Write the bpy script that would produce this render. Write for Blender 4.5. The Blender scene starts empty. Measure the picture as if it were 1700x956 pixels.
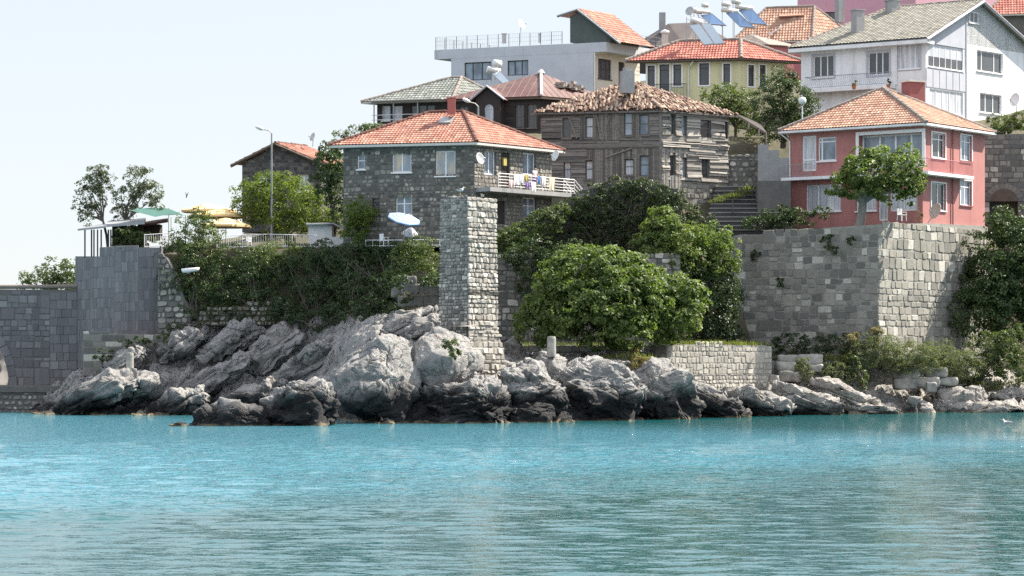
import bpy, bmesh, math, random
import numpy as np
from mathutils import Vector, Matrix

# ------------------------------------------------------------------ camera, sky, sun, exposure
scene = bpy.context.scene
F, HZ, CZ = 4200.0, 590.0, 4.0          # focal length in photo pixels, horizon row, camera height
cam = bpy.data.cameras.new("camera")
camo = bpy.data.objects.new("camera", cam)
scene.collection.objects.link(camo)
camo.location = (0, 0, CZ)
camo.rotation_euler = (math.radians(90), 0, 0)
cam.sensor_width = 36.0
cam.lens = 36.0 * F / 1700.0
cam.shift_y = (HZ - 478.0) / 1700.0
cam.clip_start = 0.5
cam.clip_end = 20000
scene.camera = camo

SUN_EL, SUN_AZ = 48.0, 22.0              # elevation; angle from +X (right) towards +Y (away)
el, az = math.radians(SUN_EL), math.radians(SUN_AZ)
sdir = Vector((math.cos(el) * math.cos(az), math.cos(el) * math.sin(az), math.sin(el)))
world = bpy.data.worlds.new("World")
scene.world = world
world.use_nodes = True
wn = world.node_tree
bg = wn.nodes["Background"]
sky = wn.nodes.new("ShaderNodeTexSky")
sky.sky_type = 'NISHITA'
sky.sun_disc = False
sky.sun_elevation = el
sky.sun_rotation = math.pi / 2 - az
sky.air_density = 1.0
sky.dust_density = 0.4
sky.ozone_density = 3.0
bg.inputs["Strength"].default_value = 0.085
# pale haze veil over the sky, brightened above the frame to lift the shade
tcw = wn.nodes.new("ShaderNodeTexCoord"); spw = wn.nodes.new("ShaderNodeSeparateXYZ"); wn.links.new(tcw.outputs["Generated"], spw.inputs[0])
rpw = wn.nodes.new("ShaderNodeValToRGB"); cr_ = rpw.color_ramp
while len(cr_.elements) < 4: cr_.elements.new(0.5)
for e_, (p_, c_) in zip(cr_.elements, ((0.0, (0.520, 0.535, 0.548)), (0.15, (0.505, 0.530, 0.555)), (0.34, (0.84, 0.88, 0.96)), (0.9, (0.84, 0.87, 0.96)))):
    e_.position = p_; e_.color = (*c_, 1)
wn.links.new(spw.outputs["Z"], rpw.inputs[0])
scw = wn.nodes.new("ShaderNodeVectorMath"); scw.operation = 'SCALE'; scw.inputs["Scale"].default_value = 7.35
wn.links.new(rpw.outputs[0], scw.inputs[0])
mxw = wn.nodes.new("ShaderNodeMix"); mxw.data_type = 'RGBA'; mxw.inputs[0].default_value = 0.85
wn.links.new(sky.outputs[0], mxw.inputs[6]); wn.links.new(scw.outputs[0], mxw.inputs[7])
wn.links.new(mxw.outputs[2], bg.inputs["Color"])
sl = bpy.data.lights.new("sun", 'SUN')
sl.energy = 5.0
sl.angle = math.radians(0.5)
sl.color = (1.0, 0.92, 0.80)
so = bpy.data.objects.new("sun", sl)
scene.collection.objects.link(so)
so.rotation_euler = (-sdir).to_track_quat('-Z', 'Y').to_euler()
scene.view_settings.view_transform = 'Standard'
scene.view_settings.look = 'None'
scene.view_settings.gamma = 1
scene.view_settings.use_curve_mapping = False
scene.view_settings.exposure = 1.45
scene.cycles.max_bounces = 6
scene.cycles.diffuse_bounces = 3
scene.cycles.glossy_bounces = 3
scene.cycles.transmission_bounces = 3
scene.cycles.transparent_max_bounces = 4
scene.cycles.use_denoising = False

R = random.Random(7)
COL = scene.collection

# ------------------------------------------------------------------ pixel / depth helpers
def xat(px, D): return (px - 850.0) / F * D
def zat(py, D): return CZ + (HZ - py) / F * D
def at(px, py, D): return Vector((xat(px, D), D, zat(py, D)))
def wl(py): return CZ * F / (py - HZ)        # depth of the waterline at this row

# ------------------------------------------------------------------ object helpers
def tag(o, label=None, cat=None, group=None, kind=None):
    if label: o["label"] = label
    if cat: o["category"] = cat
    if group: o["group"] = group
    if kind: o["kind"] = kind
    return o

def thing(name, label, cat, loc, group=None):
    o = bpy.data.objects.new(name, None)
    o.empty_display_size = 0.3
    COL.objects.link(o)
    o.location = Vector(loc)
    return tag(o, label, cat, group)

def wloc(o):
    p = Vector((0, 0, 0))
    while o is not None:
        p = p + Vector(o.location)
        o = o.parent
    return p

def copy_tree(o, parent=None):
    c = o.copy()
    COL.objects.link(c)
    c.parent = parent
    for ch in list(o.children):
        copy_tree(ch, c)
    return c

class MB:
    """collects shapes in world coordinates and links them as one mesh object"""
    def __init__(s):
        s.v = []; s.f = []; s.t = []; s.m = []
    def add(s, verts, faces, tone=0.5, mi=0):
        o = len(s.v)
        s.v.extend([tuple(p) for p in verts])
        for f in faces:
            s.f.append(tuple(i + o for i in f)); s.t.append(tone); s.m.append(mi)
    def poly(s, pts, tone=0.5, mi=0):
        s.add(pts, [tuple(range(len(pts)))], tone, mi)
    def obox(s, o, u, v, w, tone=0.5, mi=0):
        o, u, v, w = Vector(o), Vector(u), Vector(v), Vector(w)
        p = [o, o+u, o+u+v, o+v, o+w, o+u+w, o+u+v+w, o+v+w]
        s.add(p, [(0,3,2,1),(4,5,6,7),(0,1,5,4),(1,2,6,5),(2,3,7,6),(3,0,4,7)], tone, mi)
    def box(s, c, sx, sy, sz, rz=0.0, tone=0.5, mi=0):
        """c = centre of the bottom face"""
        ca, sa = math.cos(rz), math.sin(rz)
        u, v = Vector((ca*sx, sa*sx, 0)), Vector((-sa*sy, ca*sy, 0))
        s.obox(Vector(c) - u/2 - v/2, u, v, (0, 0, sz), tone, mi)
    def prism(s, pts, h, tone=0.5, mi=0):
        """pts: 3D outline, extruded by vector h"""
        n = len(pts); h = Vector(h)
        p = [Vector(q) for q in pts]; p += [q + h for q in p]
        fs = [tuple(range(n))[::-1], tuple(range(n, 2*n))]
        fs += [(i, (i+1) % n, (i+1) % n + n, i + n) for i in range(n)]
        s.add(p, fs, tone, mi)
    def tube(s, pts, r, n=6, tone=0.5, mi=0, caps=True):
        pts = [Vector(p) for p in pts]
        rs = r if isinstance(r, (list, tuple)) else [r] * len(pts)
        vs = []
        for i, p in enumerate(pts):
            d = (pts[min(i+1, len(pts)-1)] - pts[max(i-1, 0)])
            d = d.normalized() if d.length > 1e-9 else Vector((0, 0, 1))
            a = d.cross(Vector((0, 0, 1)))
            if a.length < 1e-3: a = d.cross(Vector((1, 0, 0)))
            a.normalize(); b = d.cross(a)
            for k in range(n):
                th = 2 * math.pi * k / n
                vs.append(p + (a * math.cos(th) + b * math.sin(th)) * rs[i])
        fs = []
        for i in range(len(pts) - 1):
            for k in range(n):
                fs.append((i*n+k, i*n+(k+1) % n, (i+1)*n+(k+1) % n, (i+1)*n+k))
        if caps:
            fs.append(tuple(range(n))[::-1]); fs.append(tuple(range((len(pts)-1)*n, len(pts)*n)))
        s.add(vs, fs, tone, mi)
    def bar(s, a, b, w, h=None, tone=0.5):
        """square bar from a to b"""
        s.tube([a, b], (w if h is None else (w+h)/2) * 0.7, 4, tone)
    def lathe(s, c, axis, prof, n=16, tone=0.5, mi=0):
        """prof: (radius, distance along axis)"""
        c, ax = Vector(c), Vector(axis).normalized()
        a = ax.cross(Vector((0, 0, 1)))
        if a.length < 1e-3: a = Vector((1, 0, 0))
        a.normalize(); b = ax.cross(a)
        vs, fs = [], []
        for r, z in prof:
            for k in range(n):
                th = 2*math.pi*k/n
                vs.append(c + ax*z + (a*math.cos(th) + b*math.sin(th))*r)
        for i in range(len(prof)-1):
            for k in range(n):
                fs.append((i*n+k, i*n+(k+1) % n, (i+1)*n+(k+1) % n, (i+1)*n+k))
        s.add(vs, fs, tone, mi)
    def build(s, name, mats, parent=None, smooth=False, loc=None):
        if not isinstance(mats, (list, tuple)): mats = [mats]
        return np_mesh(name, np.array(s.v, dtype=np.float64).reshape(-1, 3), s.f, mats, parent, smooth, loc,
                       tone=np.array(s.t, dtype=np.float32), mi=s.m)

def np_mesh(name, V, Fc, mats, parent=None, smooth=False, loc=None, tone=None, mi=None):
    """V: world coordinates (n,3). Fc: list of index tuples or an (m,k) array"""
    if not isinstance(mats, (list, tuple)): mats = [mats]
    if parent is not None: off = wloc(parent)
    elif loc is not None: off = Vector(loc)
    else:
        mn, mx = V.min(0), V.max(0)
        off = Vector(((mn[0]+mx[0])/2, (mn[1]+mx[1])/2, mn[2]))
    V = V - np.array(off)
    me = bpy.data.meshes.new(name)
    if isinstance(Fc, np.ndarray):
        m, k = Fc.shape
        me.vertices.add(len(V)); me.vertices.foreach_set("co", V.astype(np.float32).ravel())
        me.loops.add(m*k); me.loops.foreach_set("vertex_index", Fc.astype(np.int32).ravel())
        me.polygons.add(m)
        me.polygons.foreach_set("loop_start", np.arange(0, m*k, k, dtype=np.int32))
        me.update(calc_edges=True)
    else:
        me.from_pydata(V.tolist(), [], Fc)
    for mm in mats: me.materials.append(mm)
    if mi is not None and len(mats) > 1: me.polygons.foreach_set("material_index", mi)
    if tone is not None:
        at_ = me.attributes.new("tone", 'FLOAT', 'FACE')
        at_.data.foreach_set("value", np.asarray(tone, dtype=np.float32))
    me.polygons.foreach_set("use_smooth", [smooth]*len(me.polygons))
    me.validate()
    o = bpy.data.objects.new(name, me)
    COL.objects.link(o)
    if parent is not None: o.parent = parent
    else: o.location = off
    return o

# ------------------------------------------------------------------ vectorised noise
def _h(ix, iy, iz, seed):
    n = (ix.astype(np.int64)*374761393 + iy.astype(np.int64)*668265263 + iz.astype(np.int64)*2147483647 + seed*1274126177) & 0x7fffffff
    n = ((n ^ (n >> 13)) * 1274126177) & 0x7fffffff
    n = ((n ^ (n >> 15)) * 668265263) & 0x7fffffff
    return ((n ^ (n >> 16)) & 0xffff) / 65535.0
def vnoise(p, seed=0):
    p = np.asarray(p, dtype=np.float64)
    i = np.floor(p); f = p - i; f = f*f*(3-2*f)
    r = 0
    for dx in (0, 1):
        for dy in (0, 1):
            for dz in (0, 1):
                w = (f[:,0] if dx else 1-f[:,0])*(f[:,1] if dy else 1-f[:,1])*(f[:,2] if dz else 1-f[:,2])
                r = r + w*_h(i[:,0]+dx, i[:,1]+dy, i[:,2]+dz, seed)
    return r*2-1
def fbm(p, oct=4, seed=0, gain=0.5):
    a, r, s = 1.0, 0, 0
    q = np.asarray(p, dtype=np.float64).copy()
    for k in range(oct):
        r = r + a*vnoise(q, seed+k*17); s += a; a *= gain; q = q*2.03 + 11.3
    return r/s
def worley(p, seed=0, vec=False):
    p = np.asarray(p, dtype=np.float64)
    i = np.floor(p)
    f1 = np.full(len(p), 9.0); f2 = np.full(len(p), 9.0); cid = np.zeros(len(p)); off = np.zeros((len(p), 3)); rn = np.zeros((len(p), 3))
    for dx in (-1, 0, 1):
        for dy in (-1, 0, 1):
            for dz in (-1, 0, 1):
                cx, cy, cz = i[:,0]+dx, i[:,1]+dy, i[:,2]+dz
                jx, jy, jz = _h(cx, cy, cz, seed), _h(cx, cy, cz, seed+5), _h(cx, cy, cz, seed+9)
                d = np.sqrt((cx+jx-p[:,0])**2 + (cy+jy-p[:,1])**2 + (cz+jz-p[:,2])**2)
                c = _h(cx, cy, cz, seed+31)
                near = d < f1
                f2 = np.where(near, f1, np.minimum(f2, d))
                cid = np.where(near, c, cid); f1 = np.where(near, d, f1)
                if vec:
                    off = np.where(near[:,None], np.stack([p[:,0]-cx-jx, p[:,1]-cy-jy, p[:,2]-cz-jz], 1), off)
                    rn = np.where(near[:,None], np.stack([jx, jy, jz], 1)*2-1, rn)
    return (f1, f2, cid, np.sum(off*rn, 1)) if vec else (f1, f2, cid)

# ------------------------------------------------------------------ materials
def _nt(name):
    m = bpy.data.materials.new(name); m.use_nodes = True
    return m, m.node_tree, m.node_tree.nodes["Principled BSDF"]
def _mix(nt, fac, a, b, mode='MIX'):
    n = nt.nodes.new("ShaderNodeMix"); n.data_type = 'RGBA'; n.blend_type = mode
    for sock, val in ((0, fac), (6, a), (7, b)):
        if hasattr(val, "is_output"): nt.links.new(val, n.inputs[sock])
        elif sock == 0: n.inputs[0].default_value = val
        else: n.inputs[sock].default_value = (*val, 1)
    return n.outputs[2]
def _math(nt, op, a, b=None, c=None):
    n = nt.nodes.new("ShaderNodeMath"); n.operation = op
    for i, v in enumerate((a, b, c)):
        if v is None: continue
        if hasattr(v, "is_output"): nt.links.new(v, n.inputs[i])
        else: n.inputs[i].default_value = v
    return n.outputs[0]
def _noise(nt, coord, scale, detail=5, rough=0.6, stretch=None, dist=0.0):
    n = nt.nodes.new("ShaderNodeTexNoise")
    n.inputs["Scale"].default_value = scale; n.inputs["Detail"].default_value = detail
    n.inputs["Roughness"].default_value = rough; n.inputs["Distortion"].default_value = dist
    if stretch:
        mp = nt.nodes.new("ShaderNodeMapping"); mp.inputs["Scale"].default_value = stretch
        nt.links.new(coord, mp.inputs["Vector"]); coord = mp.outputs[0]
    nt.links.new(coord, n.inputs["Vector"])
    return n.outputs["Fac"]
def _ramp(nt, fac, stops, interp='LINEAR'):
    n = nt.nodes.new("ShaderNodeValToRGB"); n.color_ramp.interpolation = interp
    cr = n.color_ramp
    while len(cr.elements) < len(stops): cr.elements.new(0.5)
    for e, (p, c) in zip(cr.elements, stops):
        e.position = p; e.color = (*c, 1) if not isinstance(c, (int, float)) else (c, c, c, 1)
    nt.links.new(fac, n.inputs[0])
    return n.outputs[0]
def _tone(nt):
    n = nt.nodes.new("ShaderNodeAttribute"); n.attribute_name = "tone"
    return n.outputs["Fac"]
def _co(nt): return nt.nodes.new("ShaderNodeTexCoord").outputs["Object"]
def _bump(nt, b, h, strength, dist):
    n = nt.nodes.new("ShaderNodeBump")
    n.inputs["Strength"].default_value = strength; n.inputs["Distance"].default_value = dist
    nt.links.new(h, n.inputs["Height"]); nt.links.new(n.outputs[0], b.inputs["Normal"])

def M(name, c1, c2=None, scale=2.0, rough=0.8, tone=0.0, stretch=None, bump=0.0, bscale=14.0, metal=0.0, spec=0.3,
      stain=None, stain_scale=0.6, stain_stretch=(1, 1, 0.12), stain_lo=0.5, stain_hi=0.75):
    m, nt, b = _nt(name)
    co = _co(nt)
    c2 = c2 or tuple(x*0.75 for x in c1)
    col = _mix(nt, _ramp(nt, _noise(nt, co, scale, 6, 0.65, stretch), [(0.3, 0.0), (0.7, 1.0)]), c1, c2)
    if stain:
        s = _ramp(nt, _noise(nt, co, stain_scale, 5, 0.7, stain_stretch), [(stain_lo, 0.0), (stain_hi, 1.0)])
        col = _mix(nt, s, col, stain)
    if tone:
        f = _math(nt, 'MULTIPLY_ADD', _tone(nt), 2*tone, 1-tone)
        n = nt.nodes.new("ShaderNodeVectorMath"); n.operation = 'SCALE'
        nt.links.new(col, n.inputs[0]); nt.links.new(f, n.inputs["Scale"]); col = n.outputs[0]
    nt.links.new(col, b.inputs["Base Color"])
    b.inputs["Roughness"].default_value = rough; b.inputs["Metallic"].default_value = metal
    b.inputs["Specular IOR Level"].default_value = spec
    if bump: _bump(nt, b, _noise(nt, co, bscale, 6, 0.7), bump, 0.05)
    return m

def stone_mat(name, stops, rough=0.9, streak=0.0, moss=None, nscale=6.0, bump=0.6, dirt=(0.06, 0.06, 0.06), dirt_amt=0.45):
    """stones: colour picked by the per-stone tone, then mottled"""
    m, nt, b = _nt(name)
    co = _co(nt)
    col = _ramp(nt, _tone(nt), stops)
    f = _ramp(nt, _noise(nt, co, nscale, 8, 0.75), [(0.35, 0.0), (0.75, 1.0)])
    n = nt.nodes.new("ShaderNodeMix"); n.data_type = 'RGBA'; n.blend_type = 'MIX'
    col = _mix(nt, _math(nt, 'MULTIPLY', f, dirt_amt), col, dirt)
    f2 = _ramp(nt, _noise(nt, co, 0.5, 5, 0.7), [(0.5, 0.0), (0.8, 1.0)])
    if streak: col = _mix(nt, _math(nt, 'MULTIPLY', _ramp(nt, _noise(nt, co, 1.5, 6, 0.7, (1, 1, 0.06)), [(0.46, 0.0), (0.7, 1.0)]), streak), col, (0.055, 0.055, 0.06))
    if moss: col = _mix(nt, _math(nt, 'MULTIPLY', f2, 0.6), col, moss)
    nt.links.new(col, b.inputs["Base Color"])
    b.inputs["Roughness"].default_value = rough; b.inputs["Specular IOR Level"].default_value = 0.2
    _bump(nt, b, _noise(nt, co, 9.0, 8, 0.75), bump, 0.06)
    return m

def leaf_mat(name, dark, light, trans=0.35, rough=0.45, spec=0.35):
    m, nt, b = _nt(name)
    col = _mix(nt, _tone(nt), dark, light)
    nt.links.new(col, b.inputs["Base Color"])
    b.inputs["Roughness"].default_value = rough; b.inputs["Specular IOR Level"].default_value = spec
    t = nt.nodes.new("ShaderNodeBsdfTranslucent")
    tc = _mix(nt, 1.0, col, (1.5, 1.7, 0.6), 'MULTIPLY')
    nt.links.new(tc, t.inputs["Color"])
    mx = nt.nodes.new("ShaderNodeMixShader"); mx.inputs[0].default_value = trans
    nt.links.new(b.outputs[0], mx.inputs[1]); nt.links.new(t.outputs[0], mx.inputs[2])
    nt.links.new(mx.outputs[0], nt.nodes["Material Output"].inputs["Surface"])
    return m

def glass_mat(name, base, base2=None, rough=0.04, stripes=0.0):
    m, nt, b = _nt(name)
    co = _co(nt)
    base2 = base2 or tuple(x*0.6 for x in base)
    f = _noise(nt, co, 1.6 if not stripes else stripes, 3, 0.5, (1, 1, 0.5) if not stripes else (1, 1, 0.05))
    nt.links.new(_mix(nt, _ramp(nt, f, [(0.4, 0.0), (0.6, 1.0)]), base, base2), b.inputs["Base Color"])
    b.inputs["Roughness"].default_value = 0.6
    b.inputs["Coat Weight"].default_value = 1.0
    b.inputs["Coat Roughness"].default_value = rough
    b.inputs["Coat IOR"].default_value = 1.6
    return m

def rock_mat():
    m, nt, b = _nt("limestone")
    geo = nt.nodes.new("ShaderNodeNewGeometry")
    co = geo.outputs["Position"]
    col = _mix(nt, _ramp(nt, _noise(nt, co, 0.9, 8, 0.7), [(0.3, 0.0), (0.7, 1.0)]), (0.52, 0.505, 0.48), (0.26, 0.26, 0.26))
    # warm iron staining
    col = _mix(nt, _ramp(nt, _noise(nt, co, 0.35, 5, 0.6), [(0.58, 0.0), (0.8, 0.75)]), col, (0.40, 0.31, 0.24))
    # rain-washed streaks, dark lichen and a few joints
    col = _mix(nt, _math(nt, 'MULTIPLY', _ramp(nt, _noise(nt, co, 1.6, 7, 0.7, (1, 1, 0.3), 0.6), [(0.48, 0.0), (0.7, 1.0)]), 0.55), col, (0.16, 0.165, 0.175))
    col = _mix(nt, _math(nt, 'MULTIPLY', _ramp(nt, _noise(nt, co, 1.1, 8, 0.75, (1, 1, 0.5), 0.3), [(0.56, 0.0), (0.70, 1.0)]), 0.6), col, (0.62, 0.61, 0.59))
    v = nt.nodes.new("ShaderNodeTexVoronoi"); v.feature = 'DISTANCE_TO_EDGE'; v.inputs["Scale"].default_value = 0.38
    mp = nt.nodes.new("ShaderNodeMapping"); mp.inputs["Rotation"].default_value = (0.3, 0.65, 0.2); mp.inputs["Scale"].default_value = (0.6, 1, 2.0)
    nn = nt.nodes.new("ShaderNodeTexNoise"); nn.inputs["Scale"].default_value = 1.1; nn.inputs["Detail"].default_value = 7
    nt.links.new(co, nn.inputs["Vector"])
    ad = nt.nodes.new("ShaderNodeVectorMath"); ad.operation = 'MULTIPLY_ADD'
    nt.links.new(nn.outputs["Color"], ad.inputs[0]); ad.inputs[1].default_value = (2.2, 2.2, 2.2); nt.links.new(co, ad.inputs[2])
    nt.links.new(ad.outputs[0], mp.inputs["Vector"]); nt.links.new(mp.outputs[0], v.inputs["Vector"])
    crack = _math(nt, 'MULTIPLY', _ramp(nt, v.outputs["Distance"], [(0.0, 1.0), (0.035, 0.0)]), _ramp(nt, _noise(nt, co, 0.6, 3, 0.5), [(0.42, 0.0), (0.6, 1.0)]))
    col = _mix(nt, _math(nt, 'MULTIPLY', crack, 0.7), col, (0.07, 0.07, 0.075))
    col = _mix(nt, _math(nt, 'MULTIPLY', _ramp(nt, _noise(nt, co, 3.4, 9, 0.85), [(0.46, 0.0), (0.66, 1.0)]), 0.6), col, (0.10, 0.10, 0.105))
    # wet, algae-black splash zone just above the water
    sep = nt.nodes.new("ShaderNodeSeparateXYZ"); nt.links.new(co, sep.inputs[0])
    nz = _noise(nt, co, 0.42, 6, 0.65)
    zz = _math(nt, 'ADD', sep.outputs["Z"], _math(nt, 'MULTIPLY_ADD', nz, -3.6, 1.8))
    # the swell reaches higher on the open middle of the headland
    xa = _math(nt, 'ABSOLUTE', _math(nt, 'ADD', sep.outputs["X"], 1.0))
    xr = nt.nodes.new("ShaderNodeMapRange"); xr.inputs[1].default_value = 11; xr.inputs[2].default_value = 18
    xr.inputs[3].default_value = -0.5; xr.inputs[4].default_value = 0.35
    nt.links.new(xa, xr.inputs[0])
    zz = _math(nt, 'ADD', zz, xr.outputs[0])
    xe = nt.nodes.new("ShaderNodeMapRange"); xe.inputs[1].default_value = 13; xe.inputs[2].default_value = 28; xe.inputs[3].default_value = 0.0; xe.inputs[4].default_value = 0.95
    nt.links.new(sep.outputs["X"], xe.inputs[0]); zz = _math(nt, 'ADD', zz, xe.outputs[0])
    wet = _ramp(nt, _math(nt, 'DIVIDE', zz, 4.0), [(0.20, 1.0), (0.32, 0.65), (0.43, 0.0)])
    pale = nt.nodes.new("ShaderNodeMapRange"); pale.inputs[1].default_value = 9; pale.inputs[2].default_value = 22; pale.inputs[3].default_value = 0.0; pale.inputs[4].default_value = 0.5
    nt.links.new(sep.outputs["X"], pale.inputs[0])
    col = _mix(nt, _math(nt, 'MULTIPLY', pale.outputs[0], _ramp(nt, _noise(nt, co, 0.8, 5, 0.6), [(0.35, 0.0), (0.6, 1.0)])), col, (0.60, 0.55, 0.48))
    col = _mix(nt, wet, col, (0.030, 0.030, 0.032))
    tide = _ramp(nt, _math(nt, 'ADD', sep.outputs["Z"], _math(nt, 'MULTIPLY_ADD', _noise(nt, co, 1.2, 3, 0.5), 0.5, -0.25)), [(0.05, 0.55), (0.12, 0.0)])
    col = _mix(nt, tide, col, (0.34, 0.27, 0.16))
    nt.links.new(col, b.inputs["Base Color"])
    nt.links.new(_math(nt, 'MULTIPLY_ADD', wet, -0.25, 0.9), b.inputs["Roughness"])
    b.inputs["Specular IOR Level"].default_value = 0.25
    h = _math(nt, 'ADD', _noise(nt, co, 2.2, 9, 0.75), _math(nt, 'MULTIPLY', crack, -0.35))
    _bump(nt, b, h, 1.0, 0.45)
    return m

def tile_mat(name, a, bcol, c, lichen=(0.30, 0.27, 0.22), lich=0.25):
    m, nt, b = _nt(name)
    co = _co(nt)
    col = _ramp(nt, _tone(nt), [(0.0, a), (0.5, bcol), (1.0, c)])
    f = _ramp(nt, _noise(nt, co, 1.3, 6, 0.7), [(0.5, 0.0), (0.75, 1.0)])
    col = _mix(nt, _math(nt, 'MULTIPLY', f, lich), col, lichen)
    nt.links.new(col, b.inputs["Base Color"])
    b.inputs["Roughness"].default_value = 0.75; b.inputs["Specular IOR Level"].default_value = 0.25
    _bump(nt, b, _noise(nt, co, 20, 5, 0.7), 0.3, 0.02)
    return m

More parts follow.
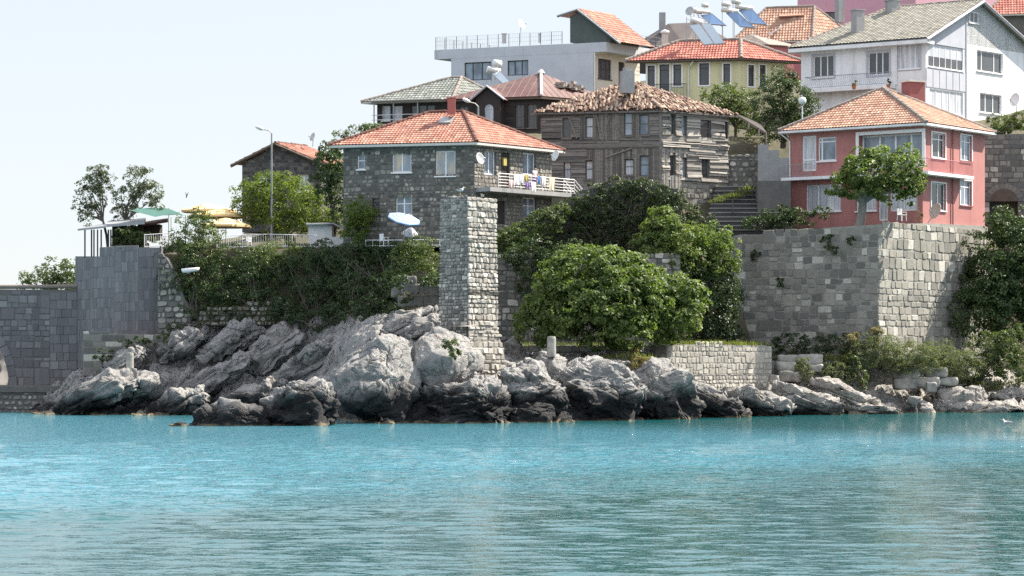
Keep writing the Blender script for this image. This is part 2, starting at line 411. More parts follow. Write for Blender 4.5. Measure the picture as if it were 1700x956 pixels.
MAT = {
 'rock': rock_mat(),
 'earth': M('earth', (0.10, 0.085, 0.06), (0.045, 0.05, 0.025), 0.8, 0.95, bump=0.6, bscale=3),
 'ashlar': stone_mat('ashlar_grey', [(0, (0.135, 0.133, 0.14)), (0.5, (0.19, 0.188, 0.197)), (1, (0.265, 0.262, 0.268))], dirt=(0.07, 0.07, 0.075), dirt_amt=0.3, bump=0.35, streak=0.38),
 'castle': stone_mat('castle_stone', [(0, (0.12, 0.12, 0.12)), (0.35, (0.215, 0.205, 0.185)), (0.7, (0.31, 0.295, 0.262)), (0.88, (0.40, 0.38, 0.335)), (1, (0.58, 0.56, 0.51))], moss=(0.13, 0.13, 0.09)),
 'pillar': stone_mat('pillar_stone', [(0, (0.14, 0.13, 0.12)), (0.3, (0.26, 0.245, 0.22)), (0.7, (0.37, 0.35, 0.315)), (0.9, (0.46, 0.435, 0.39)), (1, (0.60, 0.58, 0.53))]),
 'rubble': stone_mat('house_rubble_stone', [(0, (0.085, 0.082, 0.075)), (0.45, (0.205, 0.193, 0.168)), (0.75, (0.30, 0.28, 0.24)), (0.92, (0.36, 0.33, 0.28)), (1, (0.50, 0.46, 0.38))]),
 'darkrubble': stone_mat('dark_rubble_stone', [(0, (0.05, 0.05, 0.052)), (0.6, (0.11, 0.11, 0.112)), (0.9, (0.19, 0.185, 0.17)), (1, (0.30, 0.28, 0.24))]),
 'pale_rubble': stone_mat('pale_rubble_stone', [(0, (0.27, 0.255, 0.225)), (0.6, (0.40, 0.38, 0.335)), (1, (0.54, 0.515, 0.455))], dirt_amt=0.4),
 'block': M('cut_block', (0.41, 0.39, 0.355), (0.17, 0.165, 0.155), 1.8, 0.9, tone=0.25, bump=0.8, bscale=6),
 'mortar': M('mortar', (0.31, 0.30, 0.275), (0.21, 0.205, 0.19), 1.5, 0.95, bump=0.5),
 'mortar_pale': M('pale_mortar', (0.36, 0.35, 0.33), (0.26, 0.25, 0.24), 1.5, 0.95, bump=0.5),
 'mortar_dark': M('dark_mortar', (0.15, 0.147, 0.138), (0.10, 0.10, 0.095), 1.5, 0.95, bump=0.5),
 'concrete': M('concrete', (0.34, 0.34, 0.34), (0.25, 0.25, 0.25), 1.0, 0.9, bump=0.2, stain=(0.13, 0.13, 0.13), stain_lo=0.52, stain_hi=0.8),
 'paving': M('paving', (0.25, 0.245, 0.23), (0.17, 0.17, 0.16), 1.0, 0.9, bump=0.2),
 'white_wall': M('white_plaster', (0.80, 0.80, 0.81), (0.70, 0.71, 0.72), 0.7, 0.85, bump=0.1, stain=(0.42, 0.42, 0.41), stain_scale=0.9, stain_lo=0.48, stain_hi=0.85),
 'grey_wall': M('pale_grey_plaster', (0.52, 0.54, 0.58), (0.44, 0.46, 0.50), 0.6, 0.88, bump=0.15, stain=(0.20, 0.20, 0.21), stain_scale=1.1, stain_lo=0.56, stain_hi=0.9),
 'cream_wall': M('cream_plaster', (0.62, 0.57, 0.49), (0.54, 0.50, 0.44), 0.8, 0.88, bump=0.1),
 'yellow_wall': M('yellow_plaster', (0.66, 0.63, 0.38), (0.58, 0.56, 0.35), 0.8, 0.88, bump=0.1, stain=(0.40, 0.38, 0.26), stain_scale=0.9, stain_lo=0.48, stain_hi=0.85),
 'red_wall': M('red_plaster', (0.42, 0.185, 0.170), (0.36, 0.16, 0.15), 0.8, 0.85, bump=0.15, stain=(0.24, 0.115, 0.11), stain_scale=0.9, stain_lo=0.48, stain_hi=0.85),
 'pink_wall': M('pink_plaster', (0.52, 0.30, 0.37), (0.46, 0.27, 0.33), 0.8, 0.85, bump=0.1),
 'pinkred_wall': M('rose_plaster', (0.42, 0.16, 0.17), (0.36, 0.14, 0.15), 0.8, 0.85, bump=0.1),
 'lilac': M('grey_lilac_panel', (0.46, 0.47, 0.52), (0.40, 0.41, 0.46), 1.0, 0.7),
 'green_hut': M('green_cladding', (0.10, 0.12, 0.115), (0.075, 0.09, 0.087), 1.5, 0.8),
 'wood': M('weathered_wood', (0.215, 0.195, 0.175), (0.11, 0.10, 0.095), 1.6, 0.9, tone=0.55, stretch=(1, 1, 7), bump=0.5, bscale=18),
 'wood_bare': M('pale_wood', (0.36, 0.335, 0.30), (0.18, 0.165, 0.15), 1.6, 0.9, tone=0.55, stretch=(1, 1, 7), bump=0.5, bscale=18),  # paler copy of the weathered wood for the right-hand boarding
 'darkwood': M('dark_wood', (0.052, 0.042, 0.040), (0.032, 0.027, 0.027), 2, 0.8, tone=0.4, stretch=(1, 1, 5)),
 'brownroof': M('brown_metal_roof', (0.14, 0.070, 0.064), (0.095, 0.052, 0.048), 1.0, 0.55, stain=(0.19, 0.13, 0.11), stain_stretch=(1, 1, 1), bump=0.3, bscale=5),
 'darkroof': M('dark_felt_roof', (0.13, 0.115, 0.11), (0.09, 0.08, 0.08), 1.0, 0.8),
 'tile_orange': tile_mat('orange_clay_tiles', (0.215, 0.09, 0.066), (0.335, 0.158, 0.116), (0.42, 0.25, 0.185), (0.23, 0.195, 0.165), 0.5),
 'tile_old': tile_mat('faded_clay_tiles', (0.23, 0.115, 0.084), (0.37, 0.21, 0.148), (0.49, 0.34, 0.25), (0.33, 0.28, 0.22), 0.5),
 'tile_red': tile_mat('red_clay_tiles', (0.24, 0.075, 0.06), (0.38, 0.13, 0.10), (0.48, 0.22, 0.16), (0.35, 0.28, 0.24), 0.3),
 'tile_grey': tile_mat('grey_tiles', (0.17, 0.16, 0.135), (0.25, 0.24, 0.205), (0.32, 0.305, 0.265), lich=0.2),
 'tile_slate': tile_mat('green_grey_tiles', (0.10, 0.115, 0.105), (0.17, 0.185, 0.17), (0.26, 0.27, 0.25), lich=0.2),
 'tile_broken': tile_mat('mixed_broken_tiles', (0.07, 0.046, 0.037), (0.20, 0.12, 0.088), (0.44, 0.34, 0.26), (0.22, 0.20, 0.165), 0.5),
 'ridge_grey': M('ridge_mortar', (0.30, 0.26, 0.23), (0.20, 0.17, 0.155), 4, 0.9, bump=0.4),
 'ridge_dark': M('ridge_brown', (0.15, 0.065, 0.05), (0.10, 0.05, 0.04), 4, 0.8),
 'white_paint': M('white_paint', (0.80, 0.80, 0.80), (0.74, 0.74, 0.75), 2, 0.5),
 'white_metal': M('white_metal', (0.74, 0.74, 0.74), (0.66, 0.66, 0.66), 2, 0.4),
 'grey_metal': M('grey_metal', (0.34, 0.35, 0.36), (0.26, 0.27, 0.28), 3, 0.45, metal=0.3),
 'dark_metal': M('dark_metal', (0.06, 0.063, 0.065), (0.04, 0.042, 0.045), 3, 0.5),
 'grey_dish': M('dish_grey', (0.42, 0.43, 0.44), (0.36, 0.37, 0.38), 2, 0.5),
 'pink_dish': M('faded_dish', (0.58, 0.45, 0.40), (0.48, 0.36, 0.32), 3, 0.6),
 'chimney_red': M('red_chimney', (0.42, 0.13, 0.11), (0.34, 0.11, 0.095), 2, 0.8),
 'brick_red': M('dark_red_plaster', (0.30, 0.105, 0.10), (0.22, 0.085, 0.085), 2, 0.85, bump=0.2),
 'fascia': M('pale_fascia', (0.60, 0.58, 0.54), (0.48, 0.46, 0.43), 1.5, 0.8),
 'soffit_dark': M('dark_soffit', (0.12, 0.09, 0.075), (0.08, 0.065, 0.055), 1.5, 0.85),
 'yellow_cloth': M('yellow_canvas', (0.74, 0.52, 0.24), (0.68, 0.52, 0.30), 1.5, 0.9),
 'green_cloth': M('green_canvas', (0.04, 0.115, 0.10), (0.035, 0.09, 0.08), 1.5, 0.9),
 'cream_cloth': M('cream_canvas', (0.72, 0.63, 0.46), (0.64, 0.56, 0.42), 1.5, 0.9),
 'white_cloth': M('white_cloth', (0.78, 0.78, 0.80), (0.68, 0.69, 0.74), 3, 0.9),
 'blue_cloth': M('blue_cloth', (0.10, 0.22, 0.48), (0.08, 0.17, 0.38), 3, 0.9),
 'block_dark': M('shaded_block', (0.24, 0.235, 0.22), (0.10, 0.10, 0.095), 1.8, 0.9, tone=0.25, bump=0.8, bscale=6),  # darker copy of the cut block, with shade put into its colour
 'stripe_blue': M('parasol_blue', (0.17, 0.28, 0.50), (0.13, 0.23, 0.43), 3, 0.9),
 'purple_cloth': M('violet_cloth', (0.26, 0.17, 0.46), (0.20, 0.14, 0.38), 3, 0.9),
 'mustard_cloth': M('mustard_cloth', (0.46, 0.38, 0.10), (0.35, 0.30, 0.10), 3, 0.9),
 'blush_cloth': M('blush_cloth', (0.62, 0.45, 0.44), (0.55, 0.38, 0.38), 3, 0.9),
 'far_rock': M('far_rock', (0.14, 0.13, 0.12), (0.08, 0.078, 0.075), 0.3, 0.9, bump=0.5, bscale=1.0),
 'skin': M('skin', (0.48, 0.30, 0.22), (0.44, 0.27, 0.20), 3, 0.6),
 'hair': M('dark_hair', (0.02, 0.017, 0.015), (0.015, 0.013, 0.012), 3, 0.5),
 'panel_blue': M('solar_panel_blue', (0.11, 0.20, 0.36), (0.14, 0.25, 0.42), 0.6, 0.15, spec=0.8),
 'panel_pale': M('solar_panel_glass', (0.42, 0.50, 0.56), (0.50, 0.57, 0.62), 0.6, 0.15, spec=0.8),
 'tank': M('tank_metal', (0.62, 0.62, 0.60), (0.50, 0.50, 0.48), 2, 0.4, metal=0.2),
 'glass': glass_mat('window_glass', (0.035, 0.042, 0.05)),
 'glass_blue': glass_mat('window_reflecting', (0.20, 0.26, 0.33), (0.09, 0.12, 0.16)),  # this and the next two panes carry painted reflections in their base colour
 'glass_pale': glass_mat('window_pale_reflection', (0.42, 0.48, 0.54), (0.24, 0.29, 0.34)),
 'glass_warm': glass_mat('window_mixed_reflection', (0.52, 0.42, 0.30), (0.22, 0.27, 0.33)),
 'curtain': glass_mat('curtained_glass', (0.55, 0.57, 0.60), (0.34, 0.36, 0.40), 0.06, 9.0),
 'gull_white': M('gull_white', (0.80, 0.79, 0.77), (0.72, 0.71, 0.70), 5, 0.8),
 'gull_grey': M('gull_grey', (0.36, 0.37, 0.39), (0.30, 0.31, 0.33), 5, 0.8),
 'beak': M('beak_yellow', (0.62, 0.42, 0.06), None, 5, 0.5),
 'bird_dark': M('bird_dark', (0.06, 0.06, 0.065), None, 5, 0.8),
 'terracotta': M('terracotta', (0.40, 0.17, 0.10), None, 3, 0.85),
 'bark': M('bark', (0.16, 0.14, 0.12), (0.08, 0.07, 0.06), 4, 0.95, stretch=(1, 1, 0.3), bump=0.8),
 'bark_pale': M('pale_bark', (0.30, 0.29, 0.27), (0.18, 0.17, 0.16), 4, 0.95, stretch=(1, 1, 0.3), bump=0.8),
 'leaf_fig': leaf_mat('fig_leaf', (0.040, 0.068, 0.020), (0.150, 0.195, 0.060), 0.38, 0.5),
 'leaf_bright': leaf_mat('bright_leaf', (0.045, 0.075, 0.012), (0.15, 0.19, 0.035), 0.4),
 'leaf_dark': leaf_mat('dark_leaf', (0.017, 0.034, 0.013), (0.064, 0.100, 0.034), 0.25),
 'leaf_mid': leaf_mat('mid_leaf', (0.030, 0.050, 0.018), (0.110, 0.145, 0.048), 0.32),
 'leaf_grey': leaf_mat('greygreen_leaf', (0.075, 0.095, 0.05), (0.17, 0.19, 0.10), 0.3, 0.7),
 'leaf_olive': leaf_mat('olive_leaf', (0.040, 0.055, 0.032), (0.105, 0.125, 0.065), 0.25, 0.6),
 'leaf_dry': leaf_mat('dry_leaf', (0.13, 0.105, 0.05), (0.27, 0.22, 0.10), 0.3, 0.8),
 'leaf_ivy': leaf_mat('ivy_leaf', (0.018, 0.032, 0.014), (0.070, 0.098, 0.034), 0.25, 0.45, 0.4),
 'grass': leaf_mat('grass_blade', (0.07, 0.095, 0.025), (0.20, 0.21, 0.075), 0.35, 0.7),
}

# ------------------------------------------------------------------ walls, masonry, windows
class Wall:
    """vertical plane from a near corner; side 'L' runs left and away, 'R' runs right and away"""
    def __init__(s, px, D, ang, side, pxend=None, L=None, zb=0.0, zt=3.0, C=None):
        a = math.radians(ang)
        s.C = Vector(C) if C is not None else Vector((xat(px, D), D))
        s.side = side
        if side == 'L': s.d = Vector((-math.cos(a), math.sin(a))); s.n = Vector((-math.sin(a), -math.cos(a)))
        else: s.d = Vector((math.cos(a), math.sin(a))); s.n = Vector((math.sin(a), -math.cos(a)))
        s.L = L if L is not None else s.t_of(pxend)
        s.zb, s.zt = zb, zt
        s.holes = []
    def t_of(s, px):
        k = (px - 850.0) / F
        return (k*s.C.y - s.C.x) / (s.d.x - k*s.d.y)
    def Dp(s, px): return s.C.y + s.t_of(px)*s.d.y
    def z(s, px, py): return zat(py, s.Dp(px))
    def P(s, t, z, o=0.0):
        return Vector((s.C.x + s.d.x*t + s.n.x*o, s.C.y + s.d.y*t + s.n.y*o, z))
    def rect(s, x0, y0, x1, y1):
        t0, t1 = sorted((s.t_of(x0), s.t_of(x1)))
        xc = (x0+x1)/2
        return t0, t1, s.z(xc, y1), s.z(xc, y0)
    def d3(s): return Vector((s.d.x, s.d.y, 0))
    def n3(s): return Vector((s.n.x, s.n.y, 0))
    def panel(s, mb, t0, t1, z0, z1, o0, o1, tone=0.5, mi=0):
        """box on the wall, from offset o0 to o1"""
        mb.obox(s.P(t0, z0, o0), s.d3()*(t1-t0), (0, 0, z1-z0), s.n3()*(o1-o0), tone, mi)
    def hole(s, t0, t1, z0, z1, depth=0.16): s.holes.append((t0, t1, z0, z1, depth))
    def face(s, mb, off=0.0, mi=0, ztop=None):
        """the wall sheet with its openings and their reveals"""
        ts = sorted({0.0, s.L, *[h[0] for h in s.holes], *[h[1] for h in s.holes]})
        zs = sorted({s.zb, s.zt, *[h[2] for h in s.holes], *[h[3] for h in s.holes]})
        ts = [t for t in ts if -1e-6 <= t <= s.L+1e-6]; zs = [z for z in zs if s.zb-1e-6 <= z <= s.zt+1e-6]
        for i in range(len(ts)-1):
            for j in range(len(zs)-1):
                tc, zc = (ts[i]+ts[i+1])/2, (zs[j]+zs[j+1])/2
                if any(h[0] < tc < h[1] and h[2] < zc < h[3] for h in s.holes): continue
                mb.poly([s.P(ts[i], zs[j], off), s.P(ts[i+1], zs[j], off), s.P(ts[i+1], zs[j+1], off), s.P(ts[i], zs[j+1], off)], 0.5, mi)
        for t0, t1, z0, z1, dp in s.holes:
            a = [(t0, z0), (t1, z0), (t1, z1), (t0, z1)]
            for k in range(4):
                p, q = a[k], a[(k+1) % 4]
                mb.poly([s.P(*p, off), s.P(*q, off), s.P(*q, -dp), s.P(*p, -dp)], 0.5, mi)

def free_spans(t0, t1, zc, holes):
    sp = [(t0, t1)]
    for h in holes:
        if h[2] < zc < h[3]:
            new = []
            for a, b in sp:
                if h[1] <= a or h[0] >= b: new.append((a, b)); continue
                if h[0] > a: new.append((a, h[0]))
                if h[1] < b: new.append((h[1], b))
            sp = new
    return sp

def masonry(mb, P, t0, t1, z0, z1, course=0.35, w=(0.3, 0.7), gap=0.03, proud=(0.02, 0.07), seed=1, holes=(), ztop=None,
            pale=0.06, jit=0.25, tones=(0.1, 0.85), band=None, cvar=0.25, zbot=None, chamfer=0.03, split=False, rnd=0.0):
    """individual stones laid in courses; P(t, z, o) gives the point. split: courses broken up into uneven stones"""
    r = random.Random(seed)
    def stone(ta, tb, za, zb):
        ww, h = tb-ta, zb-za
        if ww < 0.05 or h < 0.04: return
        tm = (ta+tb)/2
        if ztop is not None and za + h*0.6 > ztop(tm): return
        if zbot is not None and za + h*0.4 < zbot(tm): return
        j = lambda: r.uniform(-1, 1)*jit*min(h, ww)*0.2
        pr = r.uniform(*proud); g = min(gap/2, 0.2*h, 0.2*ww); c = min(chamfer, 0.22*h, 0.22*ww)
        A = [(ta+g, za+g), (tb-g, za+g), (tb-g, zb-g), (ta+g, zb-g)]
        A = [(x + j(), y + j()) for x, y in A]
        if rnd > 0:      # knock the corners off
            A2 = []
            for i in range(4):
                p, q, n = A[i], A[i-1], A[(i+1) % 4]
                f1, f2 = rnd*r.uniform(0.1, 0.42), rnd*r.uniform(0.1, 0.42)
                A2 += [(p[0]+(q[0]-p[0])*f1, p[1]+(q[1]-p[1])*f1), (p[0]+(n[0]-p[0])*f2, p[1]+(n[1]-p[1])*f2)]
            A = A2
        cx, cy = tm, (za+zb)/2; n = len(A)
        B = [(x + (cx-x)*min(0.6, 2.2*c/ww), y + (cy-y)*min(0.6, 2.2*c/h)) for x, y in A]
        tl, tz = r.uniform(-.35, .35), r.uniform(-.35, .35)
        vs = [P(x, y, -0.03) for x, y in A] + [P(x, y, pr*(0.8 + tl*(x-cx)/ww*2 + tz*(y-cy)/h*2)) for x, y in B]
        tone = r.uniform(*tones)
        if r.random() < pale: tone = r.uniform(0.92, 1.0)
        mb.add(vs, [tuple(range(n, 2*n))] + [(i, (i+1) % n, n+(i+1) % n, n+i) for i in range(n)], tone)
    def cut(ta, tb, za, zb, lim):
        ww, h = tb-ta, zb-za
        if lim and ww > h*1.9 and ww > w[0]*1.6: k = ta + ww*r.uniform(.33, .67); cut(ta, k, za, zb, lim-1); cut(k, tb, za, zb, lim-1)
        elif lim and h > course*1.25 and r.random() < 0.8: k = za + h*r.uniform(.35, .65); cut(ta, tb, za, k, lim-1); cut(ta, tb, k, zb, lim-1)
        elif lim and ww > w[1] and r.random() < 0.8: k = ta + ww*r.uniform(.35, .65); cut(ta, k, za, zb, lim-1); cut(k, tb, za, zb, lim-1)
        else: stone(ta, tb, za, zb)
    z = z0
    while z < z1 - 0.05:
        in_band = band and any(a <= z <= b for a, b in band)
        h = (course*(1.75 if split else 1))*(1 + r.uniform(-cvar, cvar))
        if in_band: h = 0.09
        if z + h > z1: h = z1 - z
        for a, b in free_spans(t0, t1, z + h/2, holes):
            t = a
            while t < b - 0.04:
                ww = r.uniform(*w)*(1.9 if split else 1)
                if in_band: ww = 0.42
                if b - t - ww < w[0]*0.6: ww = b - t
                if in_band: 
                    t_, p_ = tones, pale; tones, pale = (0.2, 0.3), 0; stone(t, t+ww, z, z+h); tones, pale = t_, p_
                elif split: cut(t, t+ww, z, z+h, 3)
                else: stone(t, t+ww, z, z+h)
                t += ww
        z += h

def planks(mb, wall, z0, z1, t0=0.0, t1=None, bh=0.2, seed=1, vertical=False, rough=1.0, holes=None, tones=(0.1, 0.9), skip=0.03, off=0.0):
    """weathered boards, horizontal or upright"""
    r = random.Random(seed)
    t1 = wall.L if t1 is None else t1
    holes = wall.holes if holes is None else holes
    def board(a0, a1, b0, b1):
        if a1-a0 < 0.02 or b1-b0 < 0.02 or r.random() < skip: return
        sag = r.uniform(-0.03, 0.03)*rough
        o = off + 0.015 + r.uniform(0, 0.05)*rough; ti = r.uniform(0.0, 0.04)*rough
        e = [r.uniform(-0.012, 0.012)*rough for _ in range(4)]
        q = [(a0, b0+e[0]), (a1, b0+sag+e[1]), (a1, b1+sag+e[2]), (a0, b1+e[3])]
        vs = [wall.P(x, z, o + (ti if k < 2 else 0)) for k, (x, z) in enumerate(q)] + [wall.P(x, z, off-0.02) for x, z in q]
        mb.add(vs, [(0,1,2,3), (0,4,5,1), (1,5,6,2), (2,6,7,3), (3,7,4,0)], r.uniform(*tones))
    if not vertical:
        z = z0
        while z < z1 - 0.03:
            h = min(bh*r.uniform(0.8, 1.2), z1-z)
            for a, b in free_spans(t0, t1, z+h/2, holes):
                t = a
                while t < b - 0.02:
                    ln = r.uniform(1.2, 3.4); e = min(b, t+ln)
                    board(t, e-0.012, z+0.006, z+h-0.006); t = e
            z += h
    else:
        t = t0
        while t < t1 - 0.03:
            w = min(bh*r.uniform(0.8, 1.2), t1-t)
            cuts = [(z0, z1)]
            for h in holes:
                if h[0] < t+w/2 < h[1]:
                    new = []
                    for a, b in cuts:
                        if h[3] <= a or h[2] >= b: new.append((a, b)); continue
                        if h[2] > a: new.append((a, h[2]))
                        if h[3] < b: new.append((h[3], b))
                    cuts = new
            for a, b in cuts: board(t+0.006, t+w-0.006, a, b)
            t += w

def window(root, w, x0, y0, x1, y1, cols=2, trans=(), frame='white_paint', glass='glass', depth=0.14, fw=0.07, sill=True,
           surround=None, sw=0.14, name='window', flush=False, rect=None, mull=None, sillmat=None, curtain=None):
    """opening + frame (the part) with pane and sill sub-parts"""
    t0, t1, z0, z1 = rect if rect else w.rect(x0, y0, x1, y1)
    if not flush: w.hole(t0, t1, z0, z1, depth + 0.08)
    o = 0.05 if flush else -depth
    mb = MB()
    bar = lambda a, b, c, d: w.panel(mb, a, b, c, d, o-0.06, o)
    bar(t0, t1, z0, z0+fw); bar(t0, t1, z1-fw, z1); bar(t0, t0+fw, z0+fw, z1-fw); bar(t1-fw, t1, z0+fw, z1-fw)
    ms = mull if mull is not None else [k/cols for k in range(1, cols)]
    for m in ms:
        c = t0 + (t1-t0)*m; bar(c-fw*0.55, c+fw*0.55, z0+fw, z1-fw)
    for m in trans:
        c = z0 + (z1-z0)*m
        edges = [t0+fw] + sum([[t0+(t1-t0)*q-fw*0.55, t0+(t1-t0)*q+fw*0.55] for q in ms], []) + [t1-fw]
        for k in range(0, len(edges), 2): bar(edges[k], edges[k+1], c-fw*0.4, c+fw*0.4)
    fo = mb.build(name, MAT[frame], root)
    pb = MB()
    w.panel(pb, t0+fw*0.5, t1-fw*0.5, z0+fw*0.5, z1-fw*0.5, o-0.05, o-0.03)
    pb.build('pane', MAT[glass], fo)
    if curtain:      # half-drawn blind behind the upper glass, seen as a pale band
        cb = MB(); w.panel(cb, t0+fw, t1-fw, z0+(z1-z0)*curtain, z1-fw, o-0.03, o-0.02)
        cb.build('blind', MAT['curtain'], fo)
    if sill:
        sb = MB(); w.panel(sb, t0-0.08, t1+0.08, z0-0.09, z0-0.002, -0.02, 0.10)
        sb.build('sill', MAT[sillmat or frame], fo)
    if surround:
        sb = MB(); e = sw
        w.panel(sb, t0-e, t0-0.004, z0-e, z1+e, 0.0, 0.05); w.panel(sb, t1+0.004, t1+e, z0-e, z1+e, 0.0, 0.05)
        w.panel(sb, t0-0.004, t1+0.004, z1+0.004, z1+e, 0.0, 0.048); w.panel(sb, t0-0.004, t1+0.004, z0-e, z0-0.004, 0.0, 0.048)
        sb.build('surround', MAT[surround], fo)
    return fo

def door(root, w, x0, y0, x1, y1, mat='darkwood', depth=0.12, name='door', rect=None):
    t0, t1, z0, z1 = rect if rect else w.rect(x0, y0, x1, y1)
    w.hole(t0, t1, z0, z1, depth+0.08)
    mb = MB(); w.panel(mb, t0, t1, z0, z1, -depth-0.05, -depth)
    w.panel(mb, t0+0.1, t1-0.1, z0+0.15, z0+(z1-z0)*0.45, -depth, -depth+0.02)
    w.panel(mb, t0+0.1, t1-0.1, z0+(z1-z0)*0.52, z1-0.12, -depth, -depth+0.02)
    return mb.build(name, MAT[mat], root)

# ------------------------------------------------------------------ roofs
def tile_plane(mb, poly, u, period=0.26, course=0.36, amp=0.045, step=0.04, seed=1, n=5, tvar=1.0, drop=0.0):
    """pan tiles over a planar polygon; u = eave direction"""
    r = random.Random(seed)
    poly = [Vector(p) for p in poly]
    o = poly[0]; u = Vector(u).normalized()
    nrm = Vector((0, 0, 0))
    for i in range(1, len(poly)-1): nrm += (poly[i]-o).cross(poly[i+1]-o)
    nrm.normalize()
    if nrm.z < 0: nrm = -nrm
    u = (u - nrm*u.dot(nrm)).normalized()
    v = nrm.cross(u)
    if v.z < 0: v = -v
    q = [((p-o).dot(u), (p-o).dot(v)) for p in poly]
    vmin, vmax = min(p[1] for p in q), max(p[1] for p in q)
    def span(vv):
        vv = min(max(vv, vmin+1e-4), vmax-1e-4); xs = []
        for i in range(len(q)):
            (a, b), (c, d) = q[i], q[(i+1) % len(q)]
            if (b-vv)*(d-vv) <= 0 and abs(b-d) > 1e-9: xs.append(a+(c-a)*(vv-b)/(d-b))
        return (min(xs), max(xs)) if len(xs) >= 2 else (0, 0)
    umin, umax = min(p[0] for p in q), max(p[0] for p in q)
    us = np.arange(umin, umax+period/n, period/n)
    nr = max(1, int(round((vmax-vmin)/course)))
    rows = []
    for k in range(nr):
        a, b = vmin+(vmax-vmin)*k/nr, vmin+(vmax-vmin)*(k+1)/nr
        rows.append((a, step, k)); rows.append((b-0.002, 0.0, k))
    verts = []; W = len(us)
    wob = [r.uniform(-0.02, 0.02) for _ in range(nr+1)]
    for vv, hh, k in rows:
        a, b = span(vv)
        uc = np.clip(us, a, b)
        hgt = amp*np.abs(np.cos(math.pi*us/period)) + hh
        for x, h in zip(uc, hgt):
            p = o + u*float(x) + v*(vv+wob[k]*0.0) + nrm*float(h)
            verts.append(p)
    faces, tones = [], []
    tt = {}
    for i in range(len(rows)-1):
        a0, b0 = span(rows[i][0]); a1, b1 = span(rows[i+1][0])
        for j in range(W-1):
            if us[j+1] <= min(a0, a1) or us[j] >= max(b0, b1): continue
            faces.append((i*W+j, i*W+j+1, (i+1)*W+j+1, (i+1)*W+j))
            key = (rows[i][2], int(us[j]/period))
            if key not in tt: tt[key] = min(1, max(0, 0.5 + tvar*r.gauss(0, 0.22)))
            tones.append(tt[key])
    base = len(mb.v)
    mb.v.extend([tuple(p) for p in verts])
    for f, t in zip(faces, tones):
        mb.f.append(tuple(x+base for x in f)); mb.t.append(t); mb.m.append(0)

def ridge(mb, a, b, r=0.13, seg=0.4, seed=1, jit=0.02):
    """a line of half-round cap tiles"""
    a, b = Vector(a), Vector(b); L = (b-a).length; n = max(1, int(L/seg)); rr = random.Random(seed)
    for k in range(n):
        p, q = a.lerp(b, k/n), a.lerp(b, (k+1.08)/n)
        off = Vector((0, 0, rr.uniform(-jit, jit)))
        mb.tube([p+off, q+off], [r*1.12, r*0.92], 8, rr.uniform(0.2, 0.9))

def hipped(root, corners, ze, over, apexA, apexB, tmat, rmat, period=0.26, course=0.36, eave_mat='fascia', eave_h=0.16, amp=0.045, seed=1,
           ridge_r=0.13, tiles=None):
    """corners: near C, right R, back K, left L (2D). apexA over the C-R end, apexB over the L-K end"""
    C, Rr, K, L = [Vector(c) for c in corners]
    cen = (C+Rr+K+L)/4
    def edge(p, q):      # outward offset line
        d = (q-p).normalized(); n = Vector((d.y, -d.x))
        if n.dot((p+q)/2-cen) < 0: n = -n
        return p+n*over, d
    def isect(e, f):
        (p, d), (q, g) = e, f
        den = d.x*g.y-d.y*g.x
        t = ((q-p).x*g.y-(q-p).y*g.x)/den
        return p+d*t
    E = [edge(C, Rr), edge(Rr, K), edge(K, L), edge(L, C)]
    c2, r2, k2, l2 = isect(E[3], E[0]), isect(E[0], E[1]), isect(E[1], E[2]), isect(E[2], E[3])
    P3 = lambda p, z=ze: Vector((p.x, p.y, z))
    A, B = Vector(apexA), Vector(apexB)
    mb = MB()
    tile_plane(mb, [P3(l2), P3(c2), A, B], (c2-l2).to_3d(), period, course, amp, seed=seed)
    tile_plane(mb, [P3(c2), P3(r2), A], (r2-c2).to_3d(), period, course, amp, seed=seed+1)
    mb.poly([P3(r2), P3(k2), B, A], 0.4); mb.poly([P3(k2), P3(l2), B], 0.4)
    ro = mb.build('roof', MAT[tmat], root)
    rb = MB()
    up = Vector((0, 0, 0.05))
    for i, (a, b) in enumerate(((P3(c2), A), (P3(l2), B), (P3(r2), A), (A, B))):
        if (b-a).length > 0.3: ridge(rb, a+up, b+up, ridge_r, seed=seed+i)
    rb.build('ridge_tiles', MAT[rmat], ro)
    eb = MB()
    eb.prism([P3(c2, ze-eave_h), P3(r2, ze-eave_h), P3(k2, ze-eave_h), P3(l2, ze-eave_h)], (0, 0, eave_h-0.004))
    eb.build('eaves', MAT[eave_mat], ro)
    return ro, (c2, r2, k2, l2)

class House:
    def __init__(s, name, label, cat, px, D, aL, aR, pxL, pxR, pyb, pyt, LL=None, LR=None, group=None):
        zb, zt = zat(pyb, D), zat(pyt, D)
        s.l = Wall(px, D, aL, 'L', pxL, LL, zb, zt); s.r = Wall(px, D, aR, 'R', pxR, LR, zb, zt)
        s.zb, s.zt = zb, zt
        C = s.l.C; s.corners = [C, C+s.r.d*s.r.L, C+s.r.d*s.r.L+s.l.d*s.l.L, C+s.l.d*s.l.L]
        cen = sum(s.corners, Vector((0, 0)))/4
        s.cen = cen
        s.root = thing(name, label, cat, (cen.x, cen.y, zb), group)
    def win(s, side, *a, **k): return window(s.root, s.l if side == 'L' else s.r, *a, **k)
    def door(s, side, *a, **k): return door(s.root, s.l if side == 'L' else s.r, *a, **k)
    def finish(s, mat, matR=None, inset=0.0):
        mb = MB()
        s.l.face(mb, -inset); s.r.face(mb, -inset, 1 if matR else 0)
        C, Rr, K, L = s.corners
        for a, b in ((Rr, K), (K, L)):
            mb.poly([(a.x, a.y, s.zb), (b.x, b.y, s.zb), (b.x, b.y, s.zt), (a.x, a.y, s.zt)])
        mb.poly([(p.x, p.y, s.zt-0.02) for p in s.corners])
        return mb.build('wall', [MAT[mat]] + ([MAT[matR]] if matR else []), s.root)

